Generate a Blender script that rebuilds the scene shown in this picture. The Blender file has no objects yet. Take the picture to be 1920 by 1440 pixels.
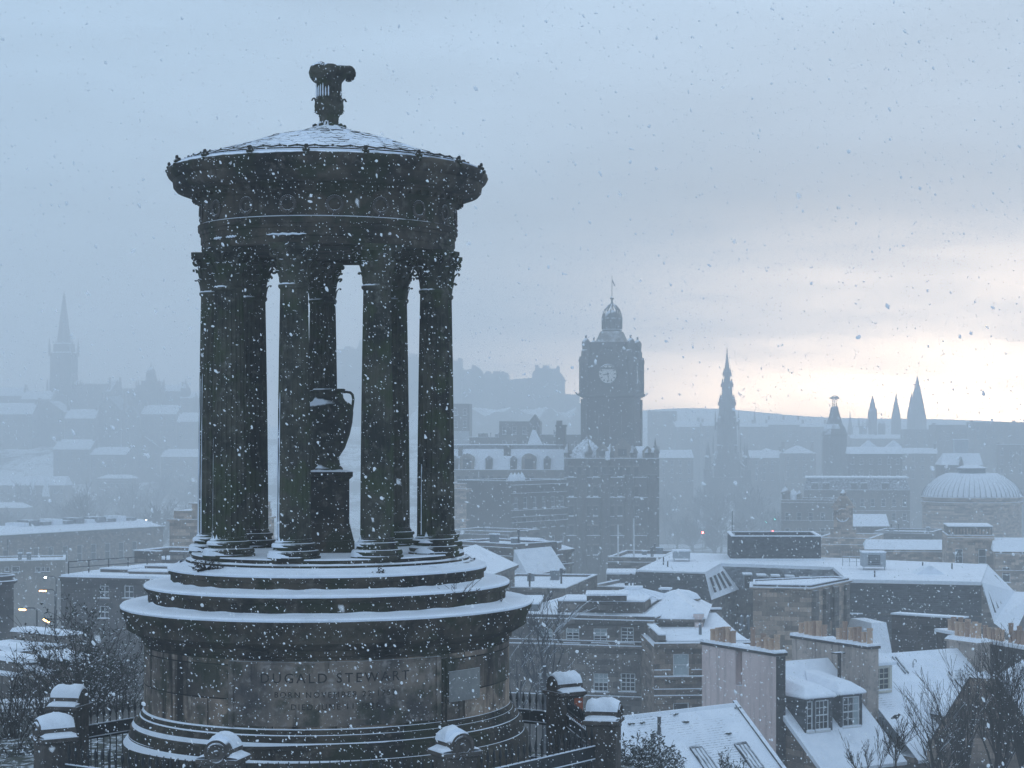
import bpy, bmesh, math, random
import numpy as np
from mathutils import Vector, Matrix
random.seed(7)
R = math.radians
SC = bpy.context.scene
COL = SC.collection

HAZE_D, HAZE_G, HAZE_COL, HAZE_END = 0.0018, 0.25, (.93, .955, .965), 1500.0
SKY_LOW, SKY_HIGH = (.300, .435, .585), (.43, .56, .72)
GLOW1, GLOW2 = (5.2, 3.75, 2.4), (8.0, 5.5, 3.2)
# ------------------------------------------------------------------ camera
F, PX, HY, ZC = 3700.0, 1180.0, 806.0, 40.0      # focal length in px (1920 wide), principal x, horizon y, eye height
cam_d = bpy.data.cameras.new('camera')
cam = bpy.data.objects.new('camera', cam_d); COL.objects.link(cam)
cam.location = (0, 0, ZC); cam.rotation_euler = (R(90), 0, 0)
cam_d.sensor_width = 36; cam_d.lens = F / 1920 * 36
cam_d.shift_x = (960 - PX) / 1920; cam_d.shift_y = (HY - 720) / 1920
cam_d.clip_start = 0.1; cam_d.clip_end = 30000
SC.camera = cam

# ------------------------------------------------------------------ world, sun, exposure
SUN_AZ, SUN_EL = R(10), R(4)                      # low in the south-west, off to the right, behind cloud
world = bpy.data.worlds.new('World'); SC.world = world; world.use_nodes = True
wt = world.node_tree; wt.nodes.clear()
def wn(t, **k):
    n = wt.nodes.new(t)
    for a, b in k.items(): setattr(n, a, b)
    return n
def wm(op, a, b=None, c=None):
    n = wn('ShaderNodeMath', operation=op)
    for i, v in enumerate((a, b, c)):
        if v is None: continue
        if isinstance(v, (int, float)): n.inputs[i].default_value = v
        else: wt.links.new(v, n.inputs[i])
    return n.outputs[0]
def wmix(fac, a, b, mode='MIX'):
    n = wn('ShaderNodeMix', data_type='RGBA', blend_type=mode); n.clamp_factor = True
    for i, v in ((0, fac), (6, a), (7, b)):
        if isinstance(v, (int, float)): n.inputs[i].default_value = v
        elif isinstance(v, tuple): n.inputs[i].default_value = v + (1,)
        else: wt.links.new(v, n.inputs[i])
    return n.outputs[2]
tc = wn('ShaderNodeTexCoord'); sp = wn('ShaderNodeSeparateXYZ'); wt.links.new(tc.outputs['Generated'], sp.inputs[0])
az = wm('ARCTAN2', sp.outputs[0], sp.outputs[1]); el = wm('ARCSINE', sp.outputs[2])
sky = wn('ShaderNodeTexSky', sky_type='NISHITA', sun_disc=False, sun_elevation=SUN_EL, sun_rotation=SUN_AZ)
nz = wn('ShaderNodeTexNoise'); mp = wn('ShaderNodeMapping'); mp.inputs['Scale'].default_value = (3, 3, 14)
wt.links.new(tc.outputs['Generated'], mp.inputs[0]); wt.links.new(mp.outputs[0], nz.inputs[0])
nz.inputs['Scale'].default_value = 1.6; nz.inputs['Detail'].default_value = 5
ns = nz.outputs[0]
def gauss(a0, wa, e0, we):
    da = wm('DIVIDE', wm('SUBTRACT', az, a0), wa); de = wm('DIVIDE', wm('SUBTRACT', el, e0), we)
    return wm('EXPONENT', wm('MULTIPLY', wm('ADD', wm('MULTIPLY', da, da), wm('MULTIPLY', de, de)), -1.0))
# overcast deck: blue grey, a little lighter overhead, with soft mottling
up = wm('MULTIPLY_ADD', el, 1.1, 0.0)
deck = wmix(up, SKY_LOW, SKY_HIGH)
mot = wm('MULTIPLY_ADD', ns, 0.6, 0.70)
dk = wm('SUBTRACT', 1.0, wm('MULTIPLY', gauss(R(4), R(9), R(6.2), R(2.8)), .34))           # heavier cloud above the opening
vm = wn('ShaderNodeVectorMath', operation='SCALE'); wt.links.new(deck, vm.inputs[0]); wt.links.new(wm('MULTIPLY', mot, dk), vm.inputs['Scale'])
g1 = gauss(R(10.5), R(9.0), R(2.1), R(2.5))          # the pale opening in the cloud low on the right
g2 = gauss(R(10), R(9.5), R(0.5), R(1.7))
nz2 = wn('ShaderNodeTexNoise'); mp2 = wn('ShaderNodeMapping'); mp2.inputs['Scale'].default_value = (9, 9, 70); mp2.inputs['Rotation'].default_value = (0, R(4), 0)
wt.links.new(tc.outputs['Generated'], mp2.inputs[0]); wt.links.new(mp2.outputs[0], nz2.inputs[0]); nz2.inputs['Scale'].default_value = 1.0; nz2.inputs['Detail'].default_value = 6
mr = wn('ShaderNodeMapRange', interpolation_type='SMOOTHSTEP'); wt.links.new(nz2.outputs[0], mr.inputs[0]); mr.inputs[1].default_value = .36; mr.inputs[2].default_value = .62; mr.inputs[3].default_value = .74; mr.inputs[4].default_value = 1.08   # bars of cloud across the opening
gm = wm('MULTIPLY', mr.outputs[0], wm('MULTIPLY_ADD', ns, 0.5, 0.75))
add1 = wn('ShaderNodeVectorMath', operation='SCALE'); add1.inputs[0].default_value = GLOW1; wt.links.new(wm('MULTIPLY', g1, gm), add1.inputs['Scale'])
add2 = wn('ShaderNodeVectorMath', operation='SCALE'); add2.inputs[0].default_value = GLOW2; wt.links.new(wm('MULTIPLY', g2, gm), add2.inputs['Scale'])
s1 = wn('ShaderNodeVectorMath', operation='ADD'); wt.links.new(vm.outputs[0], s1.inputs[0]); wt.links.new(add1.outputs[0], s1.inputs[1])
s2 = wn('ShaderNodeVectorMath', operation='ADD'); wt.links.new(s1.outputs[0], s2.inputs[0]); wt.links.new(add2.outputs[0], s2.inputs[1])
bg1 = wn('ShaderNodeBackground'); wt.links.new(sky.outputs[0], bg1.inputs[0]); bg1.inputs[1].default_value = 0.05
bg2 = wn('ShaderNodeBackground'); wt.links.new(s2.outputs[0], bg2.inputs[0]); bg2.inputs[1].default_value = 1.0
ms = wn('ShaderNodeMixShader'); ms.inputs[0].default_value = 0.85      # thick cloud over the clear sky
wt.links.new(bg1.outputs[0], ms.inputs[1]); wt.links.new(bg2.outputs[0], ms.inputs[2])
wo = wn('ShaderNodeOutputWorld'); wt.links.new(ms.outputs[0], wo.inputs[0])

sun_d = bpy.data.lights.new('sun', 'SUN'); sun_d.energy = 0.5; sun_d.angle = R(14); sun_d.color = (1, .93, .84)
sun = bpy.data.objects.new('sun', sun_d); COL.objects.link(sun)
sun.rotation_euler = Vector((-math.sin(SUN_AZ) * math.cos(SUN_EL), -math.cos(SUN_AZ) * math.cos(SUN_EL), -math.sin(SUN_EL))).to_track_quat('-Z', 'Y').to_euler()
SC.view_settings.view_transform = 'Standard'; SC.view_settings.look = 'None'
SC.view_settings.exposure = 0.68; SC.view_settings.gamma = 1.0
SC.cycles.volume_bounces = 2; SC.cycles.max_bounces = 6; SC.cycles.diffuse_bounces = 3; SC.cycles.transparent_max_bounces = 24
SC.cycles.use_denoising = True
# ------------------------------------------------------------------ materials
MATS = {}
class NT:
    def __init__(s, name):
        s.m = bpy.data.materials.new(name); s.m.use_nodes = True; s.t = s.m.node_tree
        s.t.nodes.clear(); s.out = s.t.nodes.new('ShaderNodeOutputMaterial')
        s.co = s.t.nodes.new('ShaderNodeTexCoord'); s.ge = s.t.nodes.new('ShaderNodeNewGeometry')
    def n(s, t, **k):
        x = s.t.nodes.new(t)
        for a, b in k.items(): setattr(x, a, b)
        return x
    def l(s, a, b): s.t.links.new(a, b)
    def set(s, inp, v):
        if isinstance(v, tuple): inp.default_value = v + (1,) if len(v) == 3 and inp.type == 'RGBA' else v
        elif isinstance(v, (int, float)): inp.default_value = v
        else: s.l(v, inp)
    def math(s, op, a, b=None, c=None, clamp=False):
        x = s.n('ShaderNodeMath', operation=op); x.use_clamp = clamp
        for i, v in enumerate((a, b, c)):
            if v is not None: s.set(x.inputs[i], v)
        return x.outputs[0]
    def mix(s, f, a, b, mode='MIX'):
        x = s.n('ShaderNodeMix', data_type='RGBA', blend_type=mode)
        s.set(x.inputs[0], f); s.set(x.inputs[6], a); s.set(x.inputs[7], b)
        return x.outputs[2]
    def noise(s, scale, detail=4, rough=.55, vec=None, stretch=None):
        x = s.n('ShaderNodeTexNoise'); v = vec or s.co.outputs['Object']
        if stretch:
            mp = s.n('ShaderNodeMapping'); mp.inputs['Scale'].default_value = stretch; s.l(v, mp.inputs[0]); v = mp.outputs[0]
        s.l(v, x.inputs[0]); x.inputs['Scale'].default_value = scale; x.inputs['Detail'].default_value = detail; x.inputs['Roughness'].default_value = rough
        return x.outputs[0]
    def ramp(s, v, a, b):      # smooth step from a to b
        x = s.n('ShaderNodeMapRange', interpolation_type='SMOOTHSTEP'); s.set(x.inputs[0], v)
        s.set(x.inputs[1], a); s.set(x.inputs[2], b); return x.outputs[0]
    def finish(s, col, rough=.85, bump=None, bumpd=.02, bumps=.6, spec=.3, **k):
        p = s.n('ShaderNodeBsdfPrincipled'); s.set(p.inputs['Base Color'], col); s.set(p.inputs['Roughness'], rough)
        s.set(p.inputs['Specular IOR Level'], spec)
        for a, b in k.items(): s.set(p.inputs[a], b)
        if bump is not None:
            bn = s.n('ShaderNodeBump'); bn.inputs['Distance'].default_value = bumpd; bn.inputs['Strength'].default_value = bumps
            s.l(bump, bn.inputs['Height']); s.l(bn.outputs[0], p.inputs['Normal'])
        s.l(p.outputs[0], s.out.inputs[0]); MATS[s.m.name] = s.m; return s.m
SNOWC = (.80, .85, .93)
def snow_mask(t, lo=.45, hi=.75, wind=(-.28, -.12), nscale=3.0, namp=.5, vec=None):
    """snow lies where a face looks up (a little also where it faces the wind), broken up by noise"""
    sx = t.n('ShaderNodeSeparateXYZ'); t.l(t.ge.outputs['Normal'], sx.inputs[0])
    d = t.math('MULTIPLY_ADD', sx.outputs[0], wind[0], t.math('MULTIPLY_ADD', sx.outputs[1], wind[1], sx.outputs[2]))
    nn = t.noise(nscale, 5, .6, vec)
    d = t.math('MULTIPLY_ADD', t.math('SUBTRACT', nn, .5), namp, d)
    return t.ramp(d, lo, hi)
def mat_snow(name='snow'):
    t = NT(name); n1 = t.noise(1.7, 5); n2 = t.noise(14, 4)
    n3 = t.noise(.45, 6, .7)
    c = t.mix(t.ramp(n1, .3, .7), (.76, .81, .89), (.84, .88, .95)); c = t.mix(t.math('MULTIPLY', t.ramp(n3, .56, .70), .55), c, (.50, .54, .60))
    return t.finish(c, .7, t.math('MULTIPLY_ADD', n2, .3, n1), .12, .6, spec=.2)
def mat_stone(name, c1, c2, c3, scale=1.2, lo=.45, hi=.75, wind=(-.28, -.12), brick=None, moss=None, streak=0, bump=.02, nscale=3.0, namp=.5, snow=True, mortar=.35):
    t = NT(name)
    a = t.noise(scale, 6, .62); b = t.noise(scale * 5.3, 5, .65)
    c = t.mix(t.ramp(a, .36, .64), c1, c2); c = t.mix(t.ramp(b, .52, .72), c, c3)
    h = t.math('MULTIPLY_ADD', b, .6, a)
    if brick:
        bw, bh, src = brick
        bt = t.n('ShaderNodeTexBrick'); bt.inputs['Scale'].default_value = 1; bt.inputs['Brick Width'].default_value = bw; bt.inputs['Row Height'].default_value = bh
        bt.inputs['Mortar Size'].default_value = .012 * min(1, bh / .3) ; bt.inputs['Mortar Smooth'].default_value = .3
        bt.inputs['Color1'].default_value = (.55, .55, .55, 1); bt.inputs['Color2'].default_value = (1.5, 1.42, 1.35, 1); bt.inputs['Mortar'].default_value = (mortar, mortar, mortar, 1)
        bt.inputs['Bias'].default_value = -.1
        if src == 'UV': t.l(t.co.outputs['UV'], bt.inputs[0])
        else:
            s = t.n('ShaderNodeSeparateXYZ'); t.l(t.co.outputs['Object'], s.inputs[0]); cb = t.n('ShaderNodeCombineXYZ')
            t.l(t.math('ADD', s.outputs[0], t.math('MULTIPLY', s.outputs[1], .83)), cb.inputs[0]); t.l(s.outputs[2], cb.inputs[1]); t.l(cb.outputs[0], bt.inputs[0])
        c = t.mix(1.0, c, bt.outputs[0], 'MULTIPLY')
        h = t.math('MULTIPLY_ADD', bt.outputs[1], -1.2, h)
    if streak:
        st = t.noise(2.3, 5, .6, stretch=(1.6, 1.6, .12))
        c = t.mix(t.math('MULTIPLY', t.ramp(st, .5, .68), streak), c, (.012, .011, .012))
    if moss:
        mn = t.noise(scale * 1.7, 5, .6)
        c = t.mix(t.math('MULTIPLY', t.ramp(mn, .48, .62), .8), c, moss)
    if snow: 
        c = t.mix(snow_mask(t, lo, hi, wind, nscale, namp), c, SNOWC)
    return t.finish(c, .88, h, bump, .7)
def mat_slate_snow(name, bare=.62, bw=.28, bh=.16, src='UV'):
    """snow on slates: the lower edges of the slates show through where the wind has thinned the snow"""
    t = NT(name)
    uv = t.co.outputs['UV']; sx = t.n('ShaderNodeSeparateXYZ'); t.l(uv, sx.inputs[0])
    wob = t.math('MULTIPLY_ADD', t.noise(3.2, 4, .7, uv), .10, sx.outputs[1])
    fr = t.math('FRACT', t.math('DIVIDE', wob, bh)); line = t.ramp(fr, .34, .12)
    big = t.noise(.33, 3, .6, uv); fine = t.noise(3.0, 5, .75, uv, stretch=(1, 2.2, 1))
    thin = t.ramp(t.math('MULTIPLY_ADD', fine, .5, big), bare + .16, bare + .30)
    gap = t.math('MULTIPLY', line, t.math('MULTIPLY', thin, t.ramp(t.noise(5.5, 4, .75, uv, stretch=(1, 7, 1)), .47, .58)), clamp=True)
    n1 = t.noise(1.1, 4)
    sn = t.mix(t.ramp(n1, .3, .7), (.75, .80, .88), (.83, .87, .94))
    c = t.mix(gap, sn, (.05, .055, .065))
    return t.finish(c, .75, t.math('MULTIPLY_ADD', gap, -.6, n1), .03, .6, spec=.2)
def mat_plain(name, col, rough=.6, var=.25, scale=6, snow=False, metal=0, spec=.4, lo=.5, hi=.8):
    t = NT(name); a = t.noise(scale, 5)
    c = t.mix(a, tuple(x * (1 - var) for x in col), tuple(min(1, x * (1 + var)) for x in col))
    if snow: c = t.mix(snow_mask(t, lo, hi), c, SNOWC)
    return t.finish(c, rough, a, .01, .3, spec=spec, Metallic=metal)
def mat_glow(name, col, strength):
    t = NT(name); e = t.n('ShaderNodeEmission'); e.inputs[0].default_value = col + (1,); e.inputs[1].default_value = strength
    t.l(e.outputs[0], t.out.inputs[0]); MATS[name] = t.m; return t.m

M_SNOW = mat_snow()
M_MON = mat_stone('weathered_dark_stone', (.010, .010, .010), (.074, .060, .044), (.115, .102, .088), 1.0, .78, .95, moss=(.020, .027, .012), streak=.6, bump=.03, wind=(-.34, -.2))
M_MONB = mat_stone('base_stone', (.012, .012, .012), (.074, .060, .044), (.115, .102, .088), 1.0, moss=(.022, .028, .014), streak=.6, bump=.03, snow=False)
M_COLM = mat_stone('column_stone', (.012, .014, .012), (.066, .063, .046), (.115, .112, .096), 1.3, .74, .92, moss=(.034, .048, .019), streak=.7, bump=.02, wind=(-.42, -.2), nscale=5, namp=.45)
M_DRUM = mat_stone('ashlar_stone', (.11, .095, .085), (.31, .245, .195), (.38, .34, .30), 1.0, .75, .92, brick=(1.12, .52, 'UV'), streak=.95, bump=.03, moss=(.036, .042, .028), mortar=.10)
M_PANEL = mat_stone('panel_stone', (.065, .06, .06), (.24, .195, .16), (.30, .27, .25), 1.1, .75, .92, streak=.9, bump=.02, moss=(.035, .042, .03))
M_PATCH = mat_stone('replaced_stone', (.20, .205, .205), (.26, .26, .25), (.3, .3, .29), 2, bump=.01)
M_INS = mat_plain('cut_letter_stone', (.032, .029, .028), .9)
M_PIER = mat_stone('pier_stone', (.055, .05, .047), (.10, .085, .075), (.15, .13, .12), 1.6, .5, .75, streak=.5, bump=.02)
M_RED = mat_plain('orange_red_stone', (.30, .085, .045), .9, .35)
M_IRON = mat_plain('black_iron', (.010, .014, .018), .45)
M_BARK = mat_plain('wet_bark', (.030, .026, .024), .9, snow=True, lo=.8, hi=1.1)
M_BARKL = mat_plain('pale_frosted_bark', (.10, .105, .115), .9, snow=True, lo=.5, hi=.9)
M_TWIG = mat_plain('dark_twig', (.028, .024, .023), .9)
M_BRANCH = mat_plain('dark_branch', (.030, .026, .025), .9, snow=True, lo=.62, hi=.95)
M_LEAF = mat_plain('evergreen_leaf', (.022, .032, .026), .8, snow=True, lo=.72, hi=1.0)
M_GREYLEAF = mat_plain('frosted_leaf', (.075, .09, .085), .8, snow=True, lo=.6, hi=.95)
M_PINK = mat_stone('pink_harl', (.62, .495, .47), (.68, .55, .52), (.55, .44, .42), .7, streak=.22, bump=.008)
M_TANH = mat_stone('grey_tan_harl', (.33, .28, .25), (.45, .38, .335), (.22, .20, .185), .7, streak=.5, bump=.01)
M_TAN = mat_stone('tan_sandstone', (.36, .285, .24), (.45, .37, .305), (.27, .23, .205), .5, brick=(.9, .36, 'OBJ'), streak=.25, mortar=.5)
M_BROWN = mat_stone('brown_rubble', (.15, .12, .102), (.24, .19, .155), (.10, .09, .085), .9, brick=(.7, .3, 'OBJ'), streak=.35, mortar=.6)
M_GREY = mat_stone('grey_sandstone', (.12, .112, .108), (.19, .17, .155), (.08, .077, .075), .6, brick=(.9, .36, 'OBJ'), streak=.4, mortar=.5)
M_DARKW = mat_stone('soot_black_stone', (.045, .045, .05), (.085, .078, .075), (.035, .035, .04), .6, brick=(.9, .36, 'OBJ'), streak=.4, mortar=.6)
M_SLATE = mat_stone('dark_slate', (.042, .05, .062), (.07, .08, .092), (.035, .042, .05), .8, .62, .85, brick=(.3, .18, 'OBJ'), bump=.01, mortar=.5, namp=.7, nscale=2)
M_SLATED = mat_stone('snow_dusted_slate', (.14, .16, .19), (.25, .28, .32), (.08, .09, .11), 1.2, .45, .8, brick=(.3, .18, 'OBJ'), bump=.01, mortar=.5, namp=.9, nscale=2)
M_SLSN = mat_slate_snow('snow_on_slates')
M_SLSN2 = mat_slate_snow('thin_snow_on_slates', .55, .3, .135)
M_LEADS = mat_plain('grey_lead', (.13, .15, .17), .6, snow=True, lo=.7, hi=.95)
M_FAR = mat_stone('far_stone', (.15, .135, .12), (.23, .195, .165), (.10, .095, .09), .3, bump=.005, streak=.3, nscale=.6)
M_FARD = mat_stone('far_dark_stone', (.06, .058, .056), (.10, .09, .082), (.042, .042, .042), .2, bump=.005, nscale=.6)
M_POT = mat_plain('clay_pot', (.52, .36, .26), .85, .35, 9)
M_POTD = mat_plain('sooty_clay_pot', (.36, .24, .18), .85, .4, 9)
M_FRAME = mat_plain('white_paint', (.62, .64, .66), .6, .06, snow=False)
M_CREAM = mat_plain('cream_paint', (.56, .54, .47), .6, .06)
t = NT('window_glass'); M_GLASS = t.finish((.02, .025, .03), .08, spec=.6)
M_BLIND = mat_plain('pale_blind', (.36, .42, .44), .7, .1)
M_PLANT = mat_plain('grey_steel', (.34, .37, .40), .5, .1, snow=True)
M_CLOCK = mat_plain('clock_dial', (.70, .66, .62), .6, .05)
M_ROCK = mat_stone('rock_with_snow', (.06, .058, .055), (.10, .095, .09), (.045, .045, .045), .05, .55, .8, nscale=.08, namp=.8, bump=.1)
M_FLAG = mat_plain('dark_blue_cloth', (.05, .06, .12), .8)
M_BIRD = mat_plain('black_feathers', (.012, .012, .014), .5)

# ------------------------------------------------------------------ geometry helpers
def P(px, py, Y): return Vector(((px - PX) * Y / F, Y, ZC + (HY - py) * Y / F))
def XY(px, Y): return Vector(((px - PX) * Y / F, Y))
def Z(py, Y): return ZC + (HY - py) * Y / F
class MB:
    """collects shapes; build() links them as ONE mesh object"""
    def __init__(s, M=None): s.v = []; s.f = []; s.mi = []; s.sm = []; s.uv = {}; s.M = M; s.cur = 0; s.smooth = False
    def vert(s, p):
        p = Vector(p)
        if s.M is not None: p = s.M @ p
        s.v.append(p); return len(s.v) - 1
    def face(s, idx, uv=None):
        s.f.append(tuple(idx)); s.mi.append(s.cur); s.sm.append(s.smooth)
        if uv: s.uv[len(s.f) - 1] = uv
    def poly(s, pts, uv=None): s.face([s.vert(p) for p in pts], uv)
    def box(s, x0, x1, y0, y1, z0, z1):
        i = [s.vert(p) for p in ((x0, y0, z0), (x1, y0, z0), (x1, y1, z0), (x0, y1, z0), (x0, y0, z1), (x1, y0, z1), (x1, y1, z1), (x0, y1, z1))]
        for q in ((0, 3, 2, 1), (4, 5, 6, 7), (0, 1, 5, 4), (1, 2, 6, 5), (2, 3, 7, 6), (3, 0, 4, 7)): s.face([i[k] for k in q])
    def prism(s, poly, z0, z1, top=None):
        """vertical prism over a counter-clockwise plan polygon; top = other polygon for battered sides"""
        n = len(poly); t2 = top or poly
        a = [s.vert((p[0], p[1], z0)) for p in poly]; b = [s.vert((p[0], p[1], z1)) for p in t2]
        s.face(a[::-1]); s.face(b)
        for k in range(n): s.face((a[k], a[(k + 1) % n], b[(k + 1) % n], b[k]))
    def hull(s, bottom, top):
        n = len(bottom); a = [s.vert(p) for p in bottom]; b = [s.vert(p) for p in top]
        s.face(a[::-1]); s.face(b)
        for k in range(n): s.face((a[k], a[(k + 1) % n], b[(k + 1) % n], b[k]))
    def lathe(s, prof, c=(0, 0), n=48, ph=0, mod=None, caps=True, sm=True, sweep=None, uvr=None):
        """prof: (r, z) from bottom to top; mod(angle, k) scales the radius"""
        o = s.smooth; s.smooth = sm; rings = []
        full = sweep is None; m = n if full else n + 1; tot = 2 * math.pi if full else sweep
        for k, (r, z) in enumerate(prof):
            ring = []
            for i in range(m):
                a = ph + tot * i / n; rr = r * (mod(a, k) if mod else 1)
                ring.append(s.vert((c[0] + rr * math.sin(a), c[1] - rr * math.cos(a), z)))
            rings.append(ring)
        for k in range(len(prof) - 1):
            for i in range(n if not full else m):
                j = (i + 1) % m
                if not full and i == n: continue
                uv = None
                if uvr:
                    u0 = (ph + tot * i / n) * uvr; u1 = (ph + tot * (i + 1) / n) * uvr
                    z0, z1 = prof[k][1], prof[k + 1][1]; uv = ((u0, z0), (u1, z0), (u1, z1), (u0, z1))
                s.face((rings[k][i], rings[k][j], rings[k + 1][j], rings[k + 1][i]), uv)
        s.smooth = False
        if caps and full:
            dup = lambda ring: [(s.v.append(s.v[i].copy()), len(s.v) - 1)[1] for i in ring]
            if prof[0][0] > 1e-4: s.face(dup(rings[0])[::-1])
            if prof[-1][0] > 1e-4: s.face(dup(rings[-1]))
        s.smooth = o
    def tube(s, pts, rad, n=6, caps=True, sm=True):
        o = s.smooth; s.smooth = sm; rings = []
        pts = [Vector(p) for p in pts]
        for k, p in enumerate(pts):
            d = (pts[min(k + 1, len(pts) - 1)] - pts[max(k - 1, 0)])
            if d.length < 1e-9: d = Vector((0, 0, 1))
            d.normalize(); u = d.cross(Vector((0, 0, 1)) if abs(d.z) < .95 else Vector((1, 0, 0))).normalized(); w = d.cross(u)
            r = rad[k] if isinstance(rad, (list, tuple)) else rad
            rings.append([s.vert(p + u * (r * math.cos(2 * math.pi * i / n)) + w * (r * math.sin(2 * math.pi * i / n))) for i in range(n)])
        for k in range(len(rings) - 1):
            for i in range(n): s.face((rings[k][i], rings[k + 1][i], rings[k + 1][(i + 1) % n], rings[k][(i + 1) % n]))
        s.smooth = False
        if caps and n > 2: s.face(rings[0]); s.face(rings[-1][::-1])
        s.smooth = o
    def ball(s, c, r, n=10, m=6, sq=(1, 1, 1), jit=0):
        c = Vector(c); prof = []
        o = s.smooth; s.smooth = True; rings = []
        for k in range(1, m):
            t_ = math.pi * k / m
            rings.append([s.vert(c + Vector((sq[0] * r * math.sin(t_) * math.cos(2 * math.pi * i / n), sq[1] * r * math.sin(t_) * math.sin(2 * math.pi * i / n), -sq[2] * r * math.cos(t_))) * (1 + random.uniform(-jit, jit))) for i in range(n)])
        b = s.vert(c - Vector((0, 0, sq[2] * r))); t2 = s.vert(c + Vector((0, 0, sq[2] * r)))
        for k in range(len(rings) - 1):
            for i in range(n): s.face((rings[k][i], rings[k][(i + 1) % n], rings[k + 1][(i + 1) % n], rings[k + 1][i]))
        for i in range(n): s.face((b, rings[0][(i + 1) % n], rings[0][i])); s.face((t2, rings[-1][i], rings[-1][(i + 1) % n]))
        s.smooth = o
    def wall(s, x0, x1, z0, z1, holes=(), y=0.0, rev=.18):
        """wall in the plane y (outside towards -y) with real openings"""
        xs = sorted({x0, x1, *[h[0] for h in holes], *[h[2] for h in holes]}); zs = sorted({z0, z1, *[h[1] for h in holes], *[h[3] for h in holes]})
        xs = [x for x in xs if x0 <= x <= x1]; zs = [z for z in zs if z0 <= z <= z1]
        for i in range(len(xs) - 1):
            for k in range(len(zs) - 1):
                cx, cz = (xs[i] + xs[i + 1]) / 2, (zs[k] + zs[k + 1]) / 2
                if any(h[0] < cx < h[2] and h[1] < cz < h[3] for h in holes): continue
                s.poly(((xs[i], y, zs[k]), (xs[i + 1], y, zs[k]), (xs[i + 1], y, zs[k + 1]), (xs[i], y, zs[k + 1])))
        for h in holes:
            a, b, c, d = h; q = y + rev
            s.poly(((a, y, b), (a, q, b), (a, q, d), (a, y, d))); s.poly(((c, y, b), (c, y, d), (c, q, d), (c, q, b)))
            s.poly(((a, y, d), (a, q, d), (c, q, d), (c, y, d))); s.poly(((a, y, b), (c, y, b), (c, q, b), (a, q, b)))
            s.poly(((a, q, b), (c, q, b), (c, q, d), (a, q, d)))
    def mesh(s, name, mats, o3=(0, 0, 0)):
        me = bpy.data.meshes.new(name); o3 = Vector(o3)
        me.from_pydata([tuple(p - o3) for p in s.v], [], s.f)
        if not isinstance(mats, (list, tuple)): mats = [mats]
        for m in mats: me.materials.append(m)
        me.polygons.foreach_set('material_index', s.mi); me.polygons.foreach_set('use_smooth', s.sm)
        if s.uv:
            ul = me.uv_layers.new(name='UVMap')
            for fi, uv in s.uv.items():
                for li, q in zip(me.polygons[fi].loop_indices, uv): ul.data[li].uv = q
        if any(s.sm): me.set_sharp_from_angle(angle=R(38))
        me.update(); return me
    def build(s, name, mats, parent=None, origin=None):
        """links the shapes (given in world places) as one object; origin: where its own origin sits"""
        o3 = Vector(parent['_w']) if parent is not None else Vector(origin if origin is not None else (0, 0, 0))
        ob = bpy.data.objects.new(name, s.mesh(name, mats, o3)); COL.objects.link(ob)
        if parent is not None: ob.parent = parent
        else: ob.location = o3
        ob['_w'] = tuple(o3); return ob
def inst(name, me, parent, loc, rz=0, label=None, sc=None):
    """an object on shared mesh data, hung under parent at a world place"""
    c = bpy.data.objects.new(name, me); COL.objects.link(c)
    if parent is not None: c.parent = parent; c.location = Vector(loc) - Vector(parent['_w'])
    else: c.location = loc
    c.rotation_euler = (0, 0, rz); c['_w'] = tuple(loc)
    if sc: c.scale = sc
    if label: c['label'] = label
    return c
def thing(name, label, cat, loc, group=None):
    o = bpy.data.objects.new(name, None); COL.objects.link(o); o.location = loc; o.empty_display_size = .5
    o['label'] = label; o['category'] = cat; o['_w'] = tuple(loc)
    if group: o['group'] = group
    return o
def tag(o, label=None, cat=None, group=None, kind=None):
    if label: o['label'] = label
    if cat: o['category'] = cat
    if group: o['group'] = group
    if kind: o['kind'] = kind
    return o
# ------------------------------------------------------------------ the round temple monument
MD = 33.0                                        # metres from the camera to its axis
MX = (617 - PX) * MD / F
SR = MD / F / 1.0115                             # metres per picture pixel for radii
def mz(y, r=0): return ZC + (HY - y) * MD / F * (1 - (r / F) ** 2)
def mp(prof): return [(r * SR, mz(y, r)) for r, y in prof]
MC = (MX, MD); MB0 = Vector((MX, MD, mz(1490)))
mon = thing('round_temple_monument', 'tall dark round stone temple with nine columns, snow on its steps and a carved finial', 'monument', MB0)
def ang(phi, rpx, y):                            # point on the monument: angle from the front, radius in px
    a = R(phi); return Vector((MX + rpx * SR * math.sin(a), MD - rpx * SR * math.cos(a), mz(y)))
# drum, plinth and cornice
m = MB(); m.lathe(mp([(378, 1490), (378, 1384), (374, 1378), (369, 1372)]), MC, 160); m.build('plinth', M_MONB, mon)
m = MB(); m.lathe(mp([(369, 1372), (369, 1367), (366, 1360), (366, 1352), (361, 1349), (359, 1343), (354, 1341), (352, 1334), (347, 1331), (345, 1324), (342, 1321)]), MC, 160); m.build('base_moulding', M_MONB, mon)
m = MB(); m.lathe(mp([(342, 1321), (341, 1320), (341, 1205), (341, 1196)]), MC, 160, uvr=341 * SR); m.build('drum', M_DRUM, mon)
m = MB(); m.lathe(mp([(341, 1203), (342, 1198), (346, 1196), (346, 1186), (352, 1184), (366, 1176), (373, 1172), (374, 1158), (376, 1155), (379, 1148), (383, 1142), (384, 1134), (300, 1133)]), MC, 160); m.build('drum_cornice', M_MON, mon)
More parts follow.
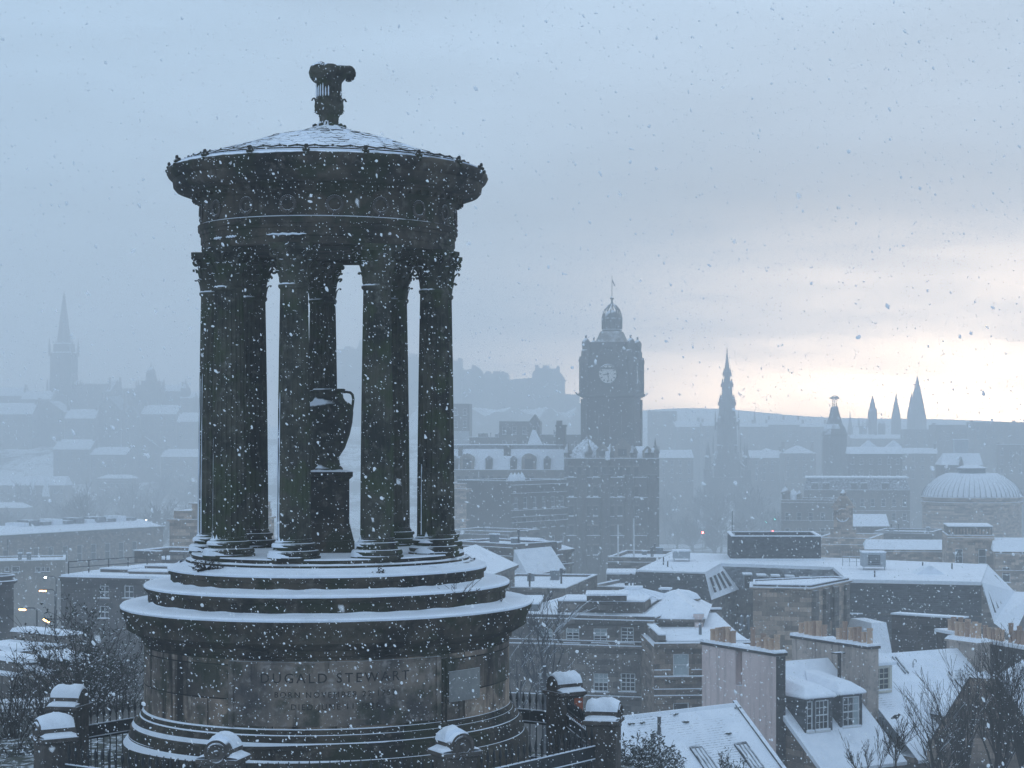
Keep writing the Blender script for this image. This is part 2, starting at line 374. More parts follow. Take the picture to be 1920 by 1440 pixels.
# raised panel with the inscription on the front of the drum
m = MB()
for (r, p0, p1, y0, y1) in ((344.5, -20, 42, 1316, 1209), (347.0, -21.2, -19.6, 1318, 1205), (347.0, 41.5, 43.1, 1318, 1205), (346.2, -19.6, 41.5, 1209, 1205)):
    m.lathe([((r - 6) * SR, mz(y0, 341)), (r * SR, mz(y0, 341)), (r * SR, mz(y1, 341)), ((r - 6) * SR, mz(y1, 341))], MC, 40, ph=R(p0), sweep=R(p1 - p0), uvr=341 * SR, sm=False)
pan = m.build('inscription_panel', M_PANEL, mon)
m = MB(); m.lathe([(339 * SR, mz(1285)), (343.5 * SR, mz(1285)), (343.5 * SR, mz(1231)), (339 * SR, mz(1231))], MC, 8, ph=R(46.5), sweep=R(14), sm=False); m.build('replaced_block', M_PATCH, mon, )
m = MB()
for pp in (43.6, 45.0): m.lathe([(339 * SR, mz(1318)), (343 * SR, mz(1318)), (343 * SR, mz(1206)), (339 * SR, mz(1206))], MC, 2, ph=R(pp), sweep=R(.8), sm=False)
m.build('panel_border', M_MON, mon)
def letters(txt, size, ybase, phic, name, par):
    cu = bpy.data.curves.new('t', 'FONT'); cu.body = txt; cu.size = size; cu.align_x = 'CENTER'; cu.space_character = 1.32; cu.extrude = .006; cu.resolution_u = 3
    ob = bpy.data.objects.new('t', cu); COL.objects.link(ob)
    bpy.context.view_layer.update()
    me = bpy.data.meshes.new_from_object(ob.evaluated_get(bpy.context.evaluated_depsgraph_get()))
    r0 = 344.5 * SR; m = MB()
    for v in me.vertices:
        a = R(phic) + v.co.x / r0; rr = r0 + (.006 if v.co.z > 0 else -.02)
        m.v.append(Vector((MX + rr * math.sin(a), MD - rr * math.cos(a), mz(ybase, 341) + v.co.y)))
    for p in me.polygons: m.face(tuple(p.vertices))
    bpy.data.objects.remove(ob); bpy.data.meshes.remove(me); bpy.data.curves.remove(cu)
    return m.build(name, M_INS, par)
letters('DUGALD STEWART', .212, 1241, 10.5, 'inscription', pan)
letters('BORN NOVEMBER 22 1753', .125, 1266, 10.5, 'inscription', pan)
letters('DIED JUNE 11 1828', .125, 1287, 10.5, 'inscription', pan)
# steps
m = MB(); m.lathe(mp([(334, 1140), (334, 1106), (338, 1104), (341, 1101), (341.5, 1096), (260, 1095)]), MC, 160, uvr=340 * SR); m.build('step', M_MON, mon)
m = MB(); m.lathe(mp([(293, 1100), (293, 1073), (297, 1071), (298.5, 1064), (200, 1063)]), MC, 160, uvr=298 * SR); m.build('step', M_MON, mon)
m = MB(); m.lathe(mp([(278, 1066), (277, 1054), (270, 1052), (266, 1051), (265, 1045), (257, 1044), (255, 1043), (255, 1036), (100, 1035.5), (0.01, 1035.5)]), MC, 160); m.build('stylobate', M_MON, mon)
# snow lying on the ledges, its edge ragged where it meets the next riser
def snow_ring(prof, name='snow_ledge', n=260, amp=.028, seed=0):
    rnd = random.Random(seed); fr = [(rnd.uniform(0, 6.28), rnd.randint(3, 40), rnd.uniform(.2, 1)) for _ in range(14)]
    m = MB(); m.smooth = True; rings = []
    for k, (r, y) in enumerate(prof):
        ring = []
        for i in range(n):
            a = 2 * math.pi * i / n; w = sum(q * math.sin(a * f + p) for p, f, q in fr) / 5
            edge = (k == 0) * .25 + (k == len(prof) - 1) * 1.0
            ring.append(m.vert((MX + (r * SR + amp * w * .3) * math.sin(a), MD - (r * SR + amp * w * .3) * math.cos(a), mz(y, r) + amp * w * edge)))
        rings.append(ring)
    for k in range(len(prof) - 1):
        for i in range(n): m.face((rings[k][i], rings[k][(i + 1) % n], rings[k + 1][(i + 1) % n], rings[k + 1][i]))
    return m.build(name, M_SNOW, mon)
snow_ring([(383.5, 1134), (384.5, 1131), (382, 1128), (374, 1127), (355, 1126.5), (340, 1125.5), (335, 1123), (333, 1121)], seed=1)
snow_ring([(341, 1096), (342, 1093), (339, 1090), (330, 1089.5), (310, 1089), (298, 1088), (294, 1085), (292, 1083)], seed=2)
snow_ring([(298, 1064), (299, 1061), (297, 1058.5), (290, 1057), (282, 1054), (277, 1051.5)], seed=3)
snow_ring([(268, 1052), (267, 1049.5), (262, 1047), (257.5, 1044), (254, 1041.5)], seed=4, amp=.008)
snow_ring([(254.5, 1036), (254, 1034), (240, 1033.6), (150, 1034), (60, 1034), (.01, 1034)], seed=5, amp=.01)
def snow_line(r0, y0, r1, y1, wide, seed):
    """thin line of snow on a moulding, spreading outwards on the windward left"""
    rnd = random.Random(seed); n = 240; ph = [rnd.uniform(0, 6.28) for _ in range(6)]; m = MB(); m.smooth = True; rings = [[], [], []]
    for i in range(n):
        a = 2 * math.pi * i / n; wgt = .5 + .5 * math.cos(a - R(-72)); wv = (.5 + .5 * math.sin(a * 3 + ph[0]) * math.sin(a * 7 + ph[1])) * (.35 + .65 * (math.cos(a - R(-35)) > .5)); k = min(1, max(.0, .05 + wide * wgt ** 5 + .14 * wv))
        for q, ring in zip((0, .6, 1), rings):
            rr = (r0 + (r1 - r0) * k * q); yy = y0 + (y1 - y0) * k * q - (1.2 if q < 1 else .1) * min(1, k * 2.5)
            ring.append(m.vert((MX + rr * SR * math.sin(a), MD - rr * SR * math.cos(a), mz(yy, rr))))
    for A, B in ((rings[1], rings[0]), (rings[2], rings[1])):
        for i in range(n): m.face((A[i], A[(i + 1) % n], B[(i + 1) % n], B[i]))
    m.build('snow_line', M_SNOW, mon)
snow_line(342.5, 1321, 347, 1330, .5, 1); snow_line(347.2, 1331, 354, 1340, .7, 2); snow_line(359.3, 1343.5, 366, 1358, .9, 3); snow_line(366.2, 1366, 369.5, 1369, 1, 4); snow_line(369.3, 1372.3, 378.5, 1383, .9, 5)
# columns
RC = 216
def column_flutes(a, k): return 1 - .085 * abs(math.sin(a * 10)) ** .55
colv = []
for k in range(9):
    phi = -8 + 40 * k; c = ang(phi, RC, 1035); cc = (c.x, c.y)
    cz = lambda y: mz(y)
    b = MB(); b.lathe([(47 * SR, cz(1036)), (47.5 * SR, cz(1030)), (45 * SR, cz(1028.5))], cc, 40, sm=False)
    b.lathe([(44 * SR, cz(1028.5)), (46 * SR, cz(1026)), (46 * SR, cz(1022)), (43.5 * SR, cz(1019)), (38 * SR, cz(1018.2)), (36.5 * SR, cz(1015)), (37 * SR, cz(1012.5)), (39.5 * SR, cz(1011)), (40 * SR, cz(1008.5)), (38 * SR, cz(1006)), (34.5 * SR, cz(1005.2)), (33.8 * SR, cz(1003)), (32 * SR, cz(1001))], cc, 40)
    b.build('column_base', M_COLM, mon)
    sh = MB(); prof = []
    for q in range(19):
        t_ = q / 18; prof.append(((31.5 - 5.8 * t_ ** 1.6) * SR, cz(1002 - t_ * 450)))
    sh.lathe(prof, cc, 120, ph=R(phi), mod=column_flutes)
    sh.lathe([(31.6 * SR, cz(1003)), (31.6 * SR, cz(998))], cc, 40); sh.lathe([(25.6 * SR, cz(557)), (28 * SR, cz(554)), (28 * SR, cz(550)), (25 * SR, cz(547))], cc, 40)
    sh.build('column_shaft', M_COLM, mon)
    # capital: bell, two rows of curling leaves, corner volutes and a hollow-sided abacus
    cp = MB(); cp.lathe([(24 * SR, cz(549)), (25 * SR, cz(535)), (27 * SR, cz(515)), (32 * SR, cz(495)), (37 * SR, cz(487))], cc, 32)
    def leaf(a, r0, y0, y1, w, out):
        ca = Vector((math.sin(a), -math.cos(a), 0)); ta = Vector((math.cos(a), math.sin(a), 0)); c0 = Vector((c.x, c.y, 0))
        pts = ((0, r0, 1.0), (.45, r0 + 1.5, 1.05), (.8, r0 + out * .35, .85), (1.0, r0 + out * .8, .6), (.97, r0 + out, .4), (.86, r0 + out * .98, .22)); prev = None; cp.smooth = True
        for (h, rr, ww) in pts:
            z = cz(y0 + (y1 - y0) * h); row = []
            for q in (-1, -.5, 0, .5, 1):
                row.append(cp.vert(c0 + ca * (rr * SR - abs(q) * 2.5 * SR + (.8 * SR if q == 0 else 0)) + ta * (q * w * ww * SR) + Vector((0, 0, z - abs(q) * .008))))
            if prev:
                for q in range(4): cp.face((prev[q], prev[q + 1], row[q + 1], row[q]))
            prev = row
        cp.smooth = False
    for i in range(8): leaf(R(phi + 45 * i), 25.5, 548, 525, 9.5, 11)
    for i in range(8): leaf(R(phi + 22.5 + 45 * i), 25.5, 545, 506, 9.5, 15)
    for i in range(8): leaf(R(phi + 45 * i), 27, 525, 494, 6, 12)
    for i in range(4):                      # corner volutes: a scroll under each abacus horn
        a = R(phi + 45 + 90 * i); ca = Vector((math.sin(a), -math.cos(a), 0)); ta = Vector((math.cos(a), math.sin(a), 0))
        pc = Vector((c.x, c.y, cz(496))) + ca * (40 * SR)
        pts = [Vector((c.x, c.y, cz(518))) + ca * (29 * SR), Vector((c.x, c.y, cz(503))) + ca * (33 * SR)]
        for q in range(15): 
            th = R(100 - q * 32); rr = (8.5 - q * .52) * SR; pts.append(pc + ca * (rr * math.cos(th)) + Vector((0, 0, rr * math.sin(th))))
        cp.tube(pts, [2.6 * SR] * 2 + [(2.9 - .08 * q) * SR for q in range(15)], 6)
    ab = []
    for i in range(4):
        for q in range(-4, 5):
            a = R(phi + 90 * i + q * 10.2); ab.append((q, a))
    def abacus(s0): return [(c.x + (s0 * (37 + 13 * (abs(q) / 4) ** 2.2)) * SR * math.sin(a), c.y - (s0 * (37 + 13 * (abs(q) / 4) ** 2.2)) * SR * math.cos(a)) for q, a in ab]
    cp.prism(abacus(.94), cz(488), cz(484), abacus(.97)); cp.prism(abacus(1.0), cz(483.8), cz(477))
    for i in range(4):
        a = R(phi + 90 * i); cp.ball((c.x + 39 * SR * math.sin(a), c.y - 39 * SR * math.cos(a), cz(484)), 5 * SR, 8, 5)
    cp.build('column_capital', M_COLM, mon)
# wind-packed snow: drifts on the windward side of the column bases, snow lodged in flutes
for k in range(9):
    phi = -8 + 40 * k; c = ang(phi, RC, 1035); rnd = random.Random(40 + k); a0, wd = R((-48, -62, -20, -60, -60, -70, -50, -62, -50)[k]), R((46, 34, 26, 30, 40, 40, 40, 52, 50)[k])
    for bi, band in enumerate((((48.1, 1031), (47.4, 1025.5), (45.4, 1020.6)), ((40.7, 1012.5), (40.4, 1008.6), (36, 1005.6)), ((34.9, 1004.8), (32.6, 1003), (31.9, 0)))):
        m = MB(); m.smooth = True; n = 40; cols = []
        for i in range(n + 1):
            u = -1 + 2 * i / n; a = a0 + wd * (1 - .12 * bi) * u; ed = max(0, 1 - abs(u) ** 3); fl = abs(math.cos((a - R(phi)) * 10 + .4)) ** 2; col = []
            for r, y in band:
                y = y or 1003 - ed * (1.5 + (5 + rnd.uniform(0, 6)) * fl * ed); rr = (r - (1 - ed) * 2.6) * SR; col.append(m.vert((c.x + rr * math.sin(a), c.y - rr * math.cos(a), mz(y))))
            cols.append(col)
        for i in range(n):
            for j in range(2): m.face((cols[i][j], cols[i + 1][j], cols[i + 1][j + 1], cols[i][j + 1]))
        m.build('snow_drift', M_SNOW, mon)
    nf = (2, 0, 1, 0, 0, 0, 1, 3, 2)[k]
    if nf:
        for q in range(nf):
            m = MB(); a = R(phi) + R(18 * round((-58 - 17 * q - phi) / 18) + 9); y1 = 1000 - rnd.uniform(120, 360); pts, rad = [], []
            for h in range(13):
                y = 1000 + (y1 - 1000) * h / 12; rr = (30.2 - 5.8 * ((1002 - y) / 450) ** 1.6) * SR; pts.append((c.x + rr * math.sin(a), c.y - rr * math.cos(a), mz(y))); rad.append((1.5 - .9 * h / 12 + rnd.uniform(-.5, .5)) * SR)
            m.tube(pts, rad, 5); m.build('snow_streak', M_SNOW, mon)
for (p0, p1) in ((-19, -1), (-52, -45), (-42, -35)):
    m = MB(); m.tube([ang(p0 + (p1 - p0) * i / 12, 238.5, 461.5 + .8 * math.sin(i * 2.1)) for i in range(13)], [.004 + .014 * math.sin(math.pi * i / 12) ** .5 for i in range(13)], 5); m.build('snow_line', M_SNOW, mon)
# entablature: a ring, open to the ceiling inside
m = MB(); m.lathe(mp([(190, 478), (190, 470), (205, 476), (236, 476.5), (236, 463), (238, 462), (238, 448), (240, 447), (240, 441), (243, 439), (243.5, 429), (239, 427)]), MC, 144, caps=False); m.lathe(mp([(190, 472), (0.01, 472)]), MC, 64, caps=False); m.build('architrave', M_MON, mon)
m = MB(); m.lathe(mp([(239, 428), (238.5, 386), (244, 383)]), MC, 144, caps=False); fz = m.build('frieze', M_MON, mon)
wr = MB()                                        # one laurel wreath, shared by all eighteen
for q in range(26):
    th = 2 * math.pi * q / 26; ra = 13.5 * SR; p = Vector((ra * math.sin(th), -.012, ra * math.cos(th)))
    wr.ball(p, 3.3 * SR, 6, 4, (1, .7, 1))
wr.ball((0, -.012, -13.5 * SR), 4 * SR, 6, 4); wr.tube([(0, -.012, -14 * SR), (-.03, -.012, -20 * SR)], 1.2 * SR, 5); wr.tube([(0, -.012, -14 * SR), (.03, -.012, -20 * SR)], 1.2 * SR, 5)
wrm = wr.mesh('wreath', M_PIER)
for k in range(18):
    p = ang(11 + 20 * k, 239, 409); inst('wreath', wrm, fz, p, R(11 + 20 * k))
m = MB(); m.lathe(mp([(238, 387), (244, 383), (247, 378), (252, 374), (252.5, 369), (272, 367), (283, 363), (288, 357), (289, 349), (289.5, 344), (292, 343), (297, 338), (300, 332), (299.5, 325), (296, 321), (292, 319), (288, 318), (280, 317)]), MC, 160, caps=False)
for k in range(72): 
    p = ang(5 * k, 247, 375); a = R(5 * k); ta = Vector((math.cos(a), math.sin(a), 0)) * (4.5 * SR); ca = Vector((math.sin(a), -math.cos(a), 0)); d0 = ang(5 * k, 243, 383); z0, z1 = mz(384), mz(376)
    b_ = ang(5 * k, 254, 0); b0 = Vector((b_.x, b_.y, 0)); i0 = Vector((d0.x, d0.y, 0))
    m.hull([i0 - ta + Vector((0, 0, z0)), b0 - ta + Vector((0, 0, z0)), b0 + ta + Vector((0, 0, z0)), i0 + ta + Vector((0, 0, z0))], [i0 - ta + Vector((0, 0, z1)), b0 - ta + Vector((0, 0, z1)), b0 + ta + Vector((0, 0, z1)), i0 + ta + Vector((0, 0, z1))])
cor = m.build('cornice', M_MON, mon)
af = MB(); af.hull([(-.05, -.03, -.04), (.05, -.03, -.04), (.05, .05, -.04), (-.05, .05, -.04)], [(-.035, -.05, .06), (.035, -.05, .06), (.03, .03, .06), (-.03, .03, .06)]); af.ball((0, -.03, .07), .045, 7, 5, (1, .7, 1)); af.ball((-.04, -.05, .0), .032, 6, 4); af.ball((.04, -.05, .0), .032, 6, 4); af.ball((0, -.07, -.07), .04, 6, 4)
afm = af.mesh('antefix', M_MON)
for k in range(18): inst('antefix', afm, cor, ang(1 + 20 * k, 293, 322), R(1 + 20 * k), sc=(.85, .85, .85))
m = MB(); m.lathe(mp([(288, 318.5), (290, 316.5), (280, 314.8), (262, 312)]), MC, 160, caps=False); m.build('snow_ledge', M_SNOW, mon)
# roof of stone scales under snow, with a low ring of cresting
rf = MB(); rp = [(272, 314), (240, 304), (205, 293.5), (170, 282.5), (149, 276), (120, 265), (103, 260.5), (77, 255), (55, 250), (38, 244), (24, 237)]
rf.lathe([(r * SR, mz(y)) for r, y in rp], MC, 72, caps=False)
roof = rf.build('roof', M_MON, mon)
ti = MB()
def ry(r):
    for (r1, y1), (r0, y0) in zip(rp[:-1], rp[1:]):
        if r0 <= r <= r1: return y0 + (y1 - y0) * (r - r0) / (r1 - r0)
    return rp[-1][1]
rr_ = 262; row = 0; rows = []
while rr_ > 34:
    st = 15 + rr_ * .03; n = 54 if rr_ > 120 else (36 if rr_ > 70 else 24)
    for i in range(n):
        a = 2 * math.pi * (i + .5 * (row % 2)) / n; hw = math.pi / n * .97
        if random.random() < .03: continue
        lift = 1.0 + random.uniform(-.5, 1.0); r0, r1, r2 = rr_, rr_ - st * .45, rr_ - st * 1.25
        def q(rv, da, lf): return Vector((MX + rv * SR * math.sin(a + da), MD - rv * SR * math.cos(a + da), mz(ry(max(24, rv)) - lf)))
        top = [q(r0, 0, lift), q(r0 - st * .12, hw * .6, lift), q(r1, hw, lift * .9), q(r2, hw, .3), q(r2, -hw, .3), q(r1, -hw, lift * .9), q(r0 - st * .12, -hw * .6, lift)]
        ti.cur = 0; ti.poly(top)
        ti.cur = 1 if random.random() < .55 else 0
        low = [q(r0 - 1, 0, -.6), q(r0 - st * .12, hw * .6, -.6), q(r1, hw, -.6)]; low2 = [q(r1, -hw, -.6), q(r0 - st * .12, -hw * .6, -.6), q(r0 - 1, 0, -.6)]
        for A, Bq, Cq, Dq in ((low[0], low[1], top[1], top[0]), (low[1], low[2], top[2], top[1]), (low2[0], low2[1], top[6], top[5]), (low2[1], low2[2], top[0], top[6])): ti.poly((A, Bq, Cq, Dq))
    rr_ -= st; row += 1
ti.build('roof_scales', [M_SNOW, M_MON], roof)
m = MB()
for k in range(54):
    a0 = 360 / 54 * k
    p0, p1 = ang(a0, 268, 311.5), ang(a0 + 360 / 54, 268, 311.5); pm = ang(a0 + 180 / 54, 268, 309.5)
    m.tube([p0, pm, p1], .014, 5); m.ball(pm, .022, 6, 4)
m.build('roof_cresting', M_MON, roof)
# finial: leafy stem, fluted drum and three curling scrolls
fi = MB(); fm = lambda r, y: (r * SR, mz(y))
fi.lathe([fm(46, 253), fm(32, 246), fm(22, 239), fm(17, 231), fm(16.5, 222), fm(20, 216), fm(25, 209), fm(26, 200), fm(25, 190), fm(24, 186)], MC, 48, mod=lambda a, k: 1 + .06 * math.sin(a * 12))
fi.lathe([fm(24.5, 187), fm(24, 170), fm(24, 158), fm(25, 152)], MC, 64, mod=lambda a, k: 1 - .07 * abs(math.sin(a * 9)))
fi.lathe([fm(25, 154), fm(30, 148), fm(39, 143), (46 * SR, mz(139)), fm(47.5, 134), fm(46, 129), fm(40, 125), fm(28, 123.5), fm(.01, 126)], MC, 72, mod=lambda a, k: 1 - .40 * (1 - abs(math.cos(1.5 * (a - R(-18)))) ** .8) * (k > 1))
def curl(phi, r0, y0, r1, y1, w, n=5):
    a = R(phi); ca = Vector((math.sin(a), -math.cos(a), 0)); ta = Vector((math.cos(a), math.sin(a), 0)); c0 = Vector((MX, MD, 0)); prev = None; fi.smooth = True
    for h in range(7):
        t_ = h / 6; rr = r0 + (r1 - r0) * t_ ** 2.2; y = y0 + (y1 - y0) * math.sin(t_ * 1.9) / math.sin(1.9) if t_ < 1 else y1 + 4
        row = [fi.vert(c0 + ca * ((rr - abs(u) * 3) * SR) + ta * (u * w * SR * (1 - .55 * t_ ** 2)) + Vector((0, 0, mz(y)))) for u in (-1, -.4, 0, .4, 1)]
        if prev:
            for q in range(4): fi.face((prev[q], prev[q + 1], row[q + 1], row[q]))
        prev = row
    fi.smooth = False
for i in range(8): curl(i * 45 + 12, 25, 214, 34, 186, 8); curl(i * 45 + 34, 19, 228, 31, 206, 7)
for i in range(9):
    a = R(i * 40); 
    fi.ball((MX + 40 * SR * math.sin(a), MD - 40 * SR * math.cos(a), mz(248)), 6 * SR, 7, 5, (1, 1, .8)); fi.ball((MX + 28 * SR * math.sin(a + .3), MD - 28 * SR * math.cos(a + .3), mz(238)), 5 * SR, 7, 5)
for phi in (-18, 102, 222):                     # the scrolls
    a = R(phi); ca = Vector((math.sin(a), -math.cos(a), 0)); ta = Vector((math.cos(a), math.sin(a), 0)); c0 = Vector((MX, MD, 0))
    for u in range(-5, 6):
        prof = []
        wv = math.cos(u / 5 * 1.2); off = u * 2.9
        pts = [c0 + ca * (22 * SR) + ta * (off * .7 * SR) + Vector((0, 0, mz(150)))]
        for q in range(11):
            th = R(140 - q * 26); rr = 11.5 * wv
            pts.append(c0 + ca * ((37 + rr * math.cos(th)) * SR) + ta * (off * SR) + Vector((0, 0, mz(137 - rr * math.sin(th) * 1.15))))
        fi.tube(pts, 2.6 * SR, 6)
    fi.ball(c0 + ca * (36 * SR) + Vector((0, 0, mz(137))), 10 * SR, 10, 6, (1.3, 1.3, 1))
fin = fi.build('finial', M_COLM, mon)
for i in range(7):
    m = MB(); a = R(-72 + i * 13); y0, y1 = 183, 158 + (i * 7) % 9; m.tube([(MX + 24.2 * SR * math.sin(a), MD - 24.2 * SR * math.cos(a), mz(y0 + (y1 - y0) * h / 4)) for h in range(5)], [1.0 * SR, 1.5 * SR, 1.2 * SR, 1.3 * SR, .5 * SR], 5); m.build('snow_streak', M_SNOW, fin)
for i in range(5):
    m = MB(); a = R(-66 + i * 17); m.tube([(MX + r * SR * math.sin(a), MD - r * SR * math.cos(a), mz(y)) for r, y in ((44, 251.5), (32, 244.5), (22.5, 237.5), (17.8, 229))], [2.6 * SR, 2.2 * SR, 1.6 * SR, .8 * SR], 5)
    m.build('snow_streak', M_SNOW, fin)
# urn on a pedestal inside the ring of columns: two further things
u0 = Vector((MX, MD, mz(1035)))
ped = thing('urn_pedestal', 'squat dark stone pedestal under the urn inside the ring of columns', 'pedestal', u0)
m = MB()
def sq(h): 
    k = h * SR; a = R(9); ca, sa = math.cos(a) * k, math.sin(a) * k
    return [(MX - ca + sa, MD - ca - sa), (MX + ca + sa, MD - ca + sa), (MX + ca - sa, MD + ca + sa), (MX - ca - sa, MD + ca - sa)]
m.prism(sq(47), mz(1034), mz(1012)); m.prism(sq(46), mz(1011.8), mz(980), sq(38)); m.build('pedestal_foot', M_MON, ped)
m = MB(); m.prism(sq(37.5), mz(985), mz(898)); m.build('die', M_MON, ped)
m = MB(); m.prism(sq(38), mz(898), mz(893), sq(43)); m.prism(sq(44), mz(892.8), mz(884)); m.build('cap', M_MON, ped)
m = MB(); m.hull([(p[0], p[1], mz(884)) for p in sq(43)], [(p[0], p[1], mz(880)) for p in sq(20)]); m.build('snow_patch', M_SNOW, ped)
urn = thing('stone_urn', 'large dark stone urn with two loop handles standing between the columns', 'urn', (MX, MD, mz(884)))
m = MB(); m.lathe(mp([(26, 884), (26, 878), (22, 874), (20, 868), (19, 858), (22, 852), (30, 840), (39, 815), (44, 792), (45.5, 775), (45, 764), (40, 757), (31, 752), (27, 746), (26, 738), (29, 734), (31, 731), (29, 729), (20, 729), (0.01, 728)]), MC, 56); m.build('bowl', M_COLM, urn)
for s_ in (-1, 1):
    m = MB(); a = R(9); d = Vector((math.cos(a) * s_, math.sin(a) * s_, 0)); pts = []
    for (r, y) in ((27, 735), (33, 734.5), (40, 736), (44, 740), (45.5, 748), (44.5, 758), (43, 768)): pts.append(Vector((MX, MD, mz(y))) + d * (r * SR))
    m.tube(pts, 2.5 * SR, 8); m.build('handle', M_COLM, urn)
# weeds rooted in the joints of the steps
def weed(name, base, n, h, spread, label, mat=None, leafy=0):
    m = MB(); rnd = random.Random(int(base.x * 1000))
    for i in range(n):
        d = Vector((rnd.uniform(-1, 1) * spread, rnd.uniform(-1, .3) * spread * .5, 1)).normalized(); p = base.copy() + Vector((rnd.uniform(-.06, .06), 0, 0)); pts = [p.copy()]
        L = h * rnd.uniform(.5, 1.1)
        for q in range(4): 
            d = (d + Vector((rnd.uniform(-.35, .35), rnd.uniform(-.2, .2), rnd.uniform(-.25, .1)))).normalized(); p = p + d * (L / 4); pts.append(p.copy())
            if leafy and rnd.random() < leafy:
                for _ in range(3): m.ball(p + Vector((rnd.uniform(-.03, .03), rnd.uniform(-.03, .03), rnd.uniform(-.03, .03))), .014, 4, 3, (1, 1, .6))
            if rnd.random() < .7: m.tube([p, p + (d + Vector((rnd.uniform(-1, 1), rnd.uniform(-.5, .5), .2))).normalized() * L * .25], .0035, 3)
        m.tube(pts, [.006, .005, .005, .004, .003], 4)
    o = m.build(name, mat or M_TWIG, origin=base); tag(o, label, 'weed', 'weeds growing on the monument steps'); return o
weed('weed', ang(-41, 283, 1059), 26, .28, 1.6, 'small dense dark weed in the snow of the top step, left of the front columns', None, .9)
weed('weed', ang(26, 287, 1060), 9, .10, 1.5, 'tiny dark sprig in the snow of the top step, below the columns right of centre', None, .7)
weed('weed', ang(52, 336, 1112), 16, .42, 1.0, 'thin bare weed sprouting from the edge of the middle step, on the right')
weed('weed', ang(78, 337, 1124), 4, .22, .7, 'two thin bare stalks at the far right end of the lower step')

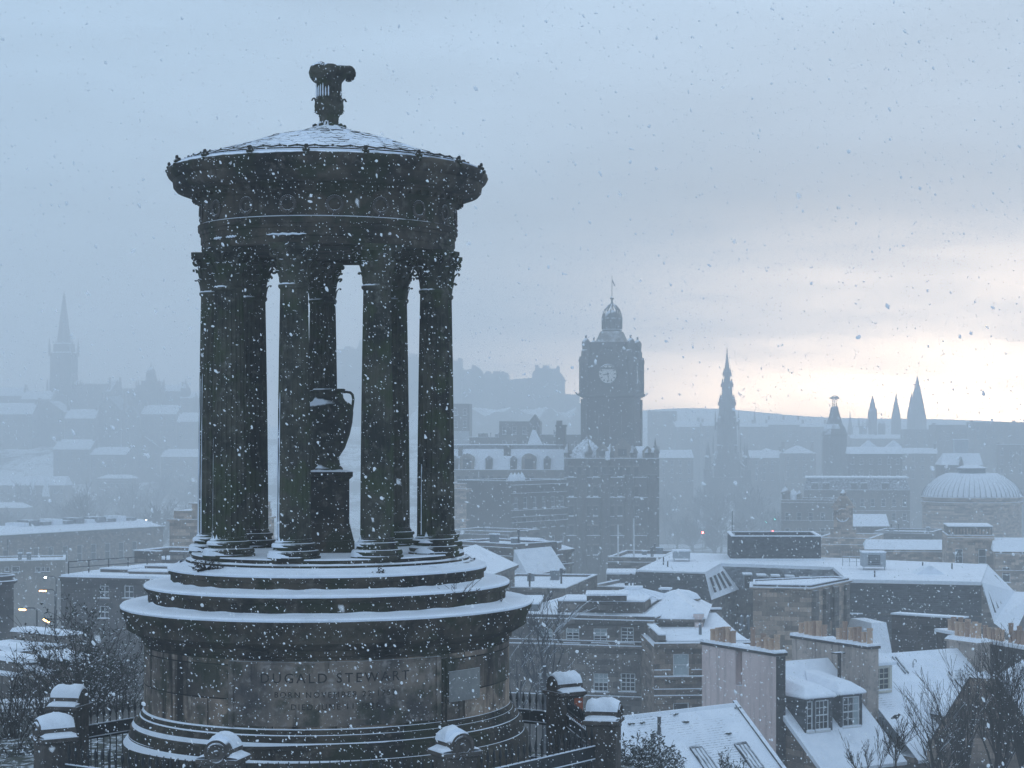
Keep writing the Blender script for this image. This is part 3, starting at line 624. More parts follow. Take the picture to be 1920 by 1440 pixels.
# ------------------------------------------------------------------ ring of fence piers and railings round the monument
PZ0, PZ1 = 33.9, 35.62; FR = 4.66; FC = Vector((-5.0, 32.95, 0))
def pier_at(k):
    a = R(-10.3 + 45 * k - (3.2 if k == 1 else 0)); return FC + Vector((FR * math.sin(a), -FR * math.cos(a), PZ0)), a
plabels = {0: 'front stone fence pier left of centre, snow outlining the ring on its scroll', 1: 'stone fence pier at the right front of the monument, dark round scroll facing out',
    2: 'grey stone fence pier at the right-hand corner of the railing beside the snowy slate roof', 3: 'dark stone fence pier with an orange-red side, behind the right side of the monument',
    6: 'dark fence pier behind the left side of the monument, thick snow cushion on its scroll', 7: 'reddish fence pier at the left corner of the railing, snow on scroll and shoulder'}
def pier(k):
    p, a = pier_at(k); t_ = thing('fence_pier', plabels[k], 'fence pier', p, 'stone piers of the railing round the monument')
    Mx = Matrix.Translation(p) @ Matrix.Rotation(a, 4, 'Z')       # local -y looks outward
    m = MB(Mx); w = .24; m.prism([(-w - .05, -w - .05), (w + .05, -w - .05), (w + .05, w + .05), (-w - .05, w + .05)], 0, .22); m.prism([(-w, -w), (w, -w), (w, w), (-w, w)], .22, 1.30); m.build('shaft', M_PIER, t_)
    m = MB(Mx); m.prism([(-w, -w), (w, -w), (w, w), (-w, w)], 1.30, 1.34, [(-w - .06, -w - .04), (w + .06, -w - .04), (w + .06, w + .04), (-w - .06, w + .04)]); m.prism([(-w - .07, -w - .045), (w + .07, -w - .045), (w + .07, w + .045), (-w - .07, w + .045)], 1.342, 1.40); m.build('cap', M_PIER, t_)
    m = MB(Mx); n = 20; ra = .19; zc = 1.49
    fr, bk = [], []
    for i in range(n + 1):
        th = R(-20 + 220 * i / n); fr.append(m.vert((ra * math.cos(th), -w - .03, zc + ra * math.sin(th)))); bk.append(m.vert((ra * math.cos(th), w + .03, zc + ra * math.sin(th))))
    b0 = [m.vert((-ra * .95, -w - .03, 1.40)), m.vert((ra * .95, -w - .03, 1.40)), m.vert((-ra * .95, w + .03, 1.40)), m.vert((ra * .95, w + .03, 1.40))]
    m.face([b0[0], b0[1]] + fr); m.face(([b0[2], b0[3]] + bk)[::-1])
    m.smooth = True
    for i in range(n): m.face((fr[i], bk[i], bk[i + 1], fr[i + 1]))
    sc_ = m.build('scroll', M_PIER, t_)
    m = MB(Mx)                                 # the carved ring with its sprig
    pts = [(.135 * math.sin(R(20 * i)), -w - .035, zc + .135 * math.cos(R(20 * i))) for i in range(19)]; m.tube(pts, .022, 6); m.ball((0, -w - .03, zc), .05, 8, 5, (1, .5, 1))
    m.tube([(0, -w - .035, zc - .135), (-.05, -w - .035, zc - .2)], .014, 5); m.tube([(0, -w - .035, zc - .135), (.05, -w - .035, zc - .2)], .014, 5)
    m.build('carved_ring', M_PIER, sc_)
    # snow cushions, banked to the windward side (towards the south-west, away from the camera's right)
    m = MB(Mx); m.smooth = True; rows = []
    for j in range(9):
        v = (-.45 if k in (0, 1) else -1) + (1.45 if k in (0, 1) else 2) * j / 8; row_ = []
        for i in range(13):
            th = R(14 + 152 * i / 12); side = math.cos(th)
            th_k = .058 * (1 - abs(v) ** 6 * .75) * max(.12, math.sin(th)) * (1 - .5 * side) * (1 + .28 * math.sin(v * 4 + k * 2.1 + th * 3) + .15 * math.sin(v * 9 + th * 7 + k))
            row_.append(m.vert(((ra + th_k + .004) * math.cos(th), v * (w + .02) , zc + (ra + th_k + .004) * math.sin(th))))
        rows.append(row_)
    for j in range(8):
        for i in range(12): m.face((rows[j][i], rows[j + 1][i], rows[j + 1][i + 1], rows[j][i + 1]))
    m.smooth = False
    for row_, flip in ((rows[0], 0), (rows[-1], 1)):
        low = [m.vert((ra * math.cos(R(14 + 152 * i / 12)), ((-.45 if k in (0, 1) else -1) if not flip else 1) * (w + .02), zc + ra * math.sin(R(14 + 152 * i / 12)))) for i in range(13)]
        for i in range(12): m.face((low[i], low[i + 1], row_[i + 1], row_[i]))
    m.build('snow_cushion', M_SNOW, t_)
    m = MB(Mx); m.smooth = True
    for s_ in (-1, 1):
        g = [[m.vert((s_ * (ra * .9 + (w + .07 - ra * .9) * u), v * (w + .04) * (1 - .1 * u), 1.402 + .07 * (1 - u) ** .7 * (1 - abs(v) ** 8 * .6) + (.012 if u < 1 else 0))) for v in [-1 + 2 * j / 8 for j in range(9)]] for u in (0, .25, .5, .75, .95, 1)]
        for i in range(5):
            for j in range(8): m.face((g[i][j], g[i + 1][j], g[i + 1][j + 1], g[i][j + 1]) if s_ > 0 else (g[i][j], g[i][j + 1], g[i + 1][j + 1], g[i + 1][j]))
    m.build('snow_shoulder', M_SNOW, t_)
    if k == 3:
        m = MB(Mx); m.box(-w - .012, -w - .002, -w + .01, -w + .19, .70, 1.28); m.build('orange_face', M_RED, t_)
    return t_
for k in plabels: pier(k)
bar = MB(); bar.tube([(0, 0, 0), (0, 0, 1.12)], .011, 6); bar.lathe([(.008, 1.10), (.022, 1.13), (.03, 1.17), (.022, 1.22), (.006, 1.30)], (0, 0), 6); bar.lathe([(.012, 1.06), (.02, 1.075), (.012, 1.09)], (0, 0), 6); barm = bar.mesh('bar', M_IRON)
rl = {(0, 1): 'black iron railing panel across the front of the monument, low in the picture', (1, 2): 'black iron railing panel at the right front with two snow-lined rails', (2, 3): 'black iron railing panel running back from the right corner pier to the orange-sided pier',
    (3, 4): 'black spear-topped railing panel between the monument and the orange-sided pier', (6, 5): 'black spear-topped railing panel behind the left side of the monument', (7, 6): 'black iron railing panel between the two left-hand piers', (0, 7): 'black iron railing panel at the left front of the monument, snow on its rail'}
for (a_, b_), lab in rl.items():
    p, _ = pier_at(a_); q, _ = pier_at(b_); d = (q - p); L = d.length; d.normalize(); p2 = p + d * .26; q2 = q - d * .26; rz = math.atan2(d.y, d.x)
    t_ = thing('iron_railing', lab, 'railing', (p2 + q2) / 2, 'iron railing panels round the monument')
    Mx = Matrix.Translation(p2) @ Matrix.Rotation(rz, 4, 'Z'); LL = (q2 - p2).length
    for z0, z1, hw in ((.94, .985, .018), (.74, .775, .016), (.10, .14, .016)):
        m = MB(Mx); m.box(0, LL, -hw, hw, z0, z1); m.cur = 1; m.box(.0, LL, -hw * .9, hw * .9, z1 + .001, z1 + .018); m.build('rail', [M_IRON, M_SNOW], t_)
    m = MB(Mx); m.box(0, LL, -.006, .006, .776, .939); m.build('band', M_IRON, t_)
    n = int(LL / .145)
    for i in range(n): inst('bar', barm, t_, p2 + d * (LL * (i + .5) / n) + Vector((0, 0, 0)), rz)
# ------------------------------------------------------------------ building kit
def D(Y):
    """distance plan of the town: how far a building noted at Y stands"""
    return Y if Y < 200 else (200 + (Y - 200) * 1.6 if Y < 700 else 1000 + (Y - 700) * .6)
class Facade:
    """a vertical plane standing on the line from (pxL, YL) to (pxR, YR); local x runs along it, local y goes into the building"""
    def __init__(s, pl, YL, pr, YR):
        YL, YR = D(YL), D(YL) + (YR - YL) * (1 if YL < 200 else .55); a, b = XY(pl, YL), XY(pr, YR); s.a = a; s.d = (b - a); s.W = s.d.length; s.d.normalize()
        s.rz = math.atan2(s.d.y, s.d.x); s.M = Matrix.Translation((a.x, a.y, 0)) @ Matrix.Rotation(s.rz, 4, 'Z')
    def at(s, px, py):
        k = (px - PX) / F; t_ = (k * s.a.y - s.a.x) / (s.d.x - k * s.d.y); Y = s.a.y + t_ * s.d.y
        return t_, ZC + (HY - py) * Y / F
    def w(s, x, y, z): return s.M @ Vector((x, y, z))
    def mb(s): return MB(s.M)
def PZ(px, py, z):                               # the point on the level z that shows at a pixel
    Y = (ZC - z) * F / (py - HY); return P(px, py, Y)
FRM = {}
def window(th, f, rect, nx=2, nz=2, y=.10, frame=None, pane=None, blind=0, sill=True, snow=True, fw=.07):
    """window in an opening: frame with its bars, the panes as its sub-part; a stone sill with snow"""
    x0, z0, x1, z1 = rect
    m = f.mb(); 
    m.box(x0, x0 + fw, y, y + .07, z0, z1); m.box(x1 - fw, x1, y, y + .07, z0, z1); m.box(x0 + fw, x1 - fw, y + .001, y + .071, z1 - fw, z1); m.box(x0 + fw, x1 - fw, y + .001, y + .071, z0, z0 + fw * 1.2)
    if nz > 1: zc = (z0 + z1) / 2; m.box(x0 + fw, x1 - fw, y - .012, y + .06, zc - fw * .45, zc + fw * .45)
    gb = fw * .35; 
    for i in range(1, nx): xc = x0 + fw + (x1 - x0 - 2 * fw) * i / nx; m.box(xc - gb, xc + gb, y + .015, y + .05, z0 + fw, z1 - fw)
    if nz > 2:
        for h in (0, 1):
            a, b = (z0 + fw, (z0 + z1) / 2) if h == 0 else ((z0 + z1) / 2, z1 - fw)
            for i in range(1, nz // 2 + (nz % 2)): zc = a + (b - a) * i / (nz // 2 + nz % 2); m.box(x0 + fw, x1 - fw, y + .016, y + .049, zc - gb, zc + gb)
    fr = m.build('window', frame or M_FRAME, th)
    m = f.mb(); m.cur = 0; zb = z0 + (z1 - z0) * (1 - blind)
    m.poly(((x0 + .01, y + .045, z0 + .01), (x1 - .01, y + .045, z0 + .01), (x1 - .01, y + .045, zb - .005), (x0 + .01, y + .045, zb - .005)))
    if blind: m.cur = 1; m.poly(((x0 + .01, y + .045, zb), (x1 - .01, y + .045, zb), (x1 - .01, y + .045, z1 - .01), (x0 + .01, y + .045, z1 - .01)))
    m.build('pane', [pane or M_GLASS, M_BLIND], fr)
    if sill:
        m = f.mb(); m.box(x0 - .1, x1 + .1, -.12, .1, z0 - .14, z0 - .005); m.cur = 1
        if snow: m.box(x0 - .1, x1 + .1, -.115, .09, z0 - .004, z0 + .05)
        m.build('sill', [M_GREY, M_SNOW], fr)
    return fr
def potmesh(h, r, seed):
    m = MB(); rnd = random.Random(seed); m.lathe([(r * 1.0, 0), (r * 1.05, .03), (r * .92, .06), (r * .86, h * .8), (r * .98, h * .86), (r * 1.02, h), (r * .74, h), (r * .7, h * .8)], (0, 0), 14)
    m.cur = 1; m.lathe([(r * .72, h * .93), (.001, h * .95)], (0, 0), 14, caps=False); return m.mesh('chimney_pot', [M_POT if seed % 3 else M_POTD, M_INS])
POTS = [potmesh(h, r, i) for i, (h, r) in enumerate(((.72, .15), (.85, .16), (.6, .15), (.95, .14), (.7, .17)))]
def pots(ch, pts, base, rz=0, sc=1):
    for i, (x, y) in enumerate(pts):
        q = inst('chimney_pot', POTS[(i * 7 + int(x * 3)) % 5], ch, (x, y, base), rz + i, sc=(sc, sc, sc * (1 + .12 * math.sin(i * 2.7))))
def chimney(th, f, x, y, w, d, z0, z1, n, mat, sc=1):
    m = f.mb(); m.box(x - w / 2, x + w / 2, y - d / 2, y + d / 2, z0, z1 - .2); m.box(x - w / 2 - .08, x + w / 2 + .08, y - d / 2 - .08, y + d / 2 + .08, z1 - .199, z1); m.cur = 1
    m.box(x - w / 2 - .07, x + w / 2 + .07, y - d / 2 - .07, y + d / 2 + .07, z1 + .001, z1 + .07)
    c = m.build('chimney', [mat, M_SNOW], th)
    if n: 
        ps = [f.w(x - w / 2 + w * (i + .5) / n, y, 0) for i in range(n)]; pots(c, [(p.x, p.y) for p in ps], z1 + .03, sc=sc)
    return c
def cornice(th, f, x0, x1, z, h=.25, proj=.3, mat=None, depth=None, name='cornice', snow=.05):
    m = f.mb(); m.box(x0 - (proj if depth else 0), x1 + (proj if depth else 0), -proj, .0 if not depth else depth, z, z + h); m.box(x0, x1, -proj * .5, -.003, z - h * .6, z - .002); m.cur = 1
    if snow: m.box(x0 - (proj if depth else 0) + .01, x1 + (proj if depth else 0) - .01, -proj + .01, -.002, z + h + .001, z + h + snow)
    return m.build(name, [mat or M_GREY, M_SNOW], th)
def shell(th, f, W, D, zb, zt, mat, holes=(), name='wall', y=0):
    m = f.mb(); m.wall(0, W, zb, zt, holes, y); q = y + .2
    m.poly(((0, y, zb), (0, y, zt), (0, q, zt), (0, q, zb))); m.poly(((W, y, zb), (W, q, zb), (W, q, zt), (W, y, zt))); m.poly(((0, y, zt), (W, y, zt), (W, q, zt), (0, q, zt)))
    m.box(0, W, q, D, zb, zt); return m.build(name, mat, th)
def flat_roof(th, f, W, D, zt, p=.6, th_=.3, mat=None, snow=.12):
    """parapet with snow along its coping and a snow field inside"""
    m = f.mb()
    for (a, b, c, d) in ((0, W, 0, th_), (0, W, D - th_, D), (0, th_, th_, D - th_), (W - th_, W, th_, D - th_)): m.box(a, b, c, d, zt + .001, zt + p)
    m.cur = 1
    for (a, b, c, d) in ((-.03, W + .03, -.03, th_ + .03), (-.03, W + .03, D - th_ - .03, D + .03), (-.031, th_ + .03, th_ + .03, D - th_ - .03), (W - th_ - .03, W + .031, th_ + .03, D - th_ - .03)): m.box(a, b, c, d, zt + p + .001, zt + p + .08)
    m.build('parapet', [mat or M_GREY, M_SNOW], th)
    m = f.mb(); m.box(th_, W - th_, th_, D - th_, zt + .002, zt + snow); o = m.build('snow_roof', M_SNOW, th)
    rnd = random.Random(int(W * 997 + zt * 131))
    for i in range(rnd.randint(3, 5)):            # hatches, flues and vents standing out of the snow
        x, y = rnd.uniform(.8, max(.9, W - .8)), rnd.uniform(.8, max(.9, D - .8)); m = f.mb()
        if rnd.random() < .5:
            a, b, h = rnd.uniform(.4, 1.0), rnd.uniform(.4, .9), rnd.uniform(.4, 1.0); x = min(x, W - a - .4); m.box(x, x + a, y, y + b, zt, zt + snow + h); m.cur = 1; m.box(x - .06, x + a + .06, y - .06, y + b + .06, zt + snow + h + .001, zt + snow + h + .12); m.build('roof_hatch', [M_LEADS, M_SNOW], th)
        else: m.lathe([(.09, zt), (.08, zt + rnd.uniform(.7, 1.3)), (.15, zt + 1.35), (.14, zt + 1.5), (.01, zt + 1.55)], (x, y), 8); m.build('vent_pipe', M_SLATE, th)
    return o
def gable_roof(th, f, W, D, zt, hgt, over=.3, axis='x', mat=None, gmat=None, uvs=True):
    """pitched roof; ridge along local x or y; gable ends closed in the wall material"""
    m = f.mb(); o = over
    if axis == 'x':
        A = [(-o, -o, zt - o * hgt / (D / 2)), (W + o, -o, zt - o * hgt / (D / 2)), (W + o, D / 2, zt + hgt), (-o, D / 2, zt + hgt), (W + o, D + o, zt - o * hgt / (D / 2)), (-o, D + o, zt - o * hgt / (D / 2))]
        L = math.hypot(D / 2, hgt)
        m.poly([A[0], A[1], A[2], A[3]], ((0, 0), (W, 0), (W, L), (0, L))); m.poly([A[3], A[2], A[4], A[5]], ((0, L), (W, L), (W, 0), (0, 0)))
        m.cur = 1; m.poly([(0, 0, zt), (0, D / 2, zt + hgt), (0, D, zt)][::-1]); m.poly([(W, 0, zt), (W, D / 2, zt + hgt), (W, D, zt)])
        B = [(p[0], p[1], p[2] - .12) for p in A]
        m.poly([A[0], B[0], B[1], A[1]]); m.poly([A[1], B[1], B[2], A[2]]); m.poly([A[0], A[3], B[3], B[0]]); m.poly([A[2], B[2], B[4], A[4]]); m.poly([A[3], A[5], B[5], B[3]])
    else:
        A = [(-o, -o, zt - o * hgt / (W / 2)), (-o, D + o, zt - o * hgt / (W / 2)), (W / 2, D + o, zt + hgt), (W / 2, -o, zt + hgt), (W + o, D + o, zt - o * hgt / (W / 2)), (W + o, -o, zt - o * hgt / (W / 2))]
        L = math.hypot(W / 2, hgt)
        m.poly([A[0], A[3], A[2], A[1]], ((0, 0), (0, L), (D, L), (D, 0))); m.poly([A[3], A[5], A[4], A[2]], ((0, L), (0, 0), (D, 0), (D, L)))
        m.cur = 1; m.poly([(0, 0, zt), (W, 0, zt), (W / 2, 0, zt + hgt)]); m.poly([(0, D, zt), (W / 2, D, zt + hgt), (W, D, zt)])
        B = [(p[0], p[1], p[2] - .12) for p in A]
        m.poly([A[0], B[0], B[3], A[3]]); m.poly([A[3], B[3], B[5], A[5]]); m.poly([A[0], A[1], B[1], B[0]]); m.poly([A[5], B[5], B[4], A[4]])
    return m.build('roof', [mat or M_SNOW, gmat or M_FAR], th)
def hip_roof(th, f, W, D, zt, hgt, inset=None, over=.2, mat=None, top=.12):
    i = inset if inset is not None else min(W, D) * .45; o = over
    m = f.mb(); b = [(-o, -o, zt), (W + o, -o, zt), (W + o, D + o, zt), (-o, D + o, zt)]
    if W > 2 * i and D > 2 * i: t4 = [(i, i, zt + hgt), (W - i, i, zt + hgt), (W - i, D - i, zt + hgt), (i, D - i, zt + hgt)]
    elif W >= D: t4 = [(i, D / 2 - .02, zt + hgt), (W - i, D / 2 - .02, zt + hgt), (W - i, D / 2 + .02, zt + hgt), (i, D / 2 + .02, zt + hgt)]
    else: t4 = [(W / 2 - .02, i, zt + hgt), (W / 2 + .02, i, zt + hgt), (W / 2 + .02, D - i, zt + hgt), (W / 2 - .02, D - i, zt + hgt)]
    m.hull(b, t4); return m.build('roof', mat or M_SNOW, th)
def sash(th, f, h):
    x0, z0, x1, z1 = h; m = f.mb(); m.poly(((x0, .1, z0), (x1, .1, z0), (x1, .1, z1), (x0, .1, z1))); m.cur = 1; b = .07
    for (p, q, r_, s_) in ((x0, x0 + b, z0, z1), (x1 - b, x1, z0, z1), (x0 + b, x1 - b, z1 - b, z1), (x0 + b, x1 - b, z0, z0 + b), (x0 + b, x1 - b, (z0 + z1) / 2 - .04, (z0 + z1) / 2 + .04)): m.box(p, q, .05, .09, r_, s_)
    m.cur = 2; m.box(x0 - .1, x1 + .1, -.14, .04, z0 - .1, z0 - .003); return m.build('window', [M_GLASS, M_FRAME, M_SNOW], th)
def grid_windows(th, f, x0, x1, n, z0, z1, w, **k):
    hs = []
    for i in range(n):
        c = x0 + (x1 - x0) * (i + .5) / n; hs.append((c - w / 2, z0, c + w / 2, z1))
    return hs
def block(name, label, cat, fac, D, zb, ytop, mat, roof='flat', rh=3, wins=(), pw=(), corn=(), p=.6, wk=None, group=None, rmat=None, axis='x', inset=None, chim=(), wz=None):
    """a whole building: wall with openings, windows, cornices, roof, chimneys. wins: local rects; pw: pixel rects; ytop: picture row of the wall head at its left end"""
    f = fac; zb = -6 if f.a.y > 205 else zb; zt = ZC + (HY - ytop) * f.a.y / F if wz is None else wz
    c = f.w(f.W / 2, D / 2, zb); th = thing(name, label, cat, c, group)
    hs = list(wins)
    for (a, b, c_, d) in pw:
        xa, zt_ = f.at(a, b); xc, zb_ = f.at(c_, d); hs.append((xa, zb_, xc, zt_))
    far = not hs and f.a.y > 150 and f.W > 3
    if far:                                       # rows of sash windows
        n = max(1, int(f.W / 2.6))
        for r_ in range(4):
            z0 = zt - 3.3 - r_ * 3.5 + (min([c_[0] for c_ in corn], default=0) < -2) * -.6
            hs += [(f.W * (i + .5) / n - .5, z0, f.W * (i + .5) / n + .5, z0 + 1.9) for i in range(n)]
    shell(th, f, f.W, D, zb, zt, mat, hs)
    for h in hs: sash(th, f, h) if far else window(th, f, h, **(wk or {}))
    for z_, hh, pr in corn: cornice(th, f, 0, f.W, zt + z_, hh, pr, mat)
    if roof == 'flat': flat_roof(th, f, f.W, D, zt, p, mat=mat)
    elif roof == 'gable': gable_roof(th, f, f.W, D, zt, rh, axis=axis, mat=rmat, gmat=mat)
    elif roof == 'hip': hip_roof(th, f, f.W, D, zt, rh, inset, mat=rmat)
    for (x, y, w, d, z1, n) in chim: chimney(th, f, x, y, w, d, zt - .5, zt + z1, n, mat)
    return th, f, zt
# ------------------------------------------------------------------ houses on the street below, right foreground
# shared frame of the two harled houses: a along the ridge, b down the front slope
GO = Vector((5.38, 98.65, 0)); GA = Vector((.846, .534, 0)).normalized(); GB = Vector((GA.y, -GA.x, 0))
GM = Matrix(((GA.x, -GB.x, 0, GO.x), (GA.y, -GB.y, 0, GO.y), (0, 0, 1, 0), (0, 0, 0, 1)))   # local x = along ridge, local y = backwards
RZ_, RP = 28.2, .715                             # ridge height and pitch
class LF:                                        # facade-like frame in house space, plane at distance b in front of the ridge
    def __init__(s, a0, b, W): s.M = GM @ Matrix.Translation((a0, -b, 0)); s.W = W
    def mb(s): return MB(s.M)
    def w(s, x, y, z): return s.M @ Vector((x, y, z))
def slope_roof(name, a0, a1, b1, th, mat, back=6.0, zoff=0):
    m = MB(GM); L = math.hypot(1, RP)
    m.poly(((a0, -b1, RZ_ - RP * b1 + zoff), (a1, -b1, RZ_ - RP * b1 + zoff), (a1, 0, RZ_ + zoff), (a0, 0, RZ_ + zoff)), ((a0, 0), (a1, 0), (a1, b1 * L), (a0, b1 * L)))
    m.poly(((a1, 0, RZ_ + zoff), (a1, back, RZ_ - RP * back + zoff), (a0, back, RZ_ - RP * back + zoff), (a0, 0, RZ_ + zoff)), ((a1, 0), (a1, back * L), (a0, back * L), (a0, 0)))
    m.poly(((a0, -b1, RZ_ - RP * b1 + zoff), (a0, -b1, RZ_ - RP * b1 + zoff - .16), (a1, -b1, RZ_ - RP * b1 + zoff - .16), (a1, -b1, RZ_ - RP * b1 + zoff)))
    return m.build(name, mat, th)
def gable_wall(name, label_th, a0, a1, mat, slot=False, z1=29.13, cap=True, b0=-3.1, b1=3.2, potruns=(), zb=14, endmat=None, kind='chimney'):
    """broad flat-headed chimney gable: masonry, coping with snow, rows of clay pots"""
    m = MB(GM); zc = z1 - .14
    if slot:
        for (u0, u1, zlo, zhi) in ((-b1, -.45, zb, zc), (.12, -b0, zb, zc), (-.45, .12, zb, zc - 1.75)): m.box(a0, a1, u0, u1, zlo, zhi)
        m.box(a0 + .4, a1, -.449, .119, zc - 1.749, zc - .0)
    else: m.box(a0, a1, -b1, -b0, zb, zc)
    w = m.build('chimney_gable', mat, label_th)
    if endmat:
        m = MB(GM); m.box(a0 + .06, a1, -b1 - .012, -b1 - .001, zb, zc - .02); m.build('bare_stone_end', endmat, w)
    m = MB(GM); m.cur = 0; m.box(a0 - .07, a1 + .07, -b1 - .09, -b0 + .07, zc + .001, z1); m.build('coping', M_DARKW, w)
    m = MB(GM); m.smooth = False
    n = 34
    for i in range(n):                           # snow along the coping, uneven
        u0 = -b1 - .1 + (b1 - b0 + .18) * i / n; u1 = -b1 - .1 + (b1 - b0 + .18) * (i + 1) / n; hh = [.07 + .06 * abs(math.sin(q * .9 + a0)) + .04 * math.sin(q * 2.3) for q in (i, i + 1)]
        m.hull([(a0 - .09, u0, z1 + .001), (a1 + .08, u0, z1 + .001), (a1 + .08, u1, z1 + .001), (a0 - .09, u1, z1 + .001)], [(a0 - .05, u0, z1 + hh[0]), (a1 + .03, u0, z1 + hh[0]), (a1 + .03, u1, z1 + hh[1]), (a0 - .05, u1, z1 + hh[1])])
    m.build('snow_coping', M_SNOW, w)
    for (u0, u1, n) in potruns:
        pts = [GM @ Vector(((a0 + a1) / 2 + .07 * math.sin(i * 5), u0 + (u1 - u0) * i / (n - 1), 0)) for i in range(n)]; pots(w, [(p.x, p.y) for p in pts], z1 + .02)
    return w
def dormer(th, a0, a1, bf, zs, ze, canted=False, nz=4, nx=3, frame=None, wall=None, slope=.32, blind=0):
    """roof dormer: cheeks, window front at b = bf, thick snow on its own lean-to roof"""
    wall = wall or M_SLATE; W = a1 - a0; be = max(.3, (RZ_ - ze) / RP); f = LF(a0, bf, W); zf = RZ_ - RP * bf
    bt = min(be - .05, max(.2, (RZ_ - ze - .0) / (RP) - (slope * 0 + 1.0)))
    zt = RZ_ - RP * bt
    m = MB(GM)
    hole = (.16, zs, W - .16, ze - .14) if not canted else (W * .38, zs, W - .22, ze - .14)
    for a in (a0, a1):
        pts = [(a, -bf, zf - .3), (a, -bf, ze), (a, -be, ze), ]
        m.poly(pts if a == a1 else pts[::-1])
    d = m.build('dormer', wall, th)
    m = f.mb(); hs = [hole]
    if canted: hs.append((.12, zs, W * .38 - .16, ze - .14))
    m.wall(0, W, zf - .3, ze, hs, 0, .15); m.build('front', wall, d)
    for h in hs: dwin(d, f, h, nx if h is hole else 1, nz, frame, blind)
    # snow-laden roof of the dormer
    m = MB(GM); m.smooth = False; o = .16; t0 = .16
    def pt(a, b, z): return (a, -b, z)
    F0 = [pt(a0 - o, bf + .2, ze - .02), pt(a1 + o, bf + .2, ze - .02)]; 
    E0 = [pt(a0 - o, be - .1, ze - .02), pt(a1 + o, be - .1, ze - .02)]
    T0 = [pt(a0 + W * .22, bf - .55, ze + .42), pt(a1 - W * .22, bf - .55, ze + .42)]; B0 = [pt(a0 + W * .22, bt, zt), pt(a1 - W * .22, bt, zt)]
    up = Vector((0, 0, t0)); sub = lambda p, k=1: tuple(Vector(p) + up * k)
    lo = [F0[0], F0[1], E0[1], E0[0]]; mid = [sub(p) for p in lo]
    n0 = [m.vert(p) for p in lo]; n1 = [m.vert(p) for p in mid]; tp = [m.vert(sub(p, .8)) for p in (T0[0], T0[1], B0[1], B0[0])]
    m.face(n0[::-1])
    for i in range(4): m.face((n0[i], n0[(i + 1) % 4], n1[(i + 1) % 4], n1[i]))
    m.smooth = True
    m.face((n1[0], n1[1], tp[1], tp[0])); m.face((n1[1], n1[2], tp[2], tp[1])); m.face((n1[3], n1[0], tp[0], tp[3])); m.face(tp); m.face((n1[2], n1[3], tp[3], tp[2]))
    ob = m.build('snowy_dormer_roof', M_SNOW, d)
    md = ob.modifiers.new('bev', 'BEVEL'); md.width = .09; md.segments = 3; md.limit_method = 'ANGLE'
    return d
def dwin(d, f, h, nx, nz, frame, blind):
    x0, z0, x1, z1 = h; y = .03; fw = .055; m = f.mb(); fr = frame or M_FRAME
    m.box(x0, x0 + fw, y, y + .07, z0, z1); m.box(x1 - fw, x1, y, y + .07, z0, z1); m.box(x0 + fw, x1 - fw, y + .001, y + .071, z1 - fw, z1); m.box(x0 + fw, x1 - fw, y + .001, y + .071, z0, z0 + fw * 1.3)
    zc = (z0 + z1) / 2; m.box(x0 + fw, x1 - fw, y - .01, y + .06, zc - .03, zc + .03)
    for i in range(1, nx): xc = x0 + fw + (x1 - x0 - 2 * fw) * i / nx; m.box(xc - .014, xc + .014, y + .012, y + .05, z0 + fw, z1 - fw)
    for (a, b) in ((z0 + fw, zc - .03), (zc + .03, z1 - fw)):
        for i in range(1, nz // 2): q = a + (b - a) * i / (nz // 2); m.box(x0 + fw, x1 - fw, y + .013, y + .049, q - .014, q + .014)
    m.box(x0 - .05, x1 + .05, -.1, y, z0 - .1, z0 - .002)
    # dormer windows hang two levels down already, so bars, panes and sill share one mesh
    m.cur = 1; m.poly(((x0 + .01, y + .045, z0 + .01), (x1 - .01, y + .045, z0 + .01), (x1 - .01, y + .045, z1 - .01), (x0 + .01, y + .045, z1 - .01)))
    m.cur = 2; m.box(x0 - .04, x1 + .04, -.09, y - .002, z0 - .001, z0 + .06)
    if blind: m.cur = 3; m.poly(((x0 + (x1 - x0) * (1 - blind), y + .042, z0 + .03), (x1 - .03, y + .042, z0 + .03), (x1 - .03, y + .042, z1 - .03), (x0 + (x1 - x0) * (1 - blind), y + .042, z1 - .03)))
    m.build('window', [fr, M_GLASS, M_SNOW, M_BLIND], d)
# house with the pink harled gable
hA = thing('harled_house', 'house with pink harled chimney gable, two dormers and deep snow on its roof', 'house', GM @ Vector((3, 0, 14)), 'houses on the street below the hill')
gable_wall('g', hA, 0, .62, M_PINK, slot=True, potruns=((.75, 2.55, 6), (-2.95, -.95, 6)), endmat=M_DARKW)
m = MB(GM); m.box(.621, 5.73, -5.9, 5.6, 14, RZ_ - RP * 6.0 - .05); m.build('wall', M_BROWN, hA)
r = slope_roof('roof', .58, 5.75, 6.25, hA, M_SNOW, zoff=.06)
m = MB(GM)
m.poly(((.62, -5.9, RZ_ - RP * 6 - .06), (.62, 0, RZ_ - .05), (.62, 5.6, RZ_ - RP * 6 - .06))); m.build('gable_infill', M_BROWN, hA)
m = MB(GM); 
for (a, w_) in ((.44, .2),): m.hull([(a, -6.3, RZ_ - RP * 6.3 - .05), (a + w_, -6.3, RZ_ - RP * 6.3 - .05), (a + w_, -3.25, RZ_ - RP * 3.25 - .05), (a, -3.25, RZ_ - RP * 3.25 - .05)], [(a, -6.3, RZ_ - RP * 6.3 + .2), (a + w_, -6.3, RZ_ - RP * 6.3 + .2), (a + w_, -3.25, RZ_ - RP * 3.25 + .2), (a, -3.25, RZ_ - RP * 3.25 + .2)])
m.build('skew', M_SNOW, hA)
m = MB(GM); m.box(5.2, 5.34, -1.6, -1.48, RZ_ - .9, RZ_ + .45); m.box(4.9, 5.5, -1.75, -1.35, RZ_ + .45, RZ_ + .52); m.build('vent_stack', M_DARKW, hA)
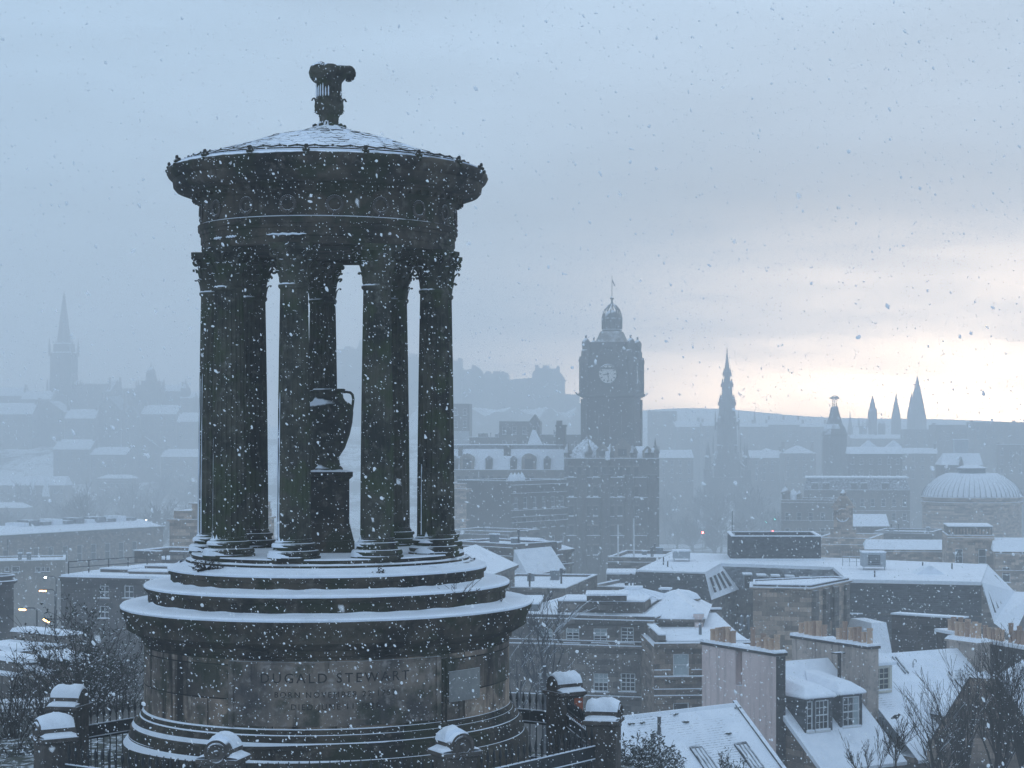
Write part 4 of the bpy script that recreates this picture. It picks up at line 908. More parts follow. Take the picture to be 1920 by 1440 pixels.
dormer(hA, 1.10, 2.78, 4.15, 25.36, 26.95, canted=True, nx=3, nz=4)
dormer(hA, 3.35, 4.72, 4.05, 25.36, 26.98, nx=3, nz=4, blind=.3)
# the grey harled gable between the houses, with the house to its right
hB = thing('harled_house', 'house with grey harled chimney gable, cream dormer window and slates showing through the snow', 'house', GM @ Vector((11, 0, 14)), 'houses on the street below the hill')
gable_wall('g', hB, 5.76, 6.46, M_TANH, potruns=((.75, 2.75, 6), (-2.95, -.55, 7)))
m = MB(GM); m.box(6.461, 15.2, -5.9, 5.6, 14, RZ_ - RP * 6.0 - .05); m.build('wall', M_BROWN, hB)
r = slope_roof('roof', 6.44, 15.25, 6.25, hB, M_SLSN, zoff=.05)
m = MB(GM); a = 9.75; m.cur = 0
for (b0, b1) in ((.3, 1.35), (2.6, 4.5)):
    for da in (0, .2): m.hull([(a + da, -b1, RZ_ - RP * b1 + .05), (a + da + .07, -b1, RZ_ - RP * b1 + .05), (a + da + .07, -b0, RZ_ - RP * b0 + .05), (a + da, -b0, RZ_ - RP * b0 + .05)], [(a + da, -b1, RZ_ - RP * b1 + .13), (a + da + .07, -b1, RZ_ - RP * b1 + .13), (a + da + .07, -b0, RZ_ - RP * b0 + .13), (a + da, -b0, RZ_ - RP * b0 + .13)])
m.hull([(a + .07, -4.5, RZ_ - RP * 4.5 + .05), (a + .2, -4.5, RZ_ - RP * 4.5 + .05), (a + .2, -2.6, RZ_ - RP * 2.6 + .05), (a + .07, -2.6, RZ_ - RP * 2.6 + .05)], [(a + .07, -4.5, RZ_ - RP * 4.5 + .09), (a + .2, -4.5, RZ_ - RP * 4.5 + .09), (a + .2, -2.6, RZ_ - RP * 2.6 + .09), (a + .07, -2.6, RZ_ - RP * 2.6 + .09)])
m.build('lead_gutter_strip', M_LEADS, hB)
dormer(hB, 6.75, 8.05, 2.35, 26.72, 28.02, nx=3, nz=4, frame=M_CREAM, wall=M_CREAM)
dormer(hB, 9.35, 10.9, 5.35, 24.45, 25.6, nx=2, nz=4, wall=M_DARKW)
m = MB(GM); b0, b1, a0, a1 = 1.5, 2.5, 12.6, 13.4
m.hull([(a0, -b1, RZ_ - RP * b1 + .05), (a1, -b1, RZ_ - RP * b1 + .05), (a1, -b0, RZ_ - RP * b0 + .05), (a0, -b0, RZ_ - RP * b0 + .05)], [(a0, -b1, RZ_ - RP * b1 + .16), (a1, -b1, RZ_ - RP * b1 + .16), (a1, -b0, RZ_ - RP * b0 + .16), (a0, -b0, RZ_ - RP * b0 + .16)]); m.build('skylight', M_SLATE, hB)
m = MB(GM); p0 = Vector((10.6, -1.0, RZ_ - .66)); m.tube([p0, p0 + Vector((0, 0, .3)), p0 + Vector((.08, 0, .42)), p0 + Vector((.2, 0, .38)), p0 + Vector((.22, 0, .26))], .025, 6); m.build('bent_vent_pipe', M_LEADS, hB)
m = MB(GM); a0 = 14.55
m.box(a0, a0 + .9, -1.6, .85, 26.2, 28.55); 
chB = m.build('chimney', M_TANH, hB); m = MB(GM); m.box(a0 - .09, a0 + .99, -1.69, .94, 28.551, 28.66); m.cur = 1; m.hull([(a0 - .09, -1.69, 28.661), (a0 + .99, -1.69, 28.661), (a0 + .99, .94, 28.661), (a0 - .09, .94, 28.661)], [(a0 + .05, -1.5, 28.85), (a0 + .8, -1.5, 28.85), (a0 + .8, .8, 28.85), (a0 + .05, .8, 28.85)]); m.build('coping', [M_TANH, M_SNOW], chB)
pots(chB, [(v.x, v.y) for v in (GM @ Vector((a0 + .45, u, 0)) for u in (-1.2, -.75, -.3, .15, .5))], 28.8)
# dark gable in front, half hidden by the bare tree
f = Facade(1738, 90.5, 1962, 88.5); hx, hz_ = f.at(1842, 1272); _, ez = f.at(1738, 1404)
hC = thing('gabled_house', 'dark rubble gable end rising behind the bare tree, snow on its roof', 'house', f.w(f.W / 2, 5, 14), 'houses on the street below the hill')
m = f.mb(); hw = hx; 
m.poly(((0, 0, 14), (f.W, 0, 14), (f.W, 0, ez), (hx + .55, 0, hz_), (hx - .55, 0, hz_), (0, 0, ez))); m.poly(((0, 12, 14), (0, 12, ez), (hx, 12, hz_), (f.W, 12, ez), (f.W, 12, 14))); m.poly(((0, 0, 14), (0, 0, ez), (0, 12, ez), (0, 12, 14))); m.poly(((f.W, 0, 14), (f.W, 12, 14), (f.W, 12, ez), (f.W, 0, ez))); m.build('gable_wall', M_BROWN, hC)
m = f.mb(); zr = hz_ - .25
m.hull([(-.25, .3, ez - .35), (hx, .3, zr - .1), (hx, 12, zr - .1), (-.25, 12, ez - .35)], [(-.25, .3, ez - .15), (hx, .3, zr), (hx, 12, zr), (-.25, 12, ez - .15)])
m.hull([(hx, .3, zr - .1), (f.W + .25, .3, ez - .35), (f.W + .25, 12, ez - .35), (hx, 12, zr - .1)], [(hx, .3, zr), (f.W + .25, .3, ez - .15), (f.W + .25, 12, ez - .15), (hx, 12, zr)]); m.build('roof', M_SNOW, hC)
m = f.mb()
for s_ in (0, 1):
    xa, xb = (0, hx - .55) if s_ == 0 else (f.W, hx + .55)
    m.hull([(xa, -.02, ez), (xb, -.02, hz_), (xb, .34, hz_), (xa, .34, ez)] if s_ == 0 else [(xb, -.02, hz_), (xa, -.02, ez), (xa, .34, ez), (xb, .34, hz_)], [(xa, -.02, ez + .16), (xb, -.02, hz_ + .12), (xb, .34, hz_ + .12), (xa, .34, ez + .16)] if s_ == 0 else [(xb, -.02, hz_ + .12), (xa, -.02, ez + .16), (xa, .34, ez + .16), (xb, .34, hz_ + .12)])
m.build('skew_coping', M_DARKW, hC)
# low slated roof with skylights, lower right of the monument
RA = P(1080, 1356, 83.2); rid = Vector((5.55, 4.4, 0)).normalized(); RZA = 27.5; rdn = Vector((rid.y, -rid.x, 0)); R1 = Vector((4.86, 90, 0)); LN = 9.0
LM = Matrix(((rid.x, -rdn.x, 0, R1.x), (rid.y, -rdn.y, 0, R1.y), (0, 0, 1, 0), (0, 0, 0, 1)))     # x along the ridge (0 = right verge), y backwards
hD = thing('slated_house', 'low house whose long slate roof is dusted with snow, three skylights near its eave', 'house', LM @ Vector((-4, 0, 14)), 'houses on the street below the hill')
PA = .80; m = MB(LM); b1 = 5.6
m.poly(((-LN, -b1, RZA - PA * b1), (0, -b1, RZA - PA * b1), (0, 0, RZA), (-LN, 0, RZA)), ((0, 0), (LN, 0), (LN, b1 * 1.28), (0, b1 * 1.28))); m.poly(((0, 0, RZA), (0, 5, RZA - 4), (-LN, 5, RZA - 4), (-LN, 0, RZA)), ((0, 0), (0, 6), (LN, 6), (LN, 0)))
m.build('roof', M_SLSN2, hD)
m = MB(LM); m.box(-LN, -.15, -5.2, 4.6, 14, RZA - 4.5); m.poly(((-.1, -5.4, RZA - 4.45), (-.1, 0, RZA - .05), (-.1, 4.8, RZA - 3.9))); m.build('wall', M_BROWN, hD)
m = MB(LM); m.hull([(-.1, -b1, RZA - PA * b1 - .1), (.12, -b1, RZA - PA * b1 - .1), (.12, .1, RZA - .02), (-.1, .1, RZA - .02)], [(-.1, -b1, RZA - PA * b1 + .13), (.12, -b1, RZA - PA * b1 + .13), (.12, .1, RZA + .16), (-.1, .1, RZA + .16)]); m.build('verge_board', M_DARKW, hD)
m = MB(LM); m.hull([(-LN, -.12, RZA - .1), (-.1, -.12, RZA - .1), (-.1, .12, RZA - .1), (-LN, .12, RZA - .1)], [(-LN, -.06, RZA + .05), (-.1, -.06, RZA + .05), (-.1, .06, RZA + .05), (-LN, .06, RZA + .05)]); m.build('ridge', M_SNOW, hD)
def on_roof(px, py):                              # where a pixel meets that roof slope
    k = Vector(((px - PX) / F, 1, (HY - py) / F)); n = Vector((rdn.x * PA, rdn.y * PA, 1)); p0 = Vector((R1.x, R1.y, RZA)); o = Vector((0, 0, ZC))
    t_ = (p0 - o).dot(n) / k.dot(n); return LM.inverted() @ (o + k * t_)
for (px, py) in ((1268, 1436), (1322, 1427), (1405, 1420)):
    c = on_roof(px, py); m = MB(LM); hw, hl = .36, .62
    q = lambda da, db, dz: (c.x + da, c.y + db, RZA + PA * (c.y + db) + dz)
    m.cur = 0
    for (d0, d1, e0, e1) in ((-hw, -hw + .07, -hl, hl), (hw - .07, hw, -hl, hl), (-hw + .07, hw - .07, hl - .07, hl), (-hw + .07, hw - .07, -hl, -hl + .07), (-.13, -.08, -hl + .07, hl - .07), (.08, .13, -hl + .07, hl - .07)):
        m.hull([q(d0, e0, -.02), q(d1, e0, -.02), q(d1, e1, -.02), q(d0, e1, -.02)], [q(d0, e0, .10), q(d1, e0, .10), q(d1, e1, .10), q(d0, e1, .10)])
    sk = m.build('skylight', M_SLATE, hD); m = MB(LM); m.poly((q(-hw, -hl, .06), q(hw, -hl, .06), q(hw, hl, .06), q(-hw, hl, .06))); m.build('pane', M_PLANT, sk)
for (px, py, h) in ((1236, 1376, .72), (1224, 1404, .62)):
    c = on_roof(px, py); m = MB(LM); z = RZA + PA * c.y; m.lathe([(.11, z - .1), (.11, z + .08), (.085, z + .12), (.08, z + h), (.1, z + h), (.1, z + h + .04), (.01, z + h + .04)], (c.x, c.y), 10); m.build('vent_pipe', M_SLATE, hD)
for (px, py) in ((1268, 1340), (1205, 1356), (1183, 1358), (1285, 1355), (1383, 1328), (1367, 1376)):
    c = on_roof(px, py); m = MB(LM); z = RZA + PA * c.y
    for q_ in range(5): m.ball((c.x + random.uniform(-.16, .16), c.y + random.uniform(-.1, .1), z + .03), random.uniform(.04, .08), 6, 4, (1.3, 1, .7), .2)
    m.build('moss_tuft', M_LEAF, hD)
# ------------------------------------------------------------------ middle distance, right of the monument
WK = dict(nx=2, nz=2, fw=.07)
# stone house with one tall window, left of the pink gable
f = Facade(1226, 117, 1420, 117.6); zt = f.at(1226, 1213)[1]
th = thing('stone_house', 'brown stone house with one tall blinded window and snow along its string courses', 'house', f.w(f.W / 2, 6, 12))
xa, za = f.at(1262, 1226); xb, zb_ = f.at(1292, 1268); h = (xa, zb_, xb, za); _, za2 = f.at(1262, 1318); h2 = (xa, za2 - 1.6, xb, za2)
shell(th, f, f.W, 15, 12, zt, M_BROWN, (h, h2)); window(th, f, h, nx=1, nz=2, pane=M_BLIND); window(th, f, h2, nx=1, nz=2)
for py, pr, hh in ((1213, .35, .22), (1260, .08, .1), (1273, .3, .14), (1296, .08, .1), (1308, .12, .1)): cornice(th, f, 0, f.W if py != 1260 else f.W, f.at(1226, py)[1], hh, pr, M_BROWN) if py != 1260 else [cornice(th, f, a, b, f.at(1226, py)[1], hh, pr, M_BROWN) for a, b in ((0, xa - .12), (xb + .12, f.W))]
m = f.mb(); zp = f.at(1240, 1196)[1]; m.box(.35, .75, .3, 15.2, zt + .001, zp + .12); m.box(.75, f.W - .4, .3, .7, zt + .001, zt + .25); m.box(.75, f.W, 14.8, 15.2, zt + .001, zp + .3); m.cur = 1
m.box(.3, .8, .25, 15.25, zp + .121, zp + .2); m.box(.8, f.W - .4, .25, .75, zt + .251, zt + .33); m.box(.8, f.W, 14.75, 15.25, zp + .301, zp + .4); m.build('parapet', [M_GREY, M_SNOW], th)
m = f.mb(); m.hull([(.76, .71, zt + .01), (f.W - .4, .71, zt + .01), (f.W - .4, 14.79, zt + .01), (.76, 14.79, zt + .01)], [(.76, .71, zt + .1), (f.W - .4, .71, zt + .1), (f.W - .4, 14.79, zp + .1), (.76, 14.79, zp + .02)]); m.build('snow_roof', M_SNOW, th)
for (px, py) in ((1313, 1188), (1391, 1172), (1403, 1172)): 
    q = PZ(px, py, zt + .3); m = MB(); m.lathe([(.1, q.z - .3), (.09, q.z + .55), (.13, q.z + .56), (.01, q.z + .66)], (q.x, q.y), 8); m.build('roof_vent', M_LEADS, th)
# long dark office building with the glazed roof light
f = Facade(950, 126.4, 1228, 124.0); zt = f.at(1100, 1168)[1]
th = thing('long_stone_building', 'long dark stone building with snow-lined string courses and a glazed pyramid on its roof', 'building', f.w(f.W / 2, 8, 10))
hs = []
for (a, b, c_, d) in ((1112, 1178, 1138, 1206), (1163, 1176, 1188, 1206), (1060, 1178, 1086, 1206), (1010, 1178, 1036, 1206), (1112, 1262, 1140, 1298), (1163, 1262, 1191, 1298), (1060, 1262, 1088, 1298), (1010, 1262, 1038, 1298)):
    xa, z1 = f.at(a, b); xb, z0 = f.at(c_, d); hs.append((xa, z0, xb, z1))
shell(th, f, f.W, 13, 10, zt, M_GREY, hs)
for i, h in enumerate(hs): window(th, f, h, nx=2 if i < 4 else 3, nz=4, blind=(.55, .0, .3, .6, .5, .0, .4, .2)[i])
for py, pr, hh in ((1168, .4, .25), (1158, .2, .16), (1205, .1, .12), (1214, .25, .16), (1308, .15, .14)): cornice(th, f, 0, f.W, f.at(1100, py)[1], hh, pr, M_GREY)
flat_roof(th, f, f.W, 13, zt + .3, .12, mat=M_GREY)
def roofbox(th, a, b, ytop, zbase, depth, name, mat, snow=.1, hh=None):
    """box on a roof: from pixel a (bottom left) to b (bottom right) standing on level zbase"""
    p, q = PZ(a[0], a[1], zbase), PZ(b[0], b[1], zbase); g = Facade.__new__(Facade); g.a = Vector((p.x, p.y)); g.d = Vector((q.x - p.x, q.y - p.y)); g.W = g.d.length; g.d.normalize(); g.rz = math.atan2(g.d.y, g.d.x); g.M = Matrix.Translation((p.x, p.y, 0)) @ Matrix.Rotation(g.rz, 4, 'Z')
    z1 = zbase + hh if hh else ZC + (HY - ytop) * p.y / F
    m = MB(g.M); m.box(0, g.W, 0, depth, zbase, z1); m.cur = 1
    if snow: m.box(-.08, g.W + .08, -.08, depth + .08, z1 + .001, z1 + snow)
    o = m.build(name, [mat, M_SNOW], th) if th is not None else m.build(name, [mat, M_SNOW], origin=((p.x + q.x) / 2, p.y, zbase))
    return o, g, z1
zr = zt + .42
roofbox(th, (1046, 1148), (1206, 1150), 1127, zr, 4, 'attic', M_GREY); roofbox(th, (958, 1146), (1010, 1146), 1133, zr, 6, 'roof_deck', M_LEADS)
o, g, z1 = roofbox(th, (1100, 1127), (1175, 1127), 1117, zr + 1.0, 3, 'attic', M_DARKW)
# glazed pyramid
c = PZ(1188, 1124, zr + .6); m = MB(); s_ = 2.2; zb_ = zr + .6; ap = Z(1104, c.y + 2); m.hull([(c.x - s_, c.y, zb_), (c.x + s_, c.y, zb_), (c.x + s_, c.y + 4, zb_), (c.x - s_, c.y + 4, zb_)], [(c.x - .5, c.y + 1.6, ap), (c.x + .5, c.y + 1.6, ap), (c.x + .5, c.y + 2.4, ap), (c.x - .5, c.y + 2.4, ap)]); py_ = m.build('roof_light', M_LEADS, th)
m = MB()
for i in range(9): u = i / 8; m.tube([(c.x - s_ + 2 * s_ * u, c.y - .02, zb_), (c.x - .5 + u, c.y + 1.58, ap)], .05, 4)
for i in range(6): u = i / 5; m.tube([(c.x + s_ + .02, c.y + 4 * u, zb_), (c.x + .5, c.y + 1.6 + .8 * u, ap)], .05, 4)
m.box(c.x - .62, c.x + .62, c.y + 1.5, c.y + 2.5, ap, ap + .18); m.build('glazing_bars', M_SNOW, py_)
# hipped wing with a round lantern at its right end
f2 = Facade(1204, 125.5, 1319, 125.2); zt2 = f2.at(1240, 1160)[1]
th = thing('hipped_building', 'low building with hipped snow roof and a small round lantern, right of the glazed pyramid', 'building', f2.w(f2.W / 2, 4, 12))
shell(th, f2, f2.W - .02, 10, 12, zt2, M_GREY); cornice(th, f2, 0, f2.W, zt2 - .2, .2, .3, M_GREY); cornice(th, f2, 0, f2.W, zt2 - .9, .15, .25, M_GREY)
hip_roof(th, f2, f2.W, 10, zt2 + .02, 1.35, inset=3.2)
c = f2.w(2.1, 7, 0); zz = Z(1130, c.y); m = MB(); m.lathe([(1.15, zz - .9), (1.15, zz + .15), (1.35, zz + .2), (1.35, zz + .32)], (c.x, c.y), 24, sm=False); m.cur = 1; m.lathe([(1.32, zz + .33), (1.1, zz + .62), (.6, zz + .82), (.01, zz + .9)], (c.x, c.y), 24); m.build('lantern', [M_GREY, M_SNOW], th)
chimney(th, f2, f2.W - .3, -.05, .5, .5, zt2 - .9, zt2 + .35, 0, M_PINK)
# low wing behind, with two pale flagpoles
f = Facade(1140, 232, 1240, 230); th, _, zt = block('flat_roofed_building', 'flat-roofed stone block with two white flagpoles standing on its parapet', 'building', f, 14, 8, 1052, M_GREY, p=.5, corn=((-.4, .3, .4),))
for px, y0 in ((1158.5, 984), (1188, 972)):
    q = f.w(f.at(px, 1050)[0], .15, 0); m = MB(); m.tube([(q.x, q.y, zt + .3), (q.x, q.y, Z(y0, q.y))], [.13, .09], 8); m.build('flagpole', M_FRAME, th)
f = Facade(1100, 200, 1215, 196); th, _, zt = block('low_stone_range', 'low stone range with a small snow-covered roof, behind the glazed pyramid', 'building', f, 10, 8, 1107, M_GREY, p=.4, corn=((-.5, .3, .3),))
roofbox(th, (1138, 1095), (1192, 1095), 1077, zt, 6, 'penthouse', M_SLATE, .2)
f = Facade(1060, 170, 1120, 186); th, _, zt = block('parapeted_building', 'stone building end with sloping snowy parapet, left of the glazed pyramid', 'building', f, 8, 8, 1110, M_GREY, p=.3)
# mansard office block
ZM = 27.16; q = lambda px, py, z=ZM: PZ(px, py, z)
TOP = [q(1192, 1070), q(1322, 1074), q(1352, 1057), q(1562, 1064), q(1588, 1087), q(1840, 1092), q(1852, 1059), q(1664, 1051), q(1400, 1040), q(1262, 1037)]
th = thing('mansard_office_block', 'long office block with dark mansard walls and a wide flat roof under smooth snow', 'building', Vector((20, 180, 12)))
m = MB(); m.prism([(p.x, p.y) for p in TOP], ZM - .25, ZM + .05); m.build('snow_roof', M_SNOW, th)
def off(p, dx, dy, z): return Vector((p.x + dx, p.y + dy, z))
zl = 24.75; m = MB(); a, b, c_, d_, e_, g_ = TOP[0], TOP[1], TOP[2], TOP[3], TOP[4], TOP[5]
for A, B, (ax, ay), (bx, by), mt in ((a, b, (-.4, -.5), (.55, -.5), 0), (b, c_, (.55, -.5), (1.7, -.5), 1), (c_, d_, (1.7, -.5), (.6, -.9), 2), (d_, e_, (.2, -.4), (.2, -.4), 0)):
    m.cur = mt; m.poly((off(A, ax, ay, zl), off(B, bx, by, zl), off(B, 0, 0, ZM - .1), off(A, 0, 0, ZM - .1)))
m.cur = 0; m.poly((off(TOP[9], -.4, 0, zl), off(a, -.4, -.5, zl), off(a, 0, 0, ZM - .1), off(TOP[9], 0, 0, ZM - .1)))
m.build('mansard', [M_SLATE, M_SNOW, M_SLATED], th)
m = MB(); wl = [off(a, -.1, -.2, 0), off(b, .4, -.3, 0), off(c_, 1.5, -.3, 0), off(d_, .3, -.5, 0), off(e_, 0, 0, 0), off(g_, 0, 0, 0), off(TOP[6], 0, 0, 0), off(TOP[7], 0, 0, 0), off(TOP[8], 0, 0, 0), off(TOP[9], 0, 0, 0)]
m.prism([(p.x, p.y) for p in wl], 10, zl - .001); m.build('wall', M_GREY, th)
m = MB(); e2, g2 = off(e_, 0, -.06, 0), off(g_, 0, -.06, 0); zd = Z(1157, g_.y)
m.poly(((e2.x, e2.y, zd - 4), (g2.x, g2.y, zd - 4), (g2.x, g2.y, zd), (e2.x, e2.y, zd))); m.poly(((e2.x, e2.y, zd + .12), (g2.x, g2.y, zd + .12), (g2.x, g2.y, ZM - .26), (e2.x, e2.y, ZM - .26))); m.cur = 1; m.box(e2.x, g2.x, e2.y - .3, e2.y - .02, zd, zd + .12); m.build('slate_hanging', [M_SLATE, M_SNOW], th)
# right end: snow-covered slope with ribs, a ledge and its wall
r0, r1 = TOP[5], TOP[6]; zs = 24.6; m = MB(); s0, s1 = off(r0, 1.1, .2, zs - .9), off(r1, 2.6, .3, zs); m.poly((r0 + Vector((.02, -.04, 0)), s0, s1, r1 + Vector((.02, 0, 0)))); l0, l1 = off(s0, 1.6, .1, s0.z - 1.2), off(s1, 2.0, .2, s1.z - .1); m.poly((s0, l0, l1, s1)); 
m.cur = 1
m.poly((Vector((r0.x, r0.y - .03, 10)), Vector((l0.x, l0.y, 10)), l0, s0, Vector((r0.x, r0.y - .03, r0.z - .3)))); m.poly((Vector((l0.x, l0.y, 10)), Vector((l1.x, l1.y, 10)), l1, l0)); m.build('end_slope', [M_SNOW, M_GREY], th)
m = MB()
for i in range(6):
    u = .12 + .14 * i; A = r0.lerp(r1, u); B = s0.lerp(s1, u); m.tube([A.lerp(B, .28) + Vector((.05, 0, .05)), A.lerp(B, .85) + Vector((.05, 0, .05))], .1, 5)
m.build('roof_ribs', M_SLATE, th)
for i in range(4):                              # narrow louvres on the snowy hip of the left wing
    u = .18 + .2 * i; A = b.lerp(c_, u); B = off(b, .55, -.5, zl).lerp(off(c_, 1.7, -.5, zl), u); A2 = Vector((A.x, A.y, ZM - .1)); m = MB(); m.tube([A2.lerp(B, .22) + Vector((.06, -.02, .05)), A2.lerp(B, .8) + Vector((.06, -.02, .05))], .13, 4); m.build('louvre', M_SLATE, th)
fr_ = Facade.__new__(Facade); A, B = c_, d_; p0 = off(c_, 1.7, -.5, 0); p1 = off(d_, .6, -.9, 0)
for (pa, pb, ya, yb) in ((1394, 1408, 1077, 1102), (1420, 1434, 1079, 1092), (1447, 1460, 1080, 1091), (1473, 1487, 1081, 1090), (1500, 1514, 1083, 1091), (1526, 1540, 1084, 1092)):
    Yc = 185.6; A = P(pa, yb, Yc); B = P(pb, ya, Yc); m = MB(); m.box(A.x, B.x, Yc - .9, Yc + .8, A.z, B.z); m.cur = 1; m.poly(((A.x + .06, Yc - .91, A.z + .06), (B.x - .06, Yc - .91, A.z + .06), (B.x - .06, Yc - .91, B.z - .06), (A.x + .06, Yc - .91, B.z - .06))); m.cur = 2; m.box(A.x - .08, B.x + .08, Yc - 1, Yc + .8, B.z + .001, B.z + .14); m.build('dormer_window', [M_LEADS, M_GLASS, M_SNOW], th)
m = MB(); p, q2 = q(1372, 1051), q(1538, 1050); z1 = Z(1006, p.y); x0, x1, y0, y1 = p.x, q2.x, p.y, p.y + 8.5
for (a0, a1, b0, b1) in ((x0, x1, y0, y0 + .2), (x0, x1, y1 - .2, y1), (x0, x0 + .2, y0 + .2, y1 - .2), (x1 - .2, x1, y0 + .2, y1 - .2)): m.box(a0, a1, b0, b1, ZM, z1)
m.cur = 1
for (a0, a1, b0, b1) in ((x0 - .05, x1 + .05, y0 - .05, y0 + .3), (x0 - .05, x1 + .05, y1 - .3, y1 + .05), (x0 - .051, x0 + .3, y0 + .3, y1 - .3), (x1 - .3, x1 + .051, y0 + .3, y1 - .3)): m.box(a0, a1, b0, b1, z1 + .001, z1 + .1)
m.box(x0 - .3, x1 + .3, y0 - .5, y0 - .01, ZM + .05, ZM + .2); m.build('plant_screen', [M_SLATE, M_SNOW], th)
# units standing on that roof: things of their own
def unit(px0, px1, pyb, pyt, lab, louv=True, legs=True):
    A = q(px0, pyb); B = q(px1, pyb); zt_ = Z(pyt, A.y); t_ = thing('rooftop_unit', lab, 'plant unit', (A.lerp(B, .5).x, A.y, ZM + .06), 'ventilation units on the flat office roof')
    m = MB(); lg = .35 if legs else .02; m.box(A.x, B.x, A.y, A.y + 2.2, ZM + lg, zt_); m.cur = 1; m.box(A.x - .05, B.x + .05, A.y - .05, A.y + 2.25, zt_ + .001, zt_ + .1); m.build('casing', [M_PLANT, M_SNOW], t_)
    if louv:
        m = MB(); w = B.x - A.x
        for i in range(5): zz = ZM + lg + .25 + (zt_ - ZM - lg - .5) * i / 4; m.box(A.x + w * .22, A.x + w * .75, A.y - .05, A.y - .002, zz - .06, zz + .05)
        m.build('louvre', M_SLATE, t_)
    if legs:
        for xx in (A.x + .1, B.x - .1): m = MB(); m.box(xx - .05, xx + .05, A.y + .05, A.y + .15, ZM + .04, ZM + lg); m.build('leg', M_PLANT, t_)
unit(1262, 1294, 1054, 1034, 'pale box-shaped ventilation unit at the left end of the flat office roof', louv=False)
unit(1618, 1661, 1070, 1037, 'large grey ventilation unit with a louvred front, standing on legs on the flat office roof')
for (px, pyb, pyt) in ((1252, 1064, 1052), (1640, 1083, 1070), (1730, 1067, 1054), (1785, 1068, 1056), (1244, 1060, 1044)):
    A = q(px, pyb); m = MB(); m.tube([(A.x, A.y, ZM), (A.x, A.y, Z(pyt, A.y))], .07, 6); m.build('roof_pipe', M_SLATE, th)
A = q(1745, 1078); m = MB(); m.hull([(A.x - 1.3, A.y, ZM + .04), (A.x + 1.3, A.y, ZM + .04), (A.x + 1.2, A.y + 2.5, ZM + .04), (A.x - 1.4, A.y + 2.5, ZM + .04)], [(A.x - .1, A.y + .2, ZM + .8), (A.x + .1, A.y + .2, ZM + .8), (A.x + .1, A.y + 2.4, ZM + .8), (A.x - .1, A.y + 2.4, ZM + .8)]); m.build('roof_light', M_SNOW, th)
m = MB()
for i in range(7): A = q(1580 + i * 13, 1062 + i * .4); m.tube([(A.x, A.y, ZM), (A.x, A.y, ZM + .95)], .035, 4)
A, B = q(1580, 1062), q(1658, 1064.4)
for z in (.5, .95): m.tube([(A.x, A.y, ZM + z), (B.x, B.y, ZM + z)], .03, 4)
m.build('guard_rail', M_PLANT, th)
o, g, z1 = roofbox(th, (1562, 1093), (1586, 1090), 1066, 25.5, 1.2, 'chimney', M_TAN, .08)
# tan ashlar block with heavy cornice, between the stacks and the mansard block
z1 = Z(1096, 150); A, B, C_ = P(1412, 1100, 150), P(1520, 1100, 149), P(1592, 1090, 156.5); pl = [(A.x, A.y), (B.x, B.y), (C_.x, C_.y), (C_.x - 1.0, C_.y + 1.6), (A.x + .3, A.y + 4.5)]
th = thing('tan_stone_block', 'square tan stone block with a heavy snow-lined cornice, in front of the mansard building', 'building', Vector((13, 155, 14)))
def grow(pl, k):
    cx = sum(p[0] for p in pl) / len(pl); cy = sum(p[1] for p in pl) / len(pl); return [(cx + (p[0] - cx) * k, cy + (p[1] - cy) * k) for p in pl]
zc = Z(1106, 150)
m = MB(); m.prism(pl, 12, zc); m.build('wall', M_TAN, th)
m = MB(); m.prism(grow(pl, 1.0), zc + .001, zc + .12, grow(pl, 1.07)); m.prism(grow(pl, 1.075), zc + .121, zc + .2); m.cur = 1; m.prism(grow(pl, 1.075), zc + .201, zc + .27); m.build('cornice', [M_TAN, M_SNOW], th)
m = MB(); inn = grow(pl, .96); ou = grow(pl, 1.0)
for i in range(5):
    j = (i + 1) % 5; m.cur = 0; m.hull([(*ou[i], zc + .271), (*ou[j], zc + .271), (*inn[j], zc + .271), (*inn[i], zc + .271)], [(*ou[i], z1), (*ou[j], z1), (*inn[j], z1), (*inn[i], z1)]); m.cur = 1; m.hull([(*ou[i], z1 + .001), (*ou[j], z1 + .001), (*inn[j], z1 + .001), (*inn[i], z1 + .001)], [(*ou[i], z1 + .07), (*ou[j], z1 + .07), (*inn[j], z1 + .07), (*inn[i], z1 + .07)])
m.build('parapet', [M_DARKW, M_SNOW], th)
m = MB(); m.prism(grow(pl, .958), zc + .272, zc + .33); m.build('snow_roof', M_SNOW, th)
f = Facade(1520, 148.9, 1592, 156.4)
for (x0, x1) in ((.3, 1.2), (2.6, 3.6), (4.6, 5.6), (7.2, 8.0)):
    if x1 < f.W: m = f.mb(); m.box(x0, x1, -.22, -.01, 12, zc - .01); m.build('pilaster', M_GREY, th)
m = f.mb(); m.box(3.75, 4.45, -.03, .02, zc - 2.6, zc - .5); m.build('slit_opening', M_INS, th)
# dark party walls with chimney pots, behind the second house
f = Facade(1672, 128, 1802, 125); z1 = f.at(1672, 1152)[1]
th = thing('dark_party_wall', 'big blank dark rubble wall with a snow line along its top, behind the slated roof', 'wall', f.w(f.W / 2, 1, 12))
m = f.mb(); m.box(0, f.W, 0, .9, 12, z1); m.cur = 1; m.box(-.05, f.W + .05, -.08, .98, z1 + .001, z1 + .1); m.build('masonry', [M_DARKW, M_SNOW], th)
f = Facade(1757, 119, 1850, 113.5); z1 = f.at(1757, 1181)[1]
th = thing('chimney_wall', 'dark gable wall with a sloping snow top carrying a row of red clay pots', 'wall', f.w(f.W / 2, 1, 12), 'chimney walls at the right edge')
m = f.mb(); m.box(0, f.W, 0, .8, 12, z1 - .1); m.cur = 1; m.box(-.1, f.W + .1, -.12, .95, z1 - .099, z1 + .08); w_ = m.build('masonry', [M_DARKW, M_SNOW], th)
